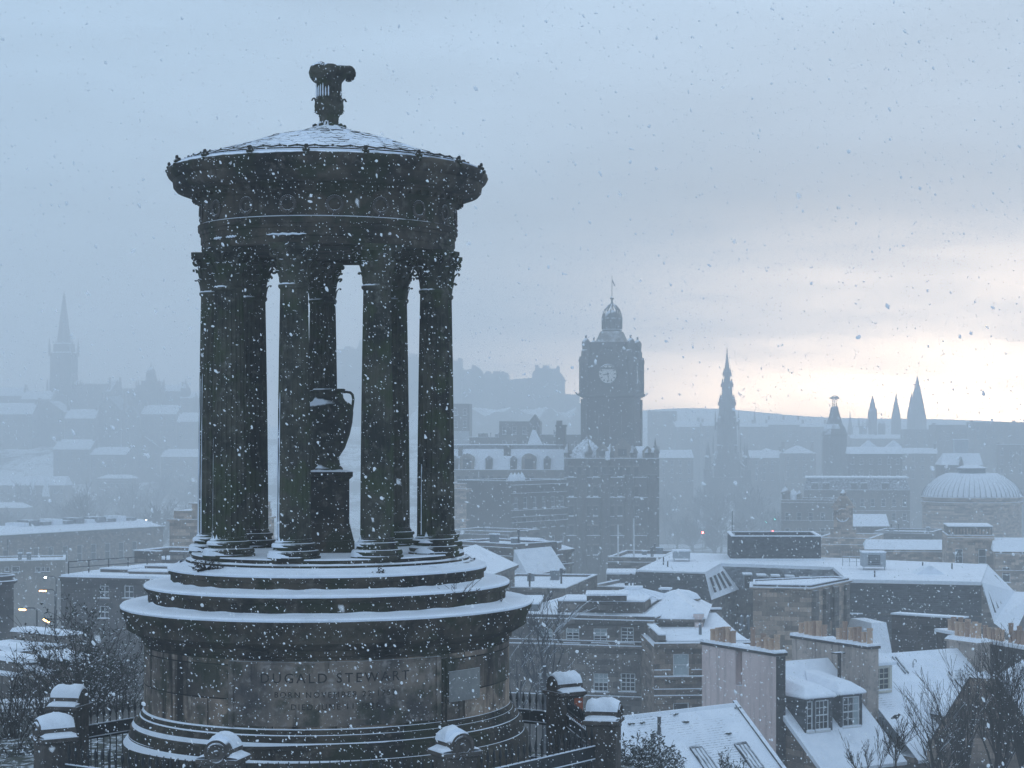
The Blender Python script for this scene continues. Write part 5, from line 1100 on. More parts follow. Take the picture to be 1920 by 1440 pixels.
pots(w_, [(v.x, v.y) for v in (f.w(.9 + i * .42, .4, 0) for i in range(9))], z1 + .05, sc=1.1)
f = Facade(1812, 112, 1985, 104); z1 = f.at(1850, 1202)[1]
th = thing('chimney_wall', 'dark gable wall at the right edge with several groups of sooty clay pots', 'wall', f.w(f.W / 2, 1, 12), 'chimney walls at the right edge')
m = f.mb(); m.box(0, f.W, 0, .8, 12, z1 - .1); m.cur = 1; m.box(-.1, f.W + .1, -.12, .95, z1 - .099, z1 + .08); w_ = m.build('masonry', [M_DARKW, M_SNOW], th)
pots(w_, [(v.x, v.y) for v in (f.w(1.3 + i * .40 + (.5 if i > 4 else 0), .4, 0) for i in range(9))], z1 + .05, sc=1.05)
f = Facade(1633, 150, 1672, 150.5)
th, _, zt = block('snowy_dormer_house', 'narrow house roof covered with snow between the grey chimney gable and the dark wall', 'house', f, 9, 12, 1232, M_SLATED, roof=None)
m = f.mb(); zt2 = f.at(1650, 1170)[1]; m.hull([(0, -.2, zt), (f.W, -.2, zt), (f.W, 6, zt), (0, 6, zt)], [(.5, 1.0, zt2), (f.W, 1.0, zt2), (f.W, 5, zt2), (.5, 5, zt2)]); m.build('roof', M_SNOW, th)
# buildings behind the office block
f = Facade(1530, 262, 1632, 258); th, _, zt = block('clock_aedicule_building', 'stone building with a carved panel raised above its balustrade, right of the dark plant screen', 'building', f, 14, 8, 1021, M_TAN, p=1.0, corn=((-.3, .35, .5), (-2.2, .2, .2)))
for i in range(9):
    xx = 3.0 + i * .42
    if i: m = f.mb(); m.box(xx - .07, xx + .07, -.25, -.05, zt - 1.7, zt - .75); m.build('baluster', M_TAN, th)
xa, _ = f.at(1563, 1000); xb, _ = f.at(1597, 1000); xc = (xa + xb) / 2; zz = lambda y: f.at(1580, y)[1]
m = f.mb(); m.box(xa - .5, xb + .5, 0, 1.2, zt + 1.0, zz(992)); m.box(xa, xb, .05, 1.1, zz(992) + .001, zz(953)); m.box(xa - .35, xb + .35, -.1, 1.25, zz(953) + .001, zz(948)); m.hull([(xa - .2, 0, zz(948) + .001), (xb + .2, 0, zz(948) + .001), (xb + .2, 1.1, zz(948) + .001), (xa - .2, 1.1, zz(948) + .001)], [(xc - .5, .2, zz(930)), (xc + .5, .2, zz(930)), (xc + .5, .9, zz(930)), (xc - .5, .9, zz(930))])
m.lathe([(.01, zz(930)), (.4, zz(929)), (.5, zz(925)), (.2, zz(920)), (.01, zz(918))], (xc, .55), 10); ae = m.build('aedicule', M_TAN, th)
m = f.mb(); ctr = (xc, .02, zz(966)); m.tube([(xc + .95 * math.sin(R(20 * i)), .02, zz(966) + .95 * math.cos(R(20 * i))) for i in range(19)], .13, 6); m.cur = 1; m.tube([(xc + .98 * math.sin(R(110 + 14 * i)), -.08, zz(966) + .98 * math.cos(R(110 + 14 * i))) for i in range(11)], .07, 5); m.build('carved_roundel', [M_TAN, M_SNOW], ae)
f = Facade(1625, 246, 1775, 244); th, _, zt = block('low_hall', 'low hall with a broad plain snow roof, left of the balustraded pavilion', 'building', f, 14, 8, 1030, M_TAN, roof=None, corn=((-.6, .3, .35), (-3.2, .2, .2)))
m = f.mb(); m.hull([(-.3, -.3, zt), (f.W + .3, -.3, zt), (f.W + .3, 14, zt), (-.3, 14, zt)], [(0, 7, zt + 1.0), (f.W, 7, zt + 1.0), (f.W, 7.3, zt + 1.0), (0, 7.3, zt + 1.0)]); m.build('roof', M_SNOW, th)
f = Facade(1776, 236, 1864, 235); th, _, zt = block('square_pavilion', 'square tan stone pavilion with a balustraded top, in front of the ribbed dome', 'building', f, 10, 8, 1009, M_TAN, p=.35, corn=((-.3, .35, .35),))
m = f.mb(); z2 = f.at(1800, 988)[1]; m.box(.2, f.W - .2, .5, 9, zt + .35, z2); m.cur = 1; m.box(.1, f.W - .1, .4, 9.1, z2 + .001, z2 + .12); m.build('attic', [M_GREY, M_SNOW], th)
m = f.mb()
for i in range(13): m.box(.5 + i * .41, .7 + i * .41, .42, .5, zt + .5, z2 - .25)
m.build('balustrade', M_TAN, th)
f = Facade(1866, 232, 1990, 230); th, _, zt = block('low_hall', 'low hall with a broad snow roof at the right edge, beside the square pavilion', 'building', f, 14, 8, 1034, M_TAN, roof=None, corn=((-.6, .3, .35), (-2.6, .2, .2)))
m = f.mb(); m.hull([(-.3, -.3, zt), (f.W + .3, -.3, zt), (f.W + .3, 14, zt), (-.3, 14, zt)], [(0, 7, zt + 1.4), (f.W, 7, zt + 1.4), (f.W, 7.3, zt + 1.4), (0, 7.3, zt + 1.4)]); m.build('roof', M_SNOW, th)
f = Facade(1640, 292, 1748, 286); th, _, zt = block('long_low_range', 'long low stone range with a snow-lined parapet, behind the low hall', 'building', f, 10, 8, 1000, M_GREY, p=.4, corn=((-.2, .3, .35),))
f = Facade(1598, 300, 1668, 300); th, _, zt = block('snow_roofed_block', 'small block with a plain white snow roof, right of the carved stone panel', 'building', f, 9, 8, 987, M_GREY, roof=None)
m = f.mb(); zt2 = f.at(1630, 966)[1]; m.hull([(-.2, -.2, zt), (f.W, -.2, zt), (f.W, 9, zt), (-.2, 9, zt)], [(-.2, 5, zt2), (f.W, 5, zt2), (f.W, 5.3, zt2), (-.2, 5.3, zt2)]); m.build('roof', M_SNOW, th)
# the great ribbed dome
DY = D(330); c = P(1822, 930, DY + 9); th = thing('domed_rotunda', 'broad round stone building under a shallow ribbed dome covered with snow', 'rotunda', (c.x, c.y, 8))
k = DY / F; rz = lambda y: Z(y, DY); prof = [(95, 932), (92, 922), (84, 911), (73, 902), (62, 895), (52, 890.5), (50, 890), (50, 889)]
m = MB(); m.lathe([(r * k, rz(y)) for r, y in prof] + [(.01, rz(889))], (c.x, c.y), 96); dm = m.build('dome', M_SNOW, th)
m = MB()
for i in range(56):
    a = 2 * math.pi * i / 56; m.tube([(c.x + r * k * 1.004 * math.sin(a), c.y - r * k * 1.004 * math.cos(a), rz(y) - .02) for r, y in prof[:6]], [.10, .07, .05, .04, .03, .03], 4)
m.build('dome_ribs', M_LEADS, dm)
m = MB(); m.lathe([(r * k, rz(y)) for r, y in ((94, 1030), (94, 949), (97, 947), (97, 943), (94, 942), (94, 938), (98, 936), (98, 933.5), (94, 932.5))], (c.x, c.y), 96, sm=False); m.build('drum', M_TAN, th)
m = MB(); m.lathe([(r * k, rz(y)) for r, y in ((26, 890), (26, 882), (29, 881), (29, 879))], (c.x, c.y), 40, sm=False); m.cur = 1; m.lathe([(r * k, rz(y)) for r, y in ((28, 879), (20, 875), (8, 873), (.01, 872.5))], (c.x, c.y), 40); m.build('lantern', [M_LEADS, M_SNOW], th)
# stone flats right of the monument, stepping down the street
f = Facade(838, 268, 955, 258); th, _, zt = block('flat_roofed_block', 'flat-roofed stone block with a sunken snow roof, right behind the columns', 'building', f, 9, 8, 1000, M_GREY, p=.5, corn=((-.3, .3, .3),))
f = Facade(845, 196, 962, 190); th, _, zt = block('parapeted_block', 'stone block with two snow-lined ledges, just right of the monument steps', 'building', f, 6, 8, 1020, M_GREY, p=.3, corn=((-.25, .2, .3), (-1.0, .15, .2)))
m = f.mb(); W = f.W; m.hull([(W - .2, -.1, zt - 3.2), (W + 2.2, -.1, zt - 2.6), (W + 2.2, 5, zt - 2.2), (W - .2, 5, zt - 2.2)], [(W - .2, .1, zt - .2), (W, .1, zt - .2), (W + .2, 5, zt - .1), (W - .2, 5, zt - .1)]); m.build('lean_to_roof', M_SNOW, th)
f = Facade(952, 214, 1018, 212); th, _, zt = block('stepped_house', 'grey stone house with a thin overhanging snow slab on top, right of the columns', 'house', f, 7, 8, 1026, M_GREY, roof=None)
m = f.mb(); m.box(-.6, f.W + .1, -.6, 7, zt, zt + .25); m.cur = 1; m.box(-.6, f.W + .1, -.6, 7, zt + .251, zt + .36); m.hull([(1, 0, zt + .36), (3.2, 0, zt + .36), (3.2, 4, zt + .36), (1, 4, zt + .36)], [(1.4, 1, zt + .9), (3.2, 1, zt + .9), (3.2, 3, zt + .9), (1.4, 3, zt + .9)]); m.build('roof_slab', [M_GREY, M_SNOW], th)
f = Facade(1016, 215, 1072, 226); th, _, zt = block('hip_roofed_house', 'stone house with hipped snow roof and cornice lines running back along the street', 'house', f, 8, 8, 1034, M_GREY, roof='hip', rh=1.3, inset=2.8, corn=((-.3, .25, .4), (-1.9, .2, .3)))
f = Facade(958, 196, 1046, 222); th, _, zt = block('street_terrace', 'terrace of stone houses running away down the street, snow on its parapet and ledges', 'terrace', f, 7, 8, 1068, M_GREY, p=.5, corn=((-.4, .25, .35), (-1.6, .2, .25)))
f = Facade(905, 158, 965, 172); th, _, zt = block('street_terrace', 'nearer stone terrace end with a snowy lean-to roof, beside the monument steps', 'terrace', f, 7, 8, 1078, M_GREY, roof='gable', rh=1.6, corn=((-.4, .25, .35),), axis='x')
# ------------------------------------------------------------------ the big hotel with its clock tower
HYD = D(330.0); kk = HYD / F
def zz_(y): return Z(y, HYD)
def xx_(px): return (px - PX) * kk
tw = thing('clock_tower', 'tall square hotel clock tower with corner turrets, pale dial, domed lantern and flagpole', 'clock tower', (xx_(1148), HYD + 5, 8))
TR = Matrix.Translation((xx_(1147), HYD + 5.2, 0)) @ Matrix.Rotation(R(-9), 4, 'Z')
u = lambda px: px * kk
def sqp(m, w, y0, y1, w2=None): m.prism([(-w * kk, -w * kk), (w * kk, -w * kk), (w * kk, w * kk), (-w * kk, w * kk)], zz_(y0), zz_(y1), None if w2 is None else [(-w2 * kk, -w2 * kk), (w2 * kk, -w2 * kk), (w2 * kk, w2 * kk), (-w2 * kk, w2 * kk)])
m = MB(TR); sqp(m, 48, 1060, 746)
for sx in (-1, 1):
    for sy in (-1, 1):
        m.prism([((sx * 46 + a) * kk, (sy * 46 + b) * kk) for a, b in ((-5, -5), (5, -5), (5, 5), (-5, 5))], zz_(1060), zz_(748))
for y in (770, 800, 832): sqp(m, 49.5, y, y - 2.5)
for px in (-22, 0, 22): m.box((px - 4) * kk, (px + 4) * kk, -49.5 * kk, -48.05 * kk, zz_(826), zz_(780))
m.build('shaft', M_FARD, tw)
m = MB(TR); sqp(m, 49, 746, 742, 54); sqp(m, 55.5, 741.9, 737)
for sx in (-1, 1):
    for sy in (-1, 1):
        m.hull([((sx * 54 + a) * kk, (sy * 54 + b) * kk, zz_(741)) for a, b in ((-2.5, -2.5), (2.5, -2.5), (2.5, 2.5), (-2.5, 2.5))], [((sx * 60 + a) * kk, (sy * 60 + b) * kk, zz_(735.5)) for a, b in ((-1.5, -1.5), (1.5, -1.5), (1.5, 1.5), (-1.5, 1.5))])
m.build('balcony', M_FARD, tw)
m = MB(TR); sqp(m, 47, 736.9, 672); sqp(m, 39.5, 671.9, 641)
for sx in (-1, 1):
    for sy in (-1, 1):
        m.lathe([(9 * kk, zz_(737)), (9 * kk, zz_(680)), (10 * kk, zz_(676)), (8 * kk, zz_(668))], (sx * 46 * kk, sy * 46 * kk), 10)
sqp(m, 50, 692, 689); sqp(m, 49, 673, 669); sqp(m, 41.5, 645, 641)
for s in (-1, 1):                                # arched heads over the dials
    m.hull([(-24 * kk, s * 44.5 * kk, zz_(668)), (24 * kk, s * 44.5 * kk, zz_(668)), (24 * kk, s * 38 * kk, zz_(668)), (-24 * kk, s * 38 * kk, zz_(668))], [(-7 * kk, s * 44 * kk, zz_(650)), (7 * kk, s * 44 * kk, zz_(650)), (7 * kk, s * 46 * kk, zz_(650)), (-7 * kk, s * 46 * kk, zz_(650))])
m.build('clock_stage', M_FARD, tw)
for rot in (0, 90, -90):
    M2 = TR @ Matrix.Rotation(R(rot), 4, 'Z'); m = MB(M2); y = -47.6 * kk; zc_ = zz_(701); r = 17 * kk
    ring = [m.vert((r * math.sin(2 * math.pi * i / 40), y, zc_ + r * math.cos(2 * math.pi * i / 40))) for i in range(40)]; m.face(ring)
    m.cur = 1
    for i in range(12):
        a = 2 * math.pi * i / 12; c0 = Vector((math.sin(a), 0, math.cos(a))); t0 = Vector((math.cos(a), 0, -math.sin(a)))
        m.poly([Vector((0, y - .02, zc_)) + c0 * (r * q) + t0 * (r * w) for q, w in ((.70, -.06), (.70, .06), (.92, .07), (.92, -.07))])
    m.tube([(r * 1.03 * math.sin(2 * math.pi * i / 36), y, zc_ + r * 1.03 * math.cos(2 * math.pi * i / 36)) for i in range(37)], r * .07, 5); d = m.build('clock_dial', [M_CLOCK, M_FARD], tw)
    for (deg, L, w) in ((169, .82, .05), (258, .55, .07)):
        a = R(deg); c0 = Vector((math.sin(a), 0, math.cos(a))); t0 = Vector((math.cos(a), 0, -math.sin(a))); m = MB(M2); b = Vector((0, y - .06, zc_))
        m.hull([b + c0 * (-r * .15) - t0 * r * w, b + c0 * (-r * .15) + t0 * r * w, b + c0 * r * L + t0 * r * w * .5, b + c0 * r * L - t0 * r * w * .5], [p + Vector((0, -.04, 0)) for p in (b + c0 * (-r * .15) - t0 * r * w, b + c0 * (-r * .15) + t0 * r * w, b + c0 * r * L + t0 * r * w * .5, b + c0 * r * L - t0 * r * w * .5)]); m.build('clock_hand', M_FARD, d)
for sx in (-1, 1):
    for sy in (-1, 1):
        m = MB(TR); m.lathe([(r * kk, zz_(y)) for r, y in ((8, 680), (9.5, 670), (9, 658), (7, 655), (7.5, 650), (8.2, 644), (7.6, 640), (5, 636), (1.8, 633.5), (1.5, 631), (2.4, 629), (.01, 626.5))], (sx * 42.5 * kk, sy * 42.5 * kk), 12); m.build('corner_turret', M_FARD, tw)
m = MB(TR); sqp(m, 28, 643, 640.1); sqp(m, 27, 640, 619.5, 19); m.build('spire_roof', M_FAR, tw)
m = MB(TR); m.lathe([(r * kk, zz_(y)) for r, y in ((19, 620), (19, 616), (17.5, 615), (18, 600), (19, 598), (19, 595), (16, 594))], (0, 0), 8, ph=R(22.5), sm=False)
for i in range(8): a = R(45 * i); m.lathe([(2 * kk, zz_(615)), (2.2 * kk, zz_(594)), (1.2 * kk, zz_(590)), (.01, zz_(585))], (18 * kk * math.sin(a), -18 * kk * math.cos(a)), 6)
m.lathe([(r * kk, zz_(y)) for r, y in ((14, 594), (12.5, 586), (9, 581), (.01, 578))], (0, 0), 16); m.build('lantern', M_FARD, tw)
m = MB(TR)
for i in range(8):
    a = R(45 * i); m.tube([(r * kk * math.sin(a), -r * kk * math.cos(a), zz_(y)) for r, y in ((17.5, 594), (17, 586), (14, 578), (8, 571), (2.5, 567.5))], 1.4 * kk, 5)
m.lathe([(r * kk, zz_(y)) for r, y in ((4, 570), (3, 566), (1.6, 562), (1.6, 559), (4, 557), (4, 555.5), (.01, 555))], (0, 0), 10); m.build('crown', M_FARD, tw)
m = MB(TR); m.tube([(0, 0, zz_(556)), (0, 0, zz_(513))], [.09, .05], 6); fp = m.build('flagpole', M_FARD, tw)
m = MB(TR); a = Vector((.08, 0, zz_(520))); m.smooth = True; g = [[m.vert(a + Vector((s * 5.5 * kk, .15 * math.sin(s * 6), -s * 12 * kk - t_ * (6 - 3 * s) * kk))) for s in (0, .33, .66, 1)] for t_ in (0, .5, 1)]
for i in range(2):
    for j in range(3): m.face((g[i][j], g[i + 1][j], g[i + 1][j + 1], g[i][j + 1]))
fl = m.build('flag', M_FLAG, fp)
# hotel body: corner pavilion under the tower and the long mansard wing to its left
ho = thing('grand_hotel', 'huge grand hotel below the clock tower, snowy mansard roof with arched and pointed dormers', 'hotel', (xx_(1060), HYD + 8, 8))
f = Facade(1058, 321, 1236, 320.5); zt = f.at(1100, 862)[1]
hs = []
for r_ in range(5):
    for i in range(9): z0 = zt - 3.4 - r_ * 3.9; x = 1.0 + i * 1.62; hs.append((x, z0, x + .8, z0 + 1.9))
shell(ho, f, f.W, 18, -6, zt, M_FARD, hs, 'pavilion_wall')
for i, h in enumerate(hs): m = f.mb(); m.poly(((h[0], .1, h[1]), (h[2], .1, h[1]), (h[2], .1, h[3]), (h[0], .1, h[3]))); m.cur = 1; m.box(h[0] - .12, h[2] + .12, -.3, .09, h[1] - .12, h[1] - .005 + .12 * (i % 3 == 0)); m.cur = 2; m.box(h[0] - .2, h[2] + .2, -.22, -.01, h[3] + .05, h[3] + .3); m.build('window', [M_GLASS, M_SNOW, M_FAR], ho)
for z_, pr in ((-.1, .6), (-3.9, .3), (-7.9, .7), (-15.5, .4)): cornice(ho, f, 0, f.W, zt + z_, .35, pr, M_FARD, snow=.12)
for x in (.7, 4.8, 9.2, 13.8, f.W - .8):
    m = f.mb(); m.lathe([(.75, zt - 1), (.75, zt + 1.2), (.95, zt + 1.4), (.6, zt + 2.2), (.2, zt + 3.0), (.01, zt + 3.2 + x % 1.3)], (x, .4), 8); m.build('pinnacle', M_FARD, ho)
for x, g in ((7.6, 1.2), (11.6, 1.7), (16.6, 1.0)):
    m = f.mb(); m.box(x - g, x + g, -.12, 3, zt + .36, zt + g + .6); m.hull([(x - g * 1.15, -.2, zt + g + .6), (x + g * 1.15, -.2, zt + g + .6), (x + g * 1.15, 3, zt + g + .6), (x - g * 1.15, 3, zt + g + .6)], [(x - .05, -.2, zt + g * 2.2 + .6), (x + .05, -.2, zt + g * 2.2 + .6), (x + .05, 3, zt + g * 2.2 + .6), (x - .05, 3, zt + g * 2.2 + .6)]); d = m.build('gabled_dormer', M_FAR, ho); m = f.mb(); m.box(x - g * .5, x + g * .5, -.15, -.125, zt + .7, zt + g + .5); m.build('window', M_GLASS, d)
m = f.mb(); m.hull([(.4, 1.5, zt + .1), (f.W - .4, 1.5, zt + .1), (f.W - .4, 17, zt + .1), (.4, 17, zt + .1)], [(9, 6, zt + 2.6), (f.W - 3, 6, zt + 2.6), (f.W - 3, 12, zt + 2.6), (9, 12, zt + 2.6)]); m.build('main_roof', M_SLATED, ho)
for x in (3.5, 8.2, 13.0, 17.5):
    m = f.mb(); m.lathe([(1.1, -6), (1.1, zt - 3.2), (1.25, zt - 3)], (x, -.1), 8); m.build('bay', M_FARD, ho)
c = P(1100, 830, D(322)); m = MB(); m.hull([(c.x - 4.6, c.y - .5, zt + .3), (c.x + 4.6, c.y - .5, zt + .3), (c.x + 4.6, c.y + 8, zt + .3), (c.x - 4.6, c.y + 8, zt + .3)], [(c.x - .5, c.y + 2.2, Z(823, D(324))), (c.x + .5, c.y + 2.2, Z(823, D(324))), (c.x + .5, c.y + 3, Z(823, D(324))), (c.x - .5, c.y + 3, Z(823, D(324)))]); m.lathe([(.2, Z(823, D(324))), (.3, Z(821, D(324))), (.05, Z(818, D(324))), (.01, Z(815, D(324)))], (c.x, c.y + 2.6), 6); m.build('pavilion_roof', M_SLATED, ho)
m = MB(); c2 = P(1135, 850, D(320)); m.box(c2.x, c2.x + .9, c2.y, c2.y + .9, zt, Z(846, D(320))); m.build('chimney', M_SNOW, ho)
for (px, y) in ((1215, 845), (1226, 838)): c = P(px, y, D(321)); m = MB(); m.lathe([(.7, zt), (.7, zt + 1.2), (.9, zt + 1.4), (.5, zt + 2.2), (.05, Z(y, D(321)))], (c.x, c.y), 8); m.build('corner_turret', M_FARD, ho)
f = Facade(800, 338, 1060, 334); zt = f.at(1000, 882)[1]; zr = f.at(1000, 842)[1]
hs = []
for r_ in range(3):
    for i in range(13): z0 = zt - 3.2 - r_ * 3.7; x = 1.2 + i * 1.75; hs.append((x, z0, x + .8, z0 + 1.9))
shell(ho, f, f.W, 14, -6, zt, M_FAR, hs, 'wing_wall')
for i, h in enumerate(hs): m = f.mb(); m.poly(((h[0], .1, h[1]), (h[2], .1, h[1]), (h[2], .1, h[3]), (h[0], .1, h[3]))); m.cur = 1; m.box(h[0] - .12, h[2] + .12, -.3, .09, h[1] - .12, h[1] - .005 + .12 * (i % 3 == 0)); m.cur = 2; m.box(h[0] - .2, h[2] + .2, -.22, -.01, h[3] + .05, h[3] + .3); m.build('window', [M_GLASS, M_SNOW, M_FAR], ho)
for z_, pr in ((-.2, .5), (-4.3, .3), (-8.2, .4)): cornice(ho, f, 0, f.W, zt + z_, .3, pr, M_FAR, snow=.12)
m = f.mb(); m.hull([(-.2, -.2, zt + .1), (f.W, -.2, zt + .1), (f.W, 14, zt + .1), (-.2, 14, zt + .1)], [(.4, 1.3, zr), (f.W - .6, 1.3, zr), (f.W - .6, 12.5, zr), (.4, 12.5, zr)]); m.build('mansard_roof', M_SNOW, ho)
m = f.mb(); m.box(.5, f.W - .7, 2, 12, zr + .001, zr + .8); m.cur = 1; m.box(.4, f.W - .6, 1.9, 12.1, zr + .801, zr + .95); m.build('roof_deck', [M_SLATED, M_SNOW], ho)
for px in (876, 992):
    xc, zb_ = f.at(px, 884); w = 14 * kk; m = f.mb(); ht = f.at(px, 850)[1]; fr = [m.vert((xc - w, -.35, zb_))]; bk = [m.vert((xc - w, 1.4, zb_))]
    for i in range(11): a = math.pi * (1 - i / 10); fr.append(m.vert((xc + w * math.cos(a), -.35, ht - w * .8 + w * .8 * math.sin(a)))); bk.append(m.vert((xc + w * math.cos(a), 1.4, ht - w * .8 + w * .8 * math.sin(a))))
    fr.append(m.vert((xc + w, -.35, zb_))); bk.append(m.vert((xc + w, 1.4, zb_))); m.face(fr[::-1])
    for i in range(len(fr) - 1): m.face((fr[i], fr[i + 1], bk[i + 1], bk[i]))
    d = m.build('arched_dormer', M_FAR, ho); m = f.mb(); m.box(xc - w * .55, xc + w * .55, -.38, -.36, zb_ + .3, ht - 1.2); m.build('window', M_GLASS, d)
for px in (853, 917, 963, 1026):
    xc, zb_ = f.at(px, 881); w = 6.5 * kk; ht = f.at(px, 861)[1]; m = f.mb(); m.hull([(xc - w, -.3, zb_), (xc + w, -.3, zb_), (xc + w, 1.5, zb_), (xc - w, 1.5, zb_)], [(xc - w, -.3, ht), (xc + w, -.3, ht), (xc + w, 1.5, ht), (xc - w, 1.5, ht)]); m.cur = 1; m.hull([(xc - w * 1.25, -.45, ht), (xc + w * 1.25, -.45, ht), (xc + w * 1.25, 1.6, ht), (xc - w * 1.25, 1.6, ht)], [(xc - .05, -.3, ht + .75), (xc + .05, -.3, ht + .75), (xc + .05, 1.6, ht + .75), (xc - .05, 1.6, ht + .75)]); d = m.build('pointed_dormer', [M_FARD, M_SLATED], ho); m = f.mb(); m.box(xc - w * .6, xc + w * .6, -.33, -.31, zb_ + .3, ht - .2); m.build('window', M_GLASS, d)
for px, w, y in ((950, 1.5, 835), (862, .9, 838)):
    xc, z1 = f.at(px, y); m = f.mb(); m.box(xc - w / 2, xc + w / 2, .8, 3, zt + 1, z1 - .4); m.box(xc - w / 2 - .15, xc + w / 2 + .15, .7, 3.1, z1 - .399, z1); m.build('chimney', M_FARD, ho)
xc, z1 = f.at(1049, 800); m = f.mb(); m.box(xc - .95, xc + .95, 2, 5, zt, z1); m.box(xc - 1.1, xc + 1.1, 1.9, 5.1, z1 + .001, z1 + .4)
for i in range(3): m.lathe([(.3, z1 + .4), (.3, z1 + 1.1), (.36, z1 + 1.3)], (xc - .7 + i * .35, 3), 8)
m.build('chimney', M_FARD, ho)
for px, y in ((898, 872), (978, 858)): xc, z0 = f.at(px, 895); m = f.mb(); m.tube([(xc, -.3, z0), (xc, -.3, f.at(px, y)[1])], .09, 5); m.build('flagpole', M_FRAME, ho)
# older front range in front of the hotel
f = Facade(830, 292, 960, 288); th, _, zt = block('tan_front_range', 'plain tan stone front range below the hotel wing, dark cornice and one small window', 'building', f, 12, 8, 918, M_TAN, p=1.1, corn=((-.2, .4, .5), (-5.4, .2, .3)), pw=((924, 941, 931, 956),))
f = Facade(958, 288, 1062, 312); th, _, zt = block('street_front_range', 'darker stone range running back beside the hotel, stepped snow lines along its ledges', 'building', f, 12, 8, 912, M_FARD, p=.9, corn=((-.2, .4, .6), (-1.5, .25, .25), (-4.6, .4, .4), (-5.6, .25, .3), (-6.8, .5, .4)))
for i in range(4): m = f.mb(); m.lathe([(.5, zt + .9), (.6, zt + 1.4), (.35, zt + 1.9), (.01, zt + 2.4)], (.6 + i * 1.0, .4), 8); m.build('snowy_urn', M_SNOW, th)
f = Facade(936, 395, 1012, 395); th, _, zt = block('dark_gabled_block', 'dark flat-topped block with a small pointed gable, rising behind the hotel roof', 'building', f, 12, 8, 790, M_FARD, roof=None)
xc, zg = f.at(1003, 777); xe = f.at(1003, 790)[0]; m = f.mb(); m.hull([(xe - 1.5, 0, zt), (xe + 1.2, 0, zt), (xe + 1.2, 6, zt), (xe - 1.5, 6, zt)], [(xe - .08, 0, zg), (xe + .08, 0, zg), (xe + .08, 6, zg), (xe - .08, 6, zg)]); m.build('gable', M_FARD, th)
m = f.mb(); a, z1 = f.at(1000, 806); b, z0 = f.at(1016, 836); m.hull([(a - 1.6, -.6, z0), (b + .4, -.6, z0), (b + .4, 0, z0), (a - 1.6, 0, z0)], [(a - .3, -.1, z1), (a + .5, -.1, z1), (a + .5, 0, z1), (a - .3, 0, z1)]); m.build('snow_roof', M_SNOW, th)
f = Facade(846, 430, 880, 430); th, _, zt = block('blank_tower_block', 'tall blank box-like block standing just right of the columns', 'building', f, 10, 8, 757, M_FARD, roof=None)
m = f.mb(); m.box(0, f.W, -.1, -.01, -6, f.at(860, 808)[1]); m.build('pale_lower_wall', M_PLANT, th)
f = Facade(1012, 396, 1090, 392); th, _, zt = block('low_dark_range', 'low dark flat range between the tall chimney and the clock tower', 'building', f, 12, 8, 817, M_FARD, p=.3)
f = Facade(880, 398, 940, 396); th, _, zt = block('low_dark_range', 'low dark flat range with a roof hut, left of the gabled block behind the hotel', 'building', f, 12, 8, 822, M_FARD, p=.3)
m = f.mb(); m.box(1.9, 4.0, 2, 5, zt, zt + 1.3); m.build('roof_hut', M_FARD, th)
# ------------------------------------------------------------------ gothic spire monument
GY = D(560.0); kg = GY / F; zg = lambda y: Z(y, GY); cx = (1365 - PX) * kg; cy = GY + 8
gs = thing('gothic_spire_monument', 'very tall soot-dark gothic spire bristling with pinnacles, rising over the gardens', 'monument', (cx, cy, 8))
def stage(hw0, y0, hw1, y1, name='stage'):
    m = MB(); m.lathe([(hw0 * kg * 1.1, zg(y0)), (hw1 * kg * 1.1, zg(y1))], (cx, cy), 8, ph=R(22.5), sm=False); return m.build(name, M_FARD, gs)
def pinn(hw, yb, yt, w, n=4, ph=45):
    for i in range(n):
        a = R(ph + 360 / n * i); rr = hw * kg * (1.3 if n == 4 else 1.05); p = (cx + rr * math.sin(a), cy - rr * math.cos(a)); m = MB(); h = yb - yt
        m.lathe([(w * kg, zg(yb)), (w * kg, zg(yb - h * .5)), (w * 1.35 * kg, zg(yb - h * .52)), (w * .75 * kg, zg(yb - h * .58)), (.02, zg(yt))], p, 6, sm=False); m.build('pinnacle', M_FARD, gs)
stage(22, 905, 20, 850); stage(19, 850, 17.5, 795); stage(15.5, 795, 14.5, 757); stage(10.5, 757, 9.2, 722); stage(6.5, 724, 5.2, 697); stage(5, 697, .6, 657, 'spirelet')
for hw, y0, y1 in ((22.5, 853, 847), (20.3, 798, 791), (17.2, 760, 753), (12, 725, 719), (8.2, 704, 696)): stage(hw, y0, hw * .98, y1, 'gallery')
m = MB(); m.lathe([(.6 * kg, zg(660)), (1.3 * kg, zg(657)), (.01, zg(648))], (cx, cy), 6); m.build('tip', M_FARD, gs)
for (hw, yb, yt, w) in ((6.3, 704, 688, 1.7), (9.3, 724, 708, 2.2), (13.3, 758, 738, 2.8), (15.6, 796, 770, 3.0), (17.3, 850, 822, 3.4)): pinn(hw, yb, yt, w)
pinn(17, 806, 765, 1.5, 4, 0); pinn(20, 850, 812, 1.6, 4, 0)
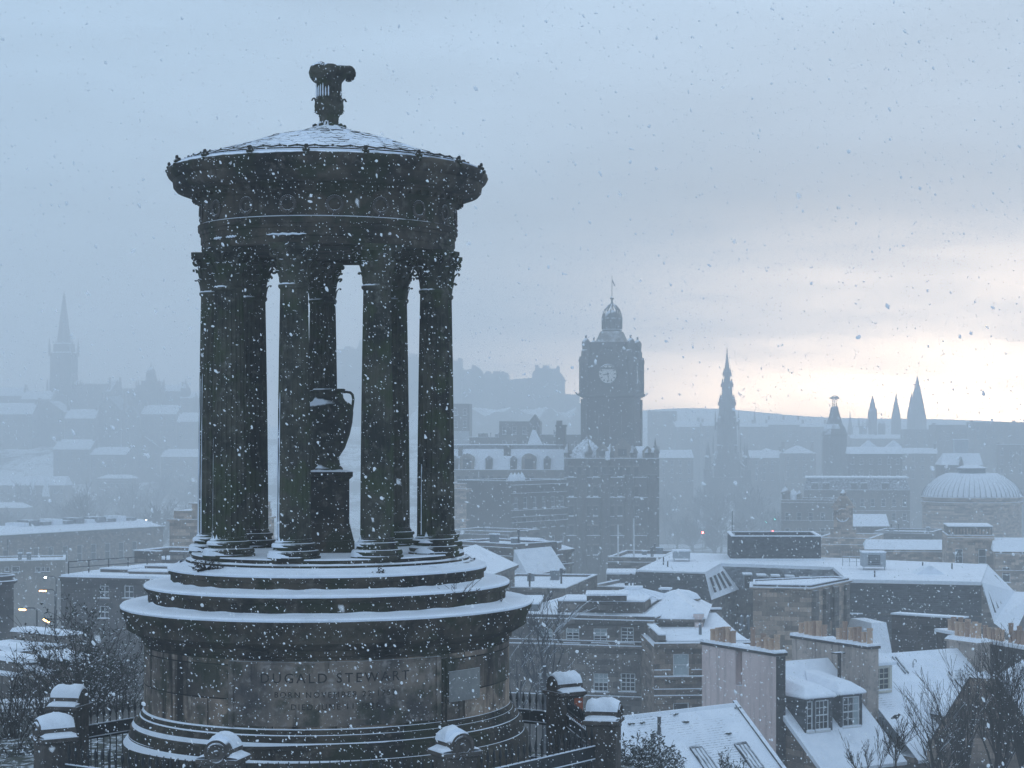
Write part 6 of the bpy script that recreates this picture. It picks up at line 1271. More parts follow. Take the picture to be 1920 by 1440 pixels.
for sx in (-1, 1):
    for sy in (-1, 1):
        px_, py_ = cx + sx * 36 * kg, cy + sy * 36 * kg; m = MB(); m.prism([(px_ - 7 * kg, py_ - 7 * kg), (px_ + 7 * kg, py_ - 7 * kg), (px_ + 7 * kg, py_ + 7 * kg), (px_ - 7 * kg, py_ + 7 * kg)], -6, zg(880)); m.lathe([(5.5 * kg, zg(881)), (5 * kg, zg(860)), (6.3 * kg, zg(858)), (3.4 * kg, zg(854)), (.02, zg(828))], (px_, py_), 6, sm=False); m.build('corner_pier', M_FARD, gs)
        m = MB(); m.tube([(px_ - sx * 4 * kg, py_ - sy * 4 * kg, zg(876)), (cx + sx * 24 * kg, cy + sy * 24 * kg, zg(868)), (cx + sx * 17 * kg, cy + sy * 17 * kg, zg(846))], 1.7 * kg, 5); m.build('flying_buttress', M_FARD, gs)
m = MB(); w = 26 * kg
for sx in (-1, 1):
    for sy in (-1, 1): m.prism([(cx + sx * w - 8 * kg, cy + sy * w - 8 * kg), (cx + sx * w + 8 * kg, cy + sy * w - 8 * kg), (cx + sx * w + 8 * kg, cy + sy * w + 8 * kg), (cx + sx * w - 8 * kg, cy + sy * w + 8 * kg)], -6, zg(940), [(cx + sx * 22 * kg - 7 * kg, cy + sy * 22 * kg - 7 * kg), (cx + sx * 22 * kg + 7 * kg, cy + sy * 22 * kg - 7 * kg), (cx + sx * 22 * kg + 7 * kg, cy + sy * 22 * kg + 7 * kg), (cx + sx * 22 * kg - 7 * kg, cy + sy * 22 * kg + 7 * kg)])
m.prism([(cx - 30 * kg, cy - 30 * kg), (cx + 30 * kg, cy - 30 * kg), (cx + 30 * kg, cy + 30 * kg), (cx - 30 * kg, cy + 30 * kg)], zg(940), zg(895)); m.prism([(cx - 24 * kg, cy - 24 * kg), (cx + 24 * kg, cy - 24 * kg), (cx + 24 * kg, cy + 24 * kg), (cx - 24 * kg, cy + 24 * kg)], zg(895), zg(862)); m.build('arched_base', M_FARD, gs)
# ------------------------------------------------------------------ spires and towers on the skyline
def spire(name, label, cat, px, Y, prof, n=8, pins=(), mat=None, group=None, ph=22.5):
    Y = D(Y); k = Y / F; x = (px - PX) * k; zb = -6; th = thing(name, label, cat, (x, Y, zb), group)
    split = max(i for i, (r, y) in enumerate(prof) if r >= prof[0][0] * .6)
    m = MB(); m.lathe([(prof[0][0] * k, zb)] + [(r * k, Z(y, Y)) for r, y in prof[:split + 1]], (x, Y), n, ph=R(ph), sm=False); m.build('tower', mat or M_FARD, th)
    m = MB(); m.lathe([(r * k, Z(y, Y)) for r, y in prof[split:]], (x, Y), n, ph=R(ph), sm=False); m.build('spire', mat or M_FARD, th)
    for (dx, yb, yt, w) in pins:
        for dy in (-1, 1): m = MB(); m.lathe([(w * k, Z(yb, Y)), (w * k, Z(yb - (yb - yt) * .5, Y)), (.02, Z(yt, Y))], (x + dx * k, Y + dy * abs(dx) * k), 6, sm=False); m.build('pinnacle', mat or M_FARD, th)
    return th
spire('church_spire', 'tall slender church spire fading in the snow at the far left', 'church spire', 120, 930, [(28, 800), (27.5, 720), (26, 705), (26, 662), (21, 660), (20, 645), (13.5, 643), (12.5, 636), (7.5, 595), (3.5, 565), (.6, 546)], pins=((-21, 668, 632, 2.2), (21, 668, 632, 2.2), (-24, 735, 710, 2), (24, 735, 708, 2)), ph=45, n=8)
SY = 940
spire('cathedral_spire', 'tall far cathedral spire, the largest of the row at the right', 'church spire', 1720, SY, [(18, 830), (17.5, 790), (16, 776), (9, 742), (.4, 704)], ph=22.5, group='far spires on the right skyline')
spire('cathedral_spire', 'thin far spire close against the left side of the largest spire', 'church spire', 1709, SY + 30, [(9, 830), (8.5, 775), (5, 760), (.3, 735)], group='far spires on the right skyline')
spire('cathedral_spire', 'far spire standing alone between the two other far spires', 'church spire', 1680, SY - 20, [(10, 830), (9.5, 788), (8, 775), (4, 757), (.3, 737)], group='far spires on the right skyline')
spire('cathedral_spire', 'far spire with an open belfry, leftmost of the tall row on the right', 'church spire', 1636, 860, [(9, 840), (8.5, 800), (8.5, 772), (6, 766), (5, 758), (.3, 742)], pins=((-7, 785, 765, 1), (7, 785, 765, 1)), group='far spires on the right skyline')
spire('church_tower', 'far square church tower with pinnacles, left of the belfry spire', 'church tower', 1618, 840, [(9, 850), (9, 800), (8.6, 798)], pins=((-8, 802, 783, .9), (8, 802, 783, .9), (0, 802, 785, .9)), ph=45, n=4)
spire('domed_turret', 'small far domed turret just right of the belfry spire', 'turret', 1653, 830, [(7.5, 850), (7.5, 800), (6.5, 794), (3, 790), (.8, 788), (.3, 783)])
spire('church_spire', 'tiny thin far spire right of the gothic monument', 'church spire', 1415, 880, [(3.5, 830), (3.2, 795), (2.2, 788), (.2, 769)])
spire('church_spire', 'small far spire right behind the globe-topped tower', 'church spire', 1594, 900, [(7, 830), (5, 802), (2.5, 790), (.3, 775)])
spire('church_spire', 'small pointed turret on the far left skyline, right of the domed building', 'turret', 348, 850, [(10, 790), (9.5, 735), (9, 728), (3.5, 720), (.3, 711)])
spire('church_spire', 'tiny pointed turret beside the columns on the left skyline', 'turret', 367, 830, [(5, 790), (4.5, 745), (2, 740), (.3, 735)])
# tower crowned with an open globe
TY = D(500); kt = TY / F; tx = (1567 - PX) * kt; th = thing('globe_tower', 'dark conical shop tower with figures holding up an open metal globe', 'tower', (tx, TY + 4, 8)); zt_ = lambda y: Z(y, TY)
m = MB(); m.lathe([(25 * kt, -6)] + [(r * kt, zt_(y)) for r, y in ((25, 850), (24, 818), (25.5, 815), (23, 808), (21, 803))], (tx, TY + 4), 8, ph=R(22.5), sm=False); m.build('body', M_FARD, th)
m = MB(); m.lathe([(r * kt, zt_(y)) for r, y in ((22, 804), (15.5, 795), (12, 782), (9, 772), (7.5, 764), (6.5, 762), (.01, 761.5))], (tx, TY + 4), 8, ph=R(22.5), sm=False); m.build('roof', M_FARD, th)
for i in range(3):
    a = R(60 + 120 * i); b = Vector((tx + 4 * kt * math.sin(a), TY + 4 - 4 * kt * math.cos(a), 0)); t_ = b + Vector((2.5 * kt * math.sin(a), -2.5 * kt * math.cos(a), 0)); m = MB()
    m.tube([b + Vector((0, 0, zt_(762.5))), b + Vector((0, 0, zt_(757))), b + Vector((0, 0, zt_(754)))], [1.0 * kt, 1.3 * kt, .6 * kt], 6); m.ball(b + Vector((0, 0, zt_(753))), .9 * kt, 6, 4); m.tube([b + Vector((0, 0, zt_(755))), t_ + Vector((0, 0, zt_(750)))], .5 * kt, 5); m.build('figure', M_FARD, th)
m = MB(); gc = Vector((tx, TY + 4, zt_(746)))
m.tube([gc + Vector((8 * kt * math.sin(R(15 * i)), -8 * kt * math.cos(R(15 * i)), 1.2 * kt * math.cos(R(15 * i)))) for i in range(25)], 1.5 * kt, 6); m.tube([gc + Vector((8 * kt * math.sin(R(15 * i)), -8 * kt * math.cos(R(15 * i)), 3 * kt * 0 - .2)) for i in range(25)], .6 * kt, 5)
for ph in (0, 60, 120): m.tube([gc + Vector((5 * kt * math.sin(R(15 * i)) * math.cos(R(ph)), 5 * kt * math.sin(R(15 * i)) * math.sin(R(ph)), 5 * kt * math.cos(R(15 * i)))) for i in range(25)], .45 * kt, 4)
m.build('globe', M_FARD, th)
# ------------------------------------------------------------------ castle on its rock
CY = D(1040.0); kc = CY / F; zc_ = lambda y: Z(y, CY)
ca = thing('hilltop_castle', 'long hazy castle on a high rock, battlements and chimneys along its outline', 'castle', ((950 - PX) * kc, CY + 15, zc_(760)))
def cpart(name, pts, y0=0, d=16, mat=None):
    m = MB(); n = len(pts); a = [m.vert(((px - PX) * kc, CY + y0, zc_(py))) for px, py in pts]; b = [m.vert(((px - PX) * kc, CY + y0 + d, zc_(py))) for px, py in pts]; m.face(a); m.face(b[::-1])
    for i in range(n): m.face((a[i], b[i], b[(i + 1) % n], a[(i + 1) % n]))
    return m.build(name, mat or M_FAR, ca)
cpart('palace', [(998, 790), (1058, 790), (1058, 716), (1060, 713), (1052, 700), (1048, 697), (1048, 686), (1043, 686), (1043, 691), (1029, 691), (1029, 685), (1017, 685), (1017, 690), (1009, 690), (1009, 684), (1003, 684), (1003, 693), (998, 700)], 0, 18)
cpart('curtain_wall', [(950, 790), (999, 790), (999, 707.5), (976, 709.5), (958, 711), (952, 711), (950, 706)], 4, 10)
cpart('barrack_range', [(902, 790), (951, 790), (951, 704), (949, 698), (945, 698), (945, 702), (943, 702), (943, 695.5), (939, 695.5), (939, 700), (936, 700), (936, 695.5), (923, 695.5), (923, 700), (916, 700), (916, 695), (909, 695), (907, 700), (902, 704)], 8, 16)
cpart('great_hall', [(862, 800), (903, 800), (903, 703), (900, 697), (896, 690), (888, 684), (882, 682), (880, 690), (870, 692), (862, 692)], 14, 18)
cpart('gate_tower', [(838, 800), (863, 800), (863, 688), (861, 688), (861, 670), (856, 670), (856, 675), (838, 674)], 10, 16)
cpart('upper_range', [(690, 800), (839, 800), (839, 668), (826, 668), (826, 662), (815, 662), (815, 668), (770, 667), (770, 660), (760, 660), (760, 666), (728, 664), (728, 654), (722, 648), (716, 654), (690, 654)], 20, 20)
cpart('chapel_tower', [(600, 800), (692, 800), (692, 650), (674, 650), (671, 646), (668, 634), (665, 646), (662, 652), (650, 652), (648, 647), (640, 647), (638, 652), (600, 655)], 16, 20)
cpart('half_moon_battery', [(1057, 800), (1086, 800), (1086, 741), (1082, 738.5), (1072, 740), (1069, 738.5), (1057, 739.5)], 2, 14)
cpart('outer_battery', [(1085, 810), (1099, 810), (1099, 756), (1085, 756)], 6, 10)
# ------------------------------------------------------------------ old town ridge on the left, and the far town on the right
def tenement(px0, px1, ytop, Y, lab, roof='x', rh=4, mat=None, Dp=12, nch=2, zb=-6, group=None, name='tenement', rows=0, wins=None):
    f = Facade(px0, Y, px1, Y + random.uniform(-6, 6)); zt = Z(ytop, D(Y))
    th = thing(name, lab, 'tenement' if name == 'tenement' else name.replace('_', ' '), f.w(f.W / 2, Dp / 2, zb), group)
    n = max(2, int(f.W / 3.2)); hs = []
    for r_ in range(rows):
        for i in range(n): z0 = zt - 2.9 - r_ * 3.3; x = f.W * (i + .5) / n - .5; hs.append((x, z0, x + 1.0, z0 + 1.7))
    shell(th, f, f.W, Dp, zb, zt, mat or M_FAR, hs)
    for h in hs: sash(th, f, h)
    if roof in 'xy': gable_roof(th, f, f.W, Dp, zt, rh, axis=roof, mat=M_SLATED if random.random() < .85 else M_SNOW, gmat=mat or M_FAR)
    elif roof == 'h': hip_roof(th, f, f.W, Dp, zt, rh)
    else: flat_roof(th, f, f.W, Dp, zt, .8, mat=mat or M_FAR)
    for i in range(nch): chimney(th, f, .6 + (f.W - 1.2) * (i / max(1, nch - 1)), Dp / 2, .9, 2.4, zt, zt + rh + 1.6, 0, mat or M_FAR)
    return th, f, zt
g1 = 'tenements along the old town ridge on the left'
for a in ((-30, 42, 742, 690, 'pale snow-roofed tenement at the left end of the ridge skyline', 'x', 4), (40, 96, 748, 680, 'tenement with a broad snow roof left of the tall church spire', 'x', 4),
          (146, 204, 722, 690, 'flat-topped dark block right beside the tall church spire', 'f', 0), (208, 232, 732, 670, 'narrow pointed-roofed tenement between the flat block and the domed building', 'y', 5),
          (300, 342, 733, 655, 'tenement with level roofline right of the domed building on the left skyline', 'x', 3), (338, 384, 746, 640, 'last ridge tenement before the columns, below the pointed turrets', 'x', 3),
          (-20, 60, 776, 600, 'snow-roofed tenement in the second row at the far left', 'x', 5), (62, 120, 772, 610, 'second-row tenement with a white gable below the tall church spire', 'y', 5), (122, 178, 784, 590, 'second-row tenement below and right of the tall church spire', 'x', 4),
          (180, 226, 768, 600, 'second-row tall narrow tenement below the flat-topped block', 'y', 6), (228, 262, 782, 585, 'second-row tenement with a small snowy gable below the domed building', 'y', 5), (264, 330, 776, 595, 'broad second-row tenement right below the domed building', 'x', 4), (332, 392, 790, 580, 'second-row tenement beside the columns', 'x', 4),
          (100, 168, 842, 520, 'third-row tenement on the slope, centre left', 'x', 4), (170, 236, 852, 510, 'third-row tenement with a long snowy roof above the white sheds', 'x', 3), (238, 300, 840, 520, 'tall third-row tenement on the slope left of the columns', 'y', 5), (302, 390, 856, 505, 'third-row tenement nearest the columns', 'x', 3)):
    tenement(*a[:3], a[3] * 1.32, a[4], roof=a[5], rh=a[6] * 1.2, group=g1, rows=3 if a[3] < 605 else 1, Dp=14)
# domed bank building on the ridge
DYb = D(850); kb = DYb / F; bx = (280 - PX) * kb; th = thing('domed_building', 'pale stone building with a tall dome on the left skyline', 'building', (bx, DYb + 6, 10))
zb_ = lambda y: Z(y, DYb)
m = MB(); m.box(bx - 48 * kb, bx + 22 * kb, DYb, DYb + 14, -6, zb_(728)); m.box(bx - 25 * kb, bx + 18 * kb, DYb - 1, DYb + 12, -6, zb_(722)); m.box(bx - 14 * kb, bx + 14 * kb, DYb - 2, DYb + 10, -6, zb_(714)); m.build('wall', M_FAR, th)
m = MB(); m.lathe([(r * kb, zb_(y)) for r, y in ((12, 716), (11.5, 712), (10.5, 710), (10, 704), (9, 700), (9.5, 699), (8.5, 696), (6.5, 691.5), (3, 689), (1.5, 688), (1.5, 686), (1, 684), (.3, 679))], (bx, DYb + 4), 16); m.build('dome', M_FAR, th)
for dx in (-26, -22, 17, 26): m = MB(); m.lathe([(1.6 * kb, zb_(728)), (1.6 * kb, zb_(718)), (.02, zb_(708 if dx > 0 else 712))], (bx + dx * kb, DYb + 2), 6); m.build('pinnacle', M_FAR, th)
# station sheds in the valley
f = Facade(-40, 590, 121, 587); th, _, zt = block('long_shed', 'long shed with white snow roof and two gabled bays in the valley at left', 'shed', f, 10, 8, 910, M_FAR, roof=None, group=None)
m = f.mb(); z2 = f.at(60, 893)[1]; m.hull([(-.3, -.3, zt), (f.W + .3, -.3, zt), (f.W + .3, 10, zt), (-.3, 10, zt)], [(-.3, 4.8, z2), (f.W, 4.8, z2), (f.W, 5.2, z2), (-.3, 5.2, z2)]); m.build('roof', M_SNOW, th)
for px in (62, 87):
    x, z0 = f.at(px, 930); _, z1 = f.at(px, 898); m = f.mb(); w = .8; m.hull([(x - 1.5, -1.6, z0 - .2), (x + 1.5, -1.6, z0 - .2), (x + 1.5, 3, z0 - .2), (x - 1.5, 3, z0 - .2)], [(x - .1, -1.6, z1), (x + .1, -1.6, z1), (x + .1, 3, z1), (x - .1, 3, z1)]); m.cur = 1; m.box(x - 1.3, x + 1.3, -1.5, 0, -6, z0 - .21); m.build('gabled_bay', [M_SNOW, M_FARD], th)
f = Facade(-40, 530, 42, 526); th, _, zt = block('low_shed', 'low white-roofed shed at the left edge of the valley', 'shed', f, 9, 8, 952, M_FAR, roof=None)
m = f.mb(); m.hull([(-.3, -.3, zt), (f.W + .3, -.3, zt), (f.W + .3, 9, zt), (-.3, 9, zt)], [(-.3, 4, zt + 1.9), (f.W - 2, 4, zt + 1.9), (f.W - 2, 4.4, zt + 1.9), (-.3, 4.4, zt + 1.9)]); m.build('roof', M_SNOW, th)
f = Facade(182, 620, 246, 616); th, _, zt = block('pavilion_shed', 'small white-roofed pavilion in the valley, left of the columns', 'shed', f, 9, 8, 897, M_FAR, roof='hip', rh=1.6, inset=3, corn=((-1.2, .2, .3), (-2.4, .2, .3)))
g2 = 'far town houses on the right'
for a in ((1214, 1268, 774, 760, 'far flat-topped block with a tall chimney, just right of the clock tower', 'f', 0, 1), (1268, 1318, 800, 720, 'far tenement with a snowy roof between the flat block and the gothic spire', 'x', 3, 2), (1318, 1352, 798, 700, 'far tenement directly left of the gothic spire', 'x', 2, 2),
          (1384, 1440, 800, 730, 'far tenement directly right of the gothic spire', 'x', 2, 3), (1440, 1500, 796, 760, 'far terrace midway between gothic spire and globe tower', 'x', 3, 3), (1500, 1546, 800, 740, 'far terrace directly left of the globe tower', 'x', 2, 2), (1596, 1700, 822, 690, 'far terrace below the row of spires', 'x', 2, 3),
          (1696, 1756, 808, 650, 'far flat block below the largest spire', 'f', 0, 0), (1756, 1826, 800, 620, 'dark far block with rooftop plant, right of the largest spire', 'f', 0, 2), (1826, 1990, 795, 600, 'big dark far block at the right edge of the skyline', 'f', 0, 3),
          (1236, 1300, 858, 560, 'hazy tenement with a snow roof behind the hotel, right side', 'x', 3, 1), (1396, 1470, 858, 590, 'hazy tenement right of the gothic spire, above the gardens', 'x', 3, 2), (1470, 1530, 850, 570, 'hazy dark tenement left of the globe tower', 'h', 3, 2), (1870, 1990, 838, 520, 'large hazy block at the right edge above the ribbed dome', 'f', 0, 1), (1686, 1756, 850, 540, 'hazy dark tenement between the gabled hall and the turret house', 'x', 2, 2)):
    tenement(*a[:5], roof=a[5], rh=a[6], nch=a[7], group=g2, rows=3 if a[3] < 600 else 2, Dp=14)
# hall with twin gables right of the globe tower
f = Facade(1590, 470, 1692, 468); th, _, zt = block('gabled_hall', 'hall with a long pale snow roof and two low gables, right of the globe tower', 'building', f, 16, 8, 851, M_FARD, roof=None, corn=((-.3, .3, .4),))
m = f.mb(); z2 = f.at(1640, 838)[1]; m.hull([(-.2, -.2, zt), (f.W + .2, -.2, zt), (f.W + .2, 14, zt), (-.2, 14, zt)], [(-.2, 6, z2), (f.W + .2, 6, z2), (f.W + .2, 7, z2), (-.2, 7, z2)])
for px in (1632, 1680): x, z3 = f.at(px, 826); m.hull([(x - 2.6, 6, z2 - .1), (x + 2.6, 6, z2 - .1), (x + 2.6, 15, z2 - .1), (x - 2.6, 15, z2 - .1)], [(x - .1, 7, z3), (x + .1, 7, z3), (x + .1, 15, z3), (x - .1, 15, z3)])
m.build('roof', M_SNOW, th)
f = Facade(1766, 440, 1842, 440); th, _, zt = block('turret_house', 'pale-roofed house with dark pointed gable and square white turret, above the ribbed dome', 'house', f, 12, 8, 872, M_FARD, roof=None)
m = f.mb(); z2 = f.at(1800, 850)[1]; m.hull([(-.2, -.2, zt), (f.W + .2, -.2, zt), (f.W + .2, 12, zt), (-.2, 12, zt)], [(1.2, 5, z2), (f.W, 5, z2), (f.W, 6, z2), (1.2, 6, z2)]); m.build('roof', M_SNOW, th)
x, z3 = f.at(1802, 857); m = f.mb(); m.hull([(x - 1.1, -.5, zt - 1), (x + 1.1, -.5, zt - 1), (x + 1.1, 3, zt - 1), (x - 1.1, 3, zt - 1)], [(x - .05, -.5, z3), (x + .05, -.5, z3), (x + .05, 3, z3), (x - .05, 3, z3)]); m.build('gable', M_FARD, th)
xa, z4 = f.at(1795, 825); xb, _ = f.at(1821, 825); m = f.mb(); m.box(xa, xb, 5, 8, z2 - .5, z4); m.cur = 1; m.box(xa - .1, xb + .1, 4.9, 8.1, z4 + .001, z4 + .25); m.build('turret', [M_PLANT, M_SNOW], th)
f = Facade(1508, 384, 1706, 380); th, _, zt = block('mansard_corner_block', 'long pale stone block with a snow-dusted mansard and dark dormers, left of the ribbed dome', 'building', f, 16, 8, 920, M_FAR, roof=None, corn=((-.2, .4, .5), (-5.2, .25, .3)))
m = f.mb(); z2 = f.at(1600, 897)[1]; m.hull([(-.2, -.2, zt + .15), (f.W + .2, -.2, zt + .15), (f.W + .2, 16, zt + .15), (-.2, 16, zt + .15)], [(.8, 1.0, z2), (f.W - .8, 1.0, z2), (f.W - .8, 15, z2), (.8, 15, z2)]); m.build('mansard_roof', M_SLATED, th)
m = f.mb(); m.box(.2, f.W - .2, .6, 15.4, z2 + .001, z2 + .3); m.build('snow_deck', M_SNOW, th)
for px in (1528, 1549, 1602, 1620, 1660): x, z3 = f.at(px, 918); _, z4 = f.at(px, 906); m = f.mb(); m.box(x - .8, x + .8, -.1, 2, z3, z4); m.cur = 1; m.box(x - .9, x + .9, -.2, 2, z4 + .001, z4 + .2); m.build('dormer', [M_FARD, M_SNOW], th)
f = Facade(1465, 352, 1576, 348); th, _, zt = block('balustraded_block', 'stone block with domed corner turrets and snow-lined ledges, left of the carved stone panel', 'building', f, 14, 8, 944, M_FAR, p=.8, corn=((-.2, .4, .6), (-4.0, .25, .3), (-6.5, .2, .25)))
for x, s in ((.9, 1), (2.6, .8), (4.0, .7)): m = f.mb(); m.lathe([(r * s, zt + .8 + h * s) for r, h in ((.9, 0), (.9, 1.3), (1.15, 1.4), (1.1, 1.7), (.8, 2.3), (.3, 2.7), (.1, 3.2), (.01, 3.5))], (x, 1.2), 12); m.build('domed_turret', M_SNOW if s == .8 else M_FAR, th)
# two low sheds and a round roof in the gardens
c = P(1438, 846, D(600)); m = MB(); k = D(600) / F; m.lathe([(13 * k, -6), (13 * k, Z(853, D(600))), (11.5 * k, Z(846, D(600))), (7 * k, Z(842, D(600))), (.01, Z(840.5, D(600)))], (c.x, c.y), 20); o = m.build('small_dome', M_SNOW, origin=(c.x, c.y, -6)); tag(o, 'small pale snow dome right of the gothic spire', 'dome')
# ------------------------------------------------------------------ left middle distance
f = Facade(114, 150, 368, 147); th, _, zt = block('dark_stone_block', 'big dark flat-roofed stone block left of the monument, railing posts along its roof', 'building', f, 16, 10, 1080, M_DARKW, roof=None, corn=((-.25, .2, .3),), pw=((186, 1098, 204, 1122), (232, 1098, 250, 1122), (186, 1136, 204, 1160), (232, 1136, 250, 1160)), wk=dict(nx=2, nz=2))
m = f.mb(); m.box(0, f.W, 0, 16, zt + .001, zt + .12); m.build('snow_roof', M_SNOW, th)
m = f.mb()
for (x0, x1, y0, y1, h) in ((1.6, 4.2, 3, 5, .35), (3.2, 5.6, 7, 9, .35), (4.6, 8.8, 2, 4, .3), (7.6, 9.6, 7, 10, .4), (5.8, 7.6, 11, 13, .45)): m.cur = 0; m.box(x0, x1, y0, y1, zt + .121, zt + h); m.cur = 1; m.box(x0 - .05, x1 + .05, y0 - .05, y1 + .05, zt + h + .001, zt + h + .1)
m.build('roof_kerbs', [M_GREY, M_SNOW], th)
m = f.mb(); n = 9
for i in range(n): u_ = i / (n - 1); x = .3 + 5.2 * u_; y = .6 + 14.6 * u_; m.tube([(x, y, zt), (x, y, zt + 1.05)], .05, 5)
m.tube([(.3, .6, zt + 1.05), (5.5, 15.2, zt + 1.05)], .04, 5); m.tube([(.3, .6, zt + .6), (5.5, 15.2, zt + .6)], .03, 5); m.build('guard_rail', M_IRON, th)
f2 = Facade(252, 163, 372, 161); z1 = f2.at(260, 1033)[1]
th2 = thing('roof_house', 'square dark stair house standing on the flat block left of the monument', 'roof house', f2.w(f2.W / 2, 2, zt + .1)); m = f2.mb()
for (a, b, c_, d) in ((0, 2.4, 0, .3), (0, .3, .3, 5), (0, f2.W, 5, 5.3), (f2.W - .3, f2.W, .3, 5), (3.4, f2.W, 0, .3)): m.box(a, b, c_, d, zt + .121, z1)
m.box(.3, f2.W - .3, .3, 5, zt + .121, z1 - .7); m.cur = 1
for (a, b, c_, d) in ((-.05, 2.45, -.05, .35), (-.05, .35, .35, 5), (-.05, f2.W, 4.95, 5.35), (f2.W - .35, f2.W + .05, .35, 4.95), (3.35, f2.W, -.05, .35)): m.box(a, b, c_, d, z1 + .001, z1 + .08)
m.box(.3, f2.W - .3, .3, 4.95, z1 - .699, z1 - .6); m.build('wall', [M_GREY, M_SNOW], th2)
f = Facade(318, 215, 470, 213); zt = f.at(320, 977)[1]; th = thing('tan_stone_tower', 'tan stone block with a stepped cornice rising behind the left-hand columns', 'building', f.w(f.W / 2, 4, 10))
shell(th, f, f.W, 9, 10, zt, M_TAN); cornice(th, f, 0, f.W, zt, .2, .25, M_TAN, depth=9)
m = f.mb(); z2 = f.at(330, 958)[1]; m.box(.35, f.W, .4, 8, zt + .25, z2); m.box(2.4, f.W, .6, 7.5, z2 + .001, f.at(380, 946)[1]); m.box(2.1, f.W, .3, 7.8, f.at(380, 946)[1] + .001, f.at(380, 944)[1]); m.build('attic', M_TAN, th)
# round turret at the left edge
c = P(-12, 1082, 122); k = 122 / F; th = thing('round_turret', 'round dark stone turret with a snowy projecting cornice, cut by the left edge', 'turret', (c.x, c.y, 12)); z = lambda y: Z(y, 122)
m = MB(); m.lathe([(36 * k, 12), (36 * k, z(1096)), (38 * k, z(1095)), (43 * k, z(1091)), (43 * k, z(1088.5)), (37 * k, z(1088)), (37 * k, z(1079)), (33 * k, z(1078.5)), (33 * k, z(1084)), (.01, z(1084))], (c.x, c.y), 40, sm=False); m.build('wall', M_DARKW, th)
m = MB(); m.lathe([(43.2 * k, z(1088.4)), (43 * k, z(1087)), (37.2 * k, z(1087))], (c.x, c.y), 40); m.lathe([(37.2 * k, z(1079)), (37 * k, z(1077.2)), (33 * k, z(1077.2)), (32.8 * k, z(1079))], (c.x, c.y), 40); m.lathe([(32.9 * k, z(1083)), (.01, z(1083))], (c.x, c.y), 40); m.build('snow_ledge', M_SNOW, th)
# long hall and street in the valley behind
f = Facade(-40, 300, 306, 372); zt = 20.1; th = thing('long_valley_hall', 'long low hall running across the valley at the left, snow along its whole roof', 'hall', f.w(f.W / 2, 4, 8))
hs = [(2 + i * 3.6, zt - 5.5, 3.3 + i * 3.6, zt - 2.3) for i in range(int(f.W / 3.6) - 1)]
shell(th, f, f.W, 14, -6, zt, M_BROWN, hs)
for h in hs: sash(th, f, h)
cornice(th, f, 0, f.W, zt, .4, .5, M_GREY, snow=.15)
m = f.mb(); m.hull([(0, 0, zt + .4), (f.W, 0, zt + .4), (f.W, 14, zt + .4), (0, 14, zt + .4)], [(0, 6, zt + 1.7), (f.W, 6, zt + 1.7), (f.W, 8, zt + 1.7), (0, 8, zt + 1.7)]); m.build('roof', M_SLATED, th)
for i in range(11): x = f.W * (.3 + .06 * i); m = f.mb(); m.box(x, x + 2.2, 5, 9, zt + 1.5, zt + 2.2 + .4 * (i % 2)); m.build('roof_light', M_SLATED if i % 3 else M_SNOW, th)
f = Facade(-30, 238, 122, 243); th, _, zt = block('low_pale_block', 'low pale block with a row of dark windows, left of the dark stone block', 'building', f, 10, 8, 1057, M_FAR, p=.3, pw=((9, 1063, 17, 1072), (22, 1062, 37, 1073), (66, 1063, 76, 1073), (78, 1063, 84, 1072), (86, 1063, 93, 1072)), wk=dict(nx=1, nz=1))
m = MB(); p = P(14, 1060, 300); m.tube([(p.x, p.y, 8), (p.x, p.y, Z(1010, 300))], [.14, .08], 6); o = m.build('lamp_post', M_IRON, origin=(p.x, p.y, 8)); tag(o, 'thin tall post at the far left in front of the long hall', 'post')
# lit street lamps
M_SOD = mat_glow('lit_amber_lamp', (1.0, .50, .16), 9.0); M_WHT = mat_glow('lit_white_lamp', (.85, .95, 1.0), 14.0)
M_GRN = mat_glow('lit_green_lens', (.12, 1.0, .75), 30.0); M_RDL = mat_glow('lit_red_lens', (1.0, .12, .10), 26.0)
def lamp(px, py, Y, lab, tilt=0, mat=None, L=.34, zb=9):
    p = P(px, py, Y); zb = -5 if Y > 250 else zb; th = thing('street_lamp', lab, 'street lamp', (p.x + 1.1, p.y, zb), 'lit street lamps in the valley on the left')
    m = MB(); m.tube([(p.x + 1.1, p.y, zb), (p.x + 1.1, p.y, p.z - .1), (p.x + .9, p.y, p.z + .12), (p.x, p.y, p.z + .14)], [.09, .07, .06, .05], 6); m.build('post', M_IRON, th)
    Mx = Matrix.Translation(p) @ Matrix.Rotation(R(tilt), 4, 'Y'); m = MB(Mx); m.box(-L, L, -.12, .12, .065, .15); m.build('housing', M_IRON, th); m = MB(Mx); m.box(-L * .95, L * .95, -.11, .11, -.05, .064); m.build('lamp', mat or M_SOD, th)
lamp(80, 1108, 175, 'lit amber street lamp, highest of the three at the left', 2, L=.30); lamp(42, 1143, 150, 'lit amber street lamp, leftmost of the three', 4, L=.25); lamp(87, 1164, 138, 'lit amber street lamp tilted on its bracket, lowest of the three', 30, L=.24)
lamp(85, 1083, 200, 'small lit white street lamp above the amber lamps', 0, M_WHT, .09); lamp(190, 990, 420, 'tiny lit white street lamp in the valley left of the columns', 0, M_WHT, .14); lamp(274, 975, 430, 'tiny lit white street lamp nearest the left-hand columns', 0, M_WHT, .14)
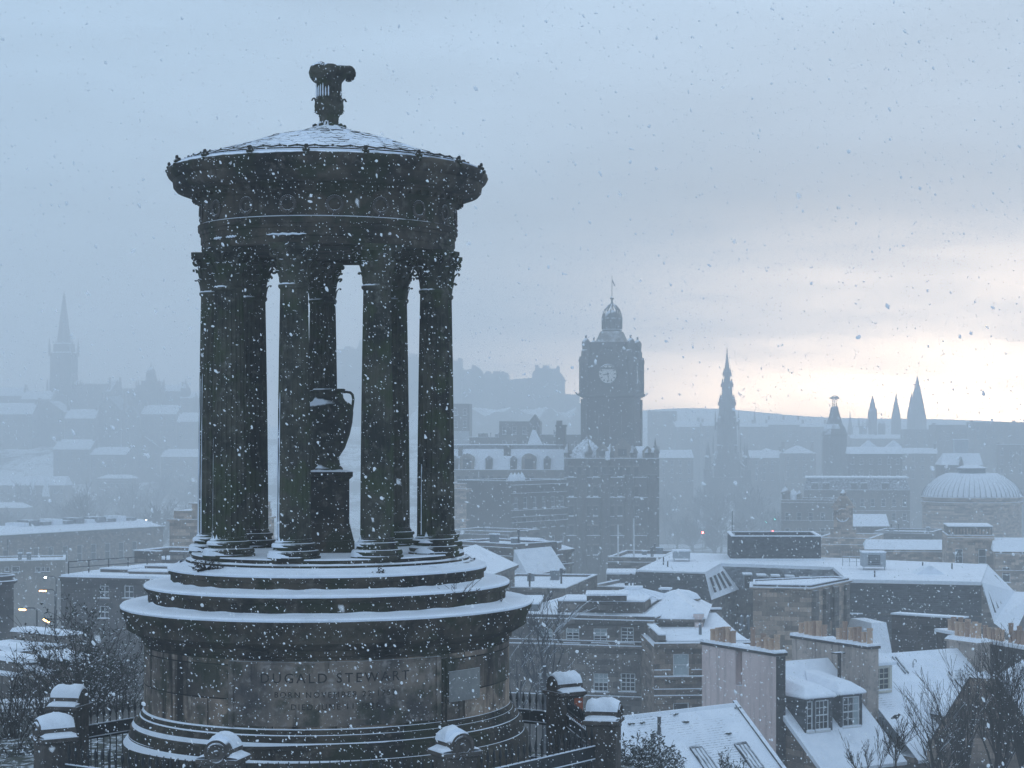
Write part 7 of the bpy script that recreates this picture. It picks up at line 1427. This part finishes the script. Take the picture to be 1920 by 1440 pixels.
# traffic lights down the street on the right
def signal(px, py, Y, lab, mat, slot, r=.40):
    Y = D(Y); p = P(px, py, Y); th = thing('traffic_light', lab, 'traffic light', (p.x, p.y, -4), 'traffic lights in the street by the gardens'); z0 = p.z - slot * .42
    m = MB(); m.tube([(p.x, p.y + .15, -5), (p.x, p.y + .15, z0 - .2)], .08, 6); m.build('post', M_IRON, th)
    m = MB(); m.box(p.x - .24, p.x + .24, p.y, p.y + .3, z0 - .25, z0 + 1.1); m.build('housing', M_IRON, th)
    for i in range(3):
        m = MB(Matrix.Translation((p.x, p.y - .02, z0 + i * .42)) @ Matrix.Rotation(R(90), 4, 'X')); rr = r if i == slot else .14; m.lathe([(rr, 0), (rr * .85, .1), (.01, .15)], (0, 0), 14); m.build('lens', mat if i == slot else M_IRON, th)
signal(1451, 973, 500, 'traffic light showing green, the higher of two beside the gardens', M_GRN, 0); signal(1437.5, 979.5, 520, 'traffic light showing green, the lower and smaller of two beside the gardens', M_GRN, 0, .30)
signal(1317.5, 998.5, 480, 'traffic light showing red, farther left, beyond the flat office roof', M_RDL, 2, .30); signal(1448.5, 997, 430, 'traffic light showing red just above the dark plant screen', M_RDL, 2, .32)
m = MB(); p = P(1373, 1020, 300); m.tube([(p.x, p.y, 8), (p.x, p.y, Z(958, 300))], [.15, .07], 6); o = m.build('lamp_post', M_IRON, origin=(p.x, p.y, 8)); tag(o, 'tall thin dark post rising at the left end of the plant screen', 'post')
# ------------------------------------------------------------------ land
def hfun(x, y):
    d = math.hypot(x + 5, y - 32); azr = x / max(y, 5.0)
    side = min(1, max(0, (-.13 - azr) / .06)) if y > 0 else 0
    fall = (.34 * (1 - side) + .085 * side)
    lo = 8.0 - 13 * min(1, max(0, (y - 240) / 420))
    h = PZ0 - .02 - max(0, d - 6.4) * (fall + .22 * (1 - side) * (y > 25))
    if side > 0 and d > 58: h -= (d - 58) * .28 * side
    if y < 25: h = max(h, 33.8)
    h = max(h, lo + (3.5 if 60 < y < 260 else 0) * max(0, 1 - abs(y - 150) / 110))
    rid = math.exp(-((y - 1110) / 150) ** 2) * 40 * min(1, max(0, (-40 - x) / 60))         # old town ridge
    h = max(h, lo + rid)
    return h
def grid(name, x0, x1, nx, y0, y1, ny, fn, mat, kind='structure', z0=0):
    m = MB(); m.smooth = True; xs = [x0 + (x1 - x0) * i / nx for i in range(nx + 1)]; ys = [y0 + (y1 - y0) * (j / ny) for j in range(ny + 1)]
    ids = [[m.vert((x, y, fn(x, y))) for x in xs] for y in ys]
    for j in range(ny):
        for i in range(nx): m.face((ids[j][i], ids[j][i + 1], ids[j + 1][i + 1], ids[j + 1][i]))
    o = m.build(name, mat); tag(o, kind=kind); return o
t = NT('snowy_ground'); n1 = t.noise(.35, 6, .65); n2 = t.noise(2.5, 5, .65)
n3 = t.noise(.035, 6, .7); c = t.mix(t.ramp(t.math('MULTIPLY_ADD', n2, .5, n1), .80, .95), (.79, .84, .91), (.10, .10, .085)); c = t.mix(t.ramp(t.math('MULTIPLY_ADD', n1, .35, n3), .62, .74), c, (.07, .072, .07)); M_GROUND = t.finish(c, .85, n2, .06, .6)
m = MB(); m.smooth = True
xs = sorted(set([-2600, -1500, -900, -600] + [-420 + 12 * i for i in range(71)] + [600, 900, 1500, 2600])); ys = [-300, -120, -40] + [-10 + 3 * i for i in range(55)] + [160 + 12 * i for i in range(90)] + [1300, 1600, 2100, 3000, 4500]
rnd = random.Random(3)
ids = [[m.vert((x, y, hfun(x, y) + rnd.uniform(-.06, .06) * (1 if y < 200 else 0))) for x in xs] for y in ys]
for j in range(len(ys) - 1):
    for i in range(len(xs) - 1): m.face((ids[j][i], ids[j][i + 1], ids[j + 1][i + 1], ids[j + 1][i]))
tag(m.build('ground', M_GROUND), kind='structure')
t = NT('frosty_grass'); n1 = t.noise(3.5, 6, .7); c = t.mix(t.ramp(n1, .50, .62), (.022, .027, .018), (.55, .60, .66)); M_GRASS = t.finish(c, .9, n1, .05, .8)
m = MB()
rg = [0, 2.5, 4, 5, 6.2, 8, 10, 12, 14]; gx = lambda r, i: -5 + min(r, 6.2 if not 16 < i < 44 else 99) * math.sin(R(6 * i)) + .002 * r; gy = lambda r, i: 32.95 - min(r, 6.2 if not 16 < i < 44 else 99) * math.cos(R(6 * i))
ids = [[m.vert((gx(r, i), gy(r, i), hfun(gx(r, i), gy(r, i)) + .10 + random.uniform(-.02, .02) - (.2 if r > 13 else 0))) for i in range(60)] for r in rg[1:]]
for A, B in zip(ids[:-1], ids[1:]):
    for i in range(60): m.face((A[i], B[i], B[(i + 1) % 60], A[(i + 1) % 60]))
tag(m.build('grass', M_GRASS), kind='structure')
# castle rock
def rock(x, y):
    u = (x - (930 - PX) * kc) / (95 * kc * 2.6); v = (y - (CY + 14)) / 46; r2 = abs(u) ** 2.6 + abs(v) ** 2.4
    n = math.sin(x * .21 + 3 * math.sin(y * .11)) * 2.5 + math.sin(x * .53 + y * .37) * 1.3
    return max(-8, -5 + (Z(772, CY) + 5) * min(1.0, max(0, 1.45 * (1 - r2))) + n * (1 if 0 < r2 < 1 else 0) * .8) if r2 < 1.05 else -8
grid('castle_rock', (600 - PX) * kc - 25, (1160 - PX) * kc + 10, 60, CY - 60, CY + 80, 36, rock, M_ROCK)
# far hills under broken snow
t = NT('far_hill_fields'); n1 = t.noise(.011, 5, .6, stretch=(1, .25, 2.5)); c = t.mix(t.ramp(n1, .33, .43), (.03, .033, .035), (.82, .86, .92)); M_HILL = t.finish(c, .9)
def hills(x, y):
    a = x / 1240 ; e = 0
    s = math.exp(-((y - 1330) / 75) ** 2)
    top = Z(792, 1330) + 4.5 * math.exp(-((x - 20) / 90) ** 2) + 3.5 * math.sin(x * .011 + 1) + 2 * math.sin(x * .031) + 3.2 * math.exp(-((x - 175) / 60) ** 2)
    s2 = math.exp(-((y - 1250) / 40) ** 2); t2 = Z(801, 1250) + 2.2 * math.sin(x * .02 + 2) + 1.5 * math.sin(x * .047)
    return max(-7, -7 + (top + 7) * s, -7 + (t2 + 7) * s2)
grid('hills', -900, 900, 150, 1100, 1480, 40, hills, M_HILL)
# ------------------------------------------------------------------ trees and shrubs
def bare_tree(name, label, base, h, spread, seed, mat, cat='tree', group=None, up=.55, levels=4, r0=None, nb=5, stems=1, lean=(0, 0), minr=.006, clear=.25):
    rnd = random.Random(seed); th = thing(name, label, cat, base, group); tr, cr = MB(), MB(); r0 = r0 or h * .022
    def grow(p, d, L, r, lev):
        seg = 4 if lev < 2 else 3; pts = [p.copy()]; rs = [r]
        for i in range(seg):
            d = (d + Vector((rnd.uniform(-1, 1), rnd.uniform(-1, 1), rnd.uniform(-.3, 1) * up)) * .16).normalized(); p = p + d * (L / seg); pts.append(p.copy()); rs.append(max(minr, r * (1 - .55 * (i + 1) / seg)))
        (tr if lev == 0 else cr).tube(pts, rs, 7 if lev == 0 else (5 if lev == 1 else 3), caps=lev < 2)
        if lev >= levels: return
        n = nb + rnd.randint(-1, 1) + (1 if lev == 0 else 0)
        for k in range(n):
            u = rnd.uniform(clear if lev == 0 else .15, 1.0); i = min(seg - 1, int(u * seg)); q = pts[i].lerp(pts[i + 1], u * seg - i); ax = (pts[i + 1] - pts[i]).normalized()
            sd = Vector((rnd.uniform(-1, 1), rnd.uniform(-1, 1), rnd.uniform(-.1, .6))).normalized(); nd = (ax * (.75 + up * .5) + sd * spread).normalized()
            grow(q, nd, L * rnd.uniform(.42, .72), max(minr, rs[i] * .45), lev + 1)
    for s in range(stems):
        o = Vector((rnd.uniform(-.12, .12), rnd.uniform(-.12, .12), 0)) * (h * .12 if stems > 1 else 0)
        d = Vector((rnd.uniform(-.35, .35) * (stems > 1) + lean[0], rnd.uniform(-.25, .25) * (stems > 1) + lean[1], 1)).normalized()
        grow(Vector(base) + o, d, h * rnd.uniform(.45, .62), r0 * rnd.uniform(.7, 1), 0)
    tr.build('trunk', mat, th); cr.build('crown', mat, th); return th
gp = 'bare trees on the slope in front of the houses'
def on(px, py, Y): p = P(px, py, Y); return p
bare_tree('bare_tree', 'dense bare dark tree at the lower right corner, in front of the dark gable', P(1868, 1500, 72), 6.1, .55, 11, M_BRANCH, group=gp, up=.9, stems=4, levels=3, nb=5, minr=.006)
bare_tree('bare_tree', 'bare dark tree leaning at the right edge beside the dense one', P(1930, 1490, 70), 5.6, .55, 12, M_BRANCH, group=gp, up=.9, stems=3, levels=3, nb=6, minr=.006)
bare_tree('bare_tree', 'loose bare dark tree left of the dense one, long thin stems before the slated roof', P(1806, 1520, 71), 5.6, .5, 13, M_BRANCH, group=gp, up=.95, stems=4, levels=3, nb=5, lean=(-.08, 0), minr=.006)
bare_tree('bare_tree', 'small bare tree with a black bird on its tip, before the snowy roof', P(1676, 1478, 66), 2.75, .62, 14, M_TWIG, group=gp, up=.8, levels=3, nb=6, minr=.006, r0=.05)
bare_tree('bare_tree', 'small thin bare sapling left of the tree with the bird', P(1646, 1478, 66), 2.3, .5, 15, M_TWIG, group=gp, up=.9, levels=3, nb=4, minr=.006, lean=(-.1, 0), r0=.035)
bare_tree('bare_tree', 'thin bare saplings standing left of the two small trees at the bottom edge', P(1625, 1490, 66), 2.2, .5, 16, M_TWIG, group=gp, up=.9, levels=3, nb=4, minr=.006, lean=(-.25, 0), r0=.03, stems=2)
bare_tree('bare_tree', 'low spreading bare tree between the bird tree and the dark gable', P(1752, 1500, 68), 3.9, .75, 17, M_BRANCH, group=gp, up=.7, levels=3, nb=5, minr=.006, stems=3)
bp = P(1680, 1349, 66); b = thing('black_bird', 'small black bird perched on the tip of the bare tree', 'bird', bp)
m = MB(); m.smooth = True
m.ball((bp.x, bp.y, bp.z + .09), .075, 10, 7, (1.35, .9, .95)); m.ball((bp.x + .095, bp.y, bp.z + .155), .045, 9, 6)
m.tube([(bp.x - .06, bp.y, bp.z + .08), (bp.x - .13, bp.y, bp.z + .04), (bp.x - .21, bp.y, bp.z + .0)], [.05, .035, .018], 6); m.tube([(bp.x + .06, bp.y, bp.z + .11), (bp.x + .1, bp.y, bp.z + .15)], [.055, .04], 7); m.tube([(bp.x + .13, bp.y, bp.z + .155), (bp.x + .185, bp.y, bp.z + .145)], [.016, .003], 5)
for s in (-.02, .02): m.tube([(bp.x + .01, bp.y + s, bp.z + .03), (bp.x + .02, bp.y + s, bp.z - .03)], .006, 4)
m.build('body', M_BIRD, b)
bare_tree('frosted_tree', 'pale frost-covered bare tree standing right behind the monument', P(1018, 1425, 62), 6.4, .75, 21, M_BARKL, up=.35, levels=4, nb=4, minr=.008, clear=.35)
bare_tree('frosted_tree', 'thin frosted bare tree close to the right side of the monument drum', P(972, 1430, 58), 5.0, .6, 22, M_BARKL, up=.6, levels=3, nb=4, minr=.007)
# shrubs at the left
def shrub(name, label, base, h, w, seed, mat, n=60, leaf=.5, lsz=.05, cat='shrub', group=None, up=1.0):
    rnd = random.Random(seed); th = thing(name, label, cat, base, group); st, lf = MB(), MB(); B = Vector(base)
    for i in range(n):
        a = rnd.uniform(0, 6.28); s_ = rnd.uniform(0, 1) ** .6; d = Vector((math.cos(a) * s_ * w / h, math.sin(a) * s_ * w / h, up * rnd.uniform(.7, 1.1))).normalized(); p = B + Vector((rnd.uniform(-.1, .1) * w, rnd.uniform(-.1, .1) * w, 0)); L = h * rnd.uniform(.55, 1.12); pts = [p.copy()]
        for q in range(5):
            d = (d + Vector((rnd.uniform(-.25, .25), rnd.uniform(-.25, .25), rnd.uniform(-.12, .14)))).normalized(); p = p + d * (L / 5); pts.append(p.copy())
            if q > 0:
                for _ in range(3):
                    sd = (d + Vector((rnd.uniform(-1, 1), rnd.uniform(-1, 1), rnd.uniform(-.4, .6)))).normalized(); e = p + sd * L * rnd.uniform(.08, .26); st.tube([p, p.lerp(e, .5) + Vector((0, 0, .02)), e], [.007, .006, .004], 3, caps=False)
                    if rnd.random() < leaf:
                        for _ in range(7):
                            c = p.lerp(e, rnd.uniform(.2, 1.1)) + Vector((rnd.uniform(-1, 1), rnd.uniform(-1, 1), rnd.uniform(-1, 1))) * .05; t1 = Vector((rnd.uniform(-1, 1), rnd.uniform(-1, 1), rnd.uniform(-.5, .9))).normalized(); t2 = t1.cross(Vector((rnd.uniform(-1, 1), rnd.uniform(-1, 1), rnd.uniform(-1, 1)))).normalized(); z = lsz * rnd.uniform(.6, 1.3)
                            lf.poly((c, c + t1 * z + t2 * z * .35, c + t1 * z * 2, c + t1 * z - t2 * z * .35))
        st.tube(pts, [.018, .016, .013, .010, .008, .005], 4, caps=False)
    st.build('stems', M_TWIG, th)
    if leaf: lf.build('foliage', mat, th)
    return th
gs_ = 'shrubs on the slope at the left'
shrub('dark_shrub', 'large dark half-evergreen shrub behind the left fence piers', P(158, 1360, 52), 2.7, 1.9, 31, M_LEAF, 70, .55, .05, group=gs_)
shrub('dark_shrub', 'dark shrub with drooping twigs between the large shrub and the drum', P(225, 1390, 54), 2.3, 1.3, 32, M_LEAF, 40, .35, .045, group=gs_)
shrub('bare_shrub', 'tangled bare shrub at the left edge with snow showing through its stems', P(26, 1420, 44), 2.0, 1.3, 33, M_LEAF, 36, .12, .04, group=gs_)
shrub('bare_shrub', 'bare upright shrub between the left edge shrub and the piers', P(86, 1400, 46), 1.7, .9, 34, M_LEAF, 26, .08, .04, group=gs_)
shrub('frosted_shrub', 'low frosted grey-green bush in front of the slated roof, right of the corner pier', P(1185, 1500, 45), 1.25, .75, 35, M_GREYLEAF, 46, .8, .055)
shrub('frosted_shrub', 'taller frosted bush spreading right of the corner pier below the vent pipes', P(1228, 1500, 47), 1.25, .7, 36, M_GREYLEAF, 40, .7, .055)
shrub('twiggy_shrub', 'small twiggy shrub tip at the bottom edge between the skylights', P(1362, 1480, 56), .95, .4, 37, M_GREYLEAF, 14, .3, .05)
shrub('twiggy_shrub', 'small shrub tip at the bottom edge right of the twiggy one', P(1385, 1480, 56), .75, .25, 38, M_GREYLEAF, 9, .3, .05)
shrub('frosted_shrub', 'pale frosted grass and stems low at the left edge behind the railing', P(30, 1500, 38), 1.2, 1.0, 39, M_GREYLEAF, 60, .25, .05)
# low snow-topped terrace walls on the left slope
for i, (x0, x1, y, Yd, lab) in enumerate(((-40, 44, 1232, 74, 'low stone terrace wall with thick snow on top at the left edge, lowest step'), (-40, 30, 1212, 80, 'low snow-topped terrace wall at the left edge, upper step'), (20, 118, 1184, 92, 'broken snow-topped wall below the street lamps'), (70, 108, 1228, 72, 'short snow-topped wall left of the dark shrub'))):
    f = Facade(x0, Yd, x1, Yd - 2); zt = f.at(x0, y)[1]; m = f.mb(); m.box(0, f.W, 0, 1.1, zt - 2.2, zt); m.box(-.0, f.W, -.5, -.01, zt - 2.2, zt - .45); m.cur = 1; m.hull([(-.03, -.04, zt + .001), (f.W + .03, -.04, zt + .001), (f.W + .03, 1.2, zt + .001), (-.03, 1.2, zt + .001)], [(.05, .06, zt + .17), (f.W - .05, .06, zt + .13), (f.W - .05, 1.1, zt + .13), (.05, 1.1, zt + .17)]); m.box(0, f.W, -.5, -.02, zt - .449, zt - .36)
    o = m.build('terrace_wall', [M_GREY, M_SNOW], origin=f.w(f.W / 2, 0, zt - 2.2)); tag(o, lab, 'wall', 'low terrace walls on the left slope')
# bare trees in the street gardens far off
gg = 'bare trees in the gardens around the gothic spire'
for i, (px, Y, h, lab) in enumerate(((1252, 560, 17, 'hazy bare tree right of the hotel corner'), (1288, 575, 15, 'hazy bare tree between the hotel and the gothic spire, above the red light'), (1322, 540, 16, 'hazy bare tree at the left foot of the gothic spire'), (1352, 525, 15, 'hazy bare tree in front of the gothic spire base'), (1398, 530, 17, 'hazy bare tree at the right foot of the gothic spire'), (1428, 520, 14, 'hazy bare tree left of the green traffic lights'), (1300, 500, 12, 'nearer hazy bare tree over the red traffic light'), (1466, 470, 13, 'hazy bare tree right of the green traffic lights'), (1270, 520, 15, 'hazy bare tree just left of the red traffic light, beyond the flat roof'), (1340, 490, 13, 'hazy bare tree just right of the red traffic light'), (1384, 480, 13, 'hazy bare tree behind the left end of the plant screen'), (1410, 560, 17, 'hazy bare tree far behind the green traffic lights, right of the spire foot'), (1490, 540, 15, 'hazy bare tree left of the domed corner turrets'))):
    Y = D(Y); x = (px - PX) * Y / F; bare_tree('garden_tree', lab, (x, Y, hfun(x, Y)), h * 1.35, .85, 50 + i, M_BARK, group=gg, up=.4, levels=3, nb=9, minr=.085, r0=.5)
gl = 'bare trees in the valley on the left'
for i, (px, Y, h, lab) in enumerate(((22, 470, 16, 'hazy bare tree at the far left of the valley, above the white sheds'), (140, 480, 17, 'hazy bare tree right of the gabled shed bays'), (168, 430, 15, 'hazy bare tree between the gabled shed and the pavilion shed'), (262, 470, 18, 'hazy bare tree right of the pavilion shed'), (298, 430, 16, 'hazy bare tree in the valley, second from the columns'), (340, 450, 18, 'hazy bare tree in the valley beside the left columns'), (210, 400, 13, 'hazy bare tree below the pavilion shed'), (96, 400, 13, 'hazy bare tree below the gabled shed bays'))):
    Y = D(Y); x = (px - PX) * Y / F; bare_tree('valley_tree', lab, (x, Y, hfun(x, Y)), h * 1.3, .85, 80 + i, M_BARK, group=gl, up=.4, levels=3, nb=9, minr=.09, r0=.5)
for i in range(22):
    px = 6 + 17 * i + (i * 37) % 11; Y = D(520 + (i * 53) % 130); x = (px - PX) * Y / F; bare_tree('slope_tree', 'faint bare tree on the misty slope below the old town ridge', (x, Y, hfun(x, Y)), 17 + (i * 29) % 9, .85, 120 + i, M_BARK, group='faint bare trees on the misty slope', up=.4, levels=3, nb=7, minr=.10, r0=.5)
# ------------------------------------------------------------------ falling snow: irregular flakes through the air in front
rs = np.random.RandomState(5)
def flakes(N, y0, y1, pw, s0, s1, seed):
    rs = np.random.RandomState(seed)
    Y = (rs.rand(N) * (y1 ** pw - y0 ** pw) + y0 ** pw) ** (1 / pw)
    px = rs.uniform(-80, 2000, N); py = rs.uniform(-80, 1520, N)
    c = np.stack([(px - PX) * Y / F, Y, ZC + (HY - py) * Y / F], 1)
    s = s0 * np.exp(rs.randn(N) * s1)
    return c, s
ico = np.array([(0, 0, 1), (.894, 0, .447), (.276, .851, .447), (-.724, .526, .447), (-.724, -.526, .447), (.276, -.851, .447), (.724, .526, -.447), (-.276, .851, -.447), (-.894, 0, -.447), (-.276, -.851, -.447), (.724, -.526, -.447), (0, 0, -1)])
icf = np.array([(0, 1, 2), (0, 2, 3), (0, 3, 4), (0, 4, 5), (0, 5, 1), (1, 6, 2), (2, 6, 7), (2, 7, 3), (3, 7, 8), (3, 8, 4), (4, 8, 9), (4, 9, 5), (5, 9, 10), (5, 10, 1), (1, 10, 6), (11, 7, 6), (11, 8, 7), (11, 9, 8), (11, 10, 9), (11, 6, 10)])
def flake_mesh(c, s, rs):
    N = len(c); j = 1 + rs.uniform(-.38, .38, (N, 12, 1)); v = ico[None] * j
    sc = np.stack([rs.uniform(.6, 1.1, N), rs.uniform(.4, 1.0, N), rs.uniform(.8, 1.7, N)], 1); v = v * sc[:, None, :]
    th = rs.normal(.55, .45, N); ct, st = np.cos(th), np.sin(th); x = v[:, :, 0] * ct[:, None] - v[:, :, 2] * st[:, None]; z = v[:, :, 0] * st[:, None] + v[:, :, 2] * ct[:, None]; v = np.stack([x, v[:, :, 1], z], 2)
    v = v * s[:, None, None] + c[:, None, :]
    f = icf[None] + (np.arange(N) * 12)[:, None, None]
    return v.reshape(-1, 3), f.reshape(-1, 3)
sets = [flakes(36000, 9, 28.3, 1.6, .0033, .40, 1), flakes(260, 3.5, 9, 1.6, .0028, .3, 2), flakes(6000, 34, 70, 2.0, .009, .3, 4)]
c = np.concatenate([a for a, b in sets]); s = np.concatenate([b for a, b in sets]); V, Fc = flake_mesh(c, s, rs)
me = bpy.data.meshes.new('falling_snow'); me.vertices.add(len(V)); me.vertices.foreach_set('co', V.astype(np.float32).ravel()); me.loops.add(Fc.size); me.loops.foreach_set('vertex_index', Fc.ravel().astype(np.int32)); me.polygons.add(len(Fc)); me.polygons.foreach_set('loop_start', np.arange(0, Fc.size, 3, dtype=np.int32)); me.polygons.foreach_set('loop_total', np.full(len(Fc), 3, dtype=np.int32)); me.update(calc_edges=True)
me.polygons.foreach_set('use_smooth', np.ones(len(Fc), dtype=bool))
t = NT('snowflake'); d1 = t.n('ShaderNodeBsdfDiffuse'); d1.inputs[0].default_value = (.95, .97, .99, 1); d2 = t.n('ShaderNodeBsdfTranslucent'); d2.inputs[0].default_value = (.95, .97, .99, 1); mxs = t.n('ShaderNodeMixShader'); mxs.inputs[0].default_value = .45; t.l(d1.outputs[0], mxs.inputs[1]); t.l(d2.outputs[0], mxs.inputs[2]); tr_ = t.n('ShaderNodeBsdfTransparent'); mx2 = t.n('ShaderNodeMixShader'); mx2.inputs[0].default_value = .20; t.l(mxs.outputs[0], mx2.inputs[1]); t.l(tr_.outputs[0], mx2.inputs[2]); t.l(mx2.outputs[0], t.out.inputs[0]); me.materials.append(t.m)
fo = bpy.data.objects.new('falling_snow', me); COL.objects.link(fo); tag(fo, kind='stuff')

# the nearest flakes: loose fluffy clumps, built as nested open shells
rnd = random.Random(9); V2, F2 = [], []
bm = bmesh.new(); bmesh.ops.create_icosphere(bm, subdivisions=2, radius=1); bm.verts.ensure_lookup_table(); iv = [v.co.copy() for v in bm.verts]; ifc = [[v.index for v in f.verts] for f in bm.faces]; bm.free()
for i in range(60):
    Y = 3 + 5 * rnd.random(); p = P(rnd.uniform(0, 1920), rnd.uniform(60, 1440), Y); s0 = .0042 * math.exp(rnd.gauss(0, .35)); q = [rnd.uniform(0, 6) for _ in range(3)]; st = rnd.uniform(1, 1.7); th = rnd.gauss(.5, .4)
    for sc in (1, .78, .55, .34):
        b0 = len(V2)
        for v in iv:
            k = s0 * sc * (1 + .22 * math.sin(v.x * 3 + q[0]) + .18 * math.sin(v.z * 4 + q[1]) + .12 * math.sin(v.y * 5 + q[2])); x, z = v.x, v.z * st
            V2.append(tuple(p + Vector((x * math.cos(th) - z * math.sin(th), v.y, x * math.sin(th) + z * math.cos(th))) * k))
        F2 += [[b0 + a for a in f] for f in ifc]
me = bpy.data.meshes.new('near_snow'); me.from_pydata(V2, [], F2); me.polygons.foreach_set('use_smooth', [True] * len(F2)); me.update()
t = NT('fluffy_snowflake'); d1 = t.n('ShaderNodeBsdfDiffuse'); d1.inputs[0].default_value = (.95, .97, .99, 1); d2 = t.n('ShaderNodeBsdfTranslucent'); d2.inputs[0].default_value = (.95, .97, .99, 1); m1 = t.n('ShaderNodeMixShader'); m1.inputs[0].default_value = .45; t.l(d1.outputs[0], m1.inputs[1]); t.l(d2.outputs[0], m1.inputs[2]); tr_ = t.n('ShaderNodeBsdfTransparent'); m2 = t.n('ShaderNodeMixShader'); m2.inputs[0].default_value = .86; t.l(m1.outputs[0], m2.inputs[1]); t.l(tr_.outputs[0], m2.inputs[2]); t.l(m2.outputs[0], t.out.inputs[0]); me.materials.append(t.m)
fo = bpy.data.objects.new('near_snow', me); COL.objects.link(fo); tag(fo, kind='stuff')
# ------------------------------------------------------------------ the snow-laden air
hz = MB(); hz.box(-1000, 1000, -30, HAZE_END, -9, 124); hzo = hz.build('haze', [], origin=(0, 500, -9)); tag(hzo, kind='stuff')
t = NT('snowy_air'); pv = t.n('ShaderNodeVolumePrincipled'); pv.inputs['Color'].default_value = HAZE_COL + (1,); pv.inputs['Density'].default_value = HAZE_D; pv.inputs['Anisotropy'].default_value = HAZE_G
t.l(pv.outputs[0], t.out.inputs['Volume']); hzo.data.materials.append(t.m)
for o in bpy.data.objects:
    if '_w' in o.keys(): del o['_w']
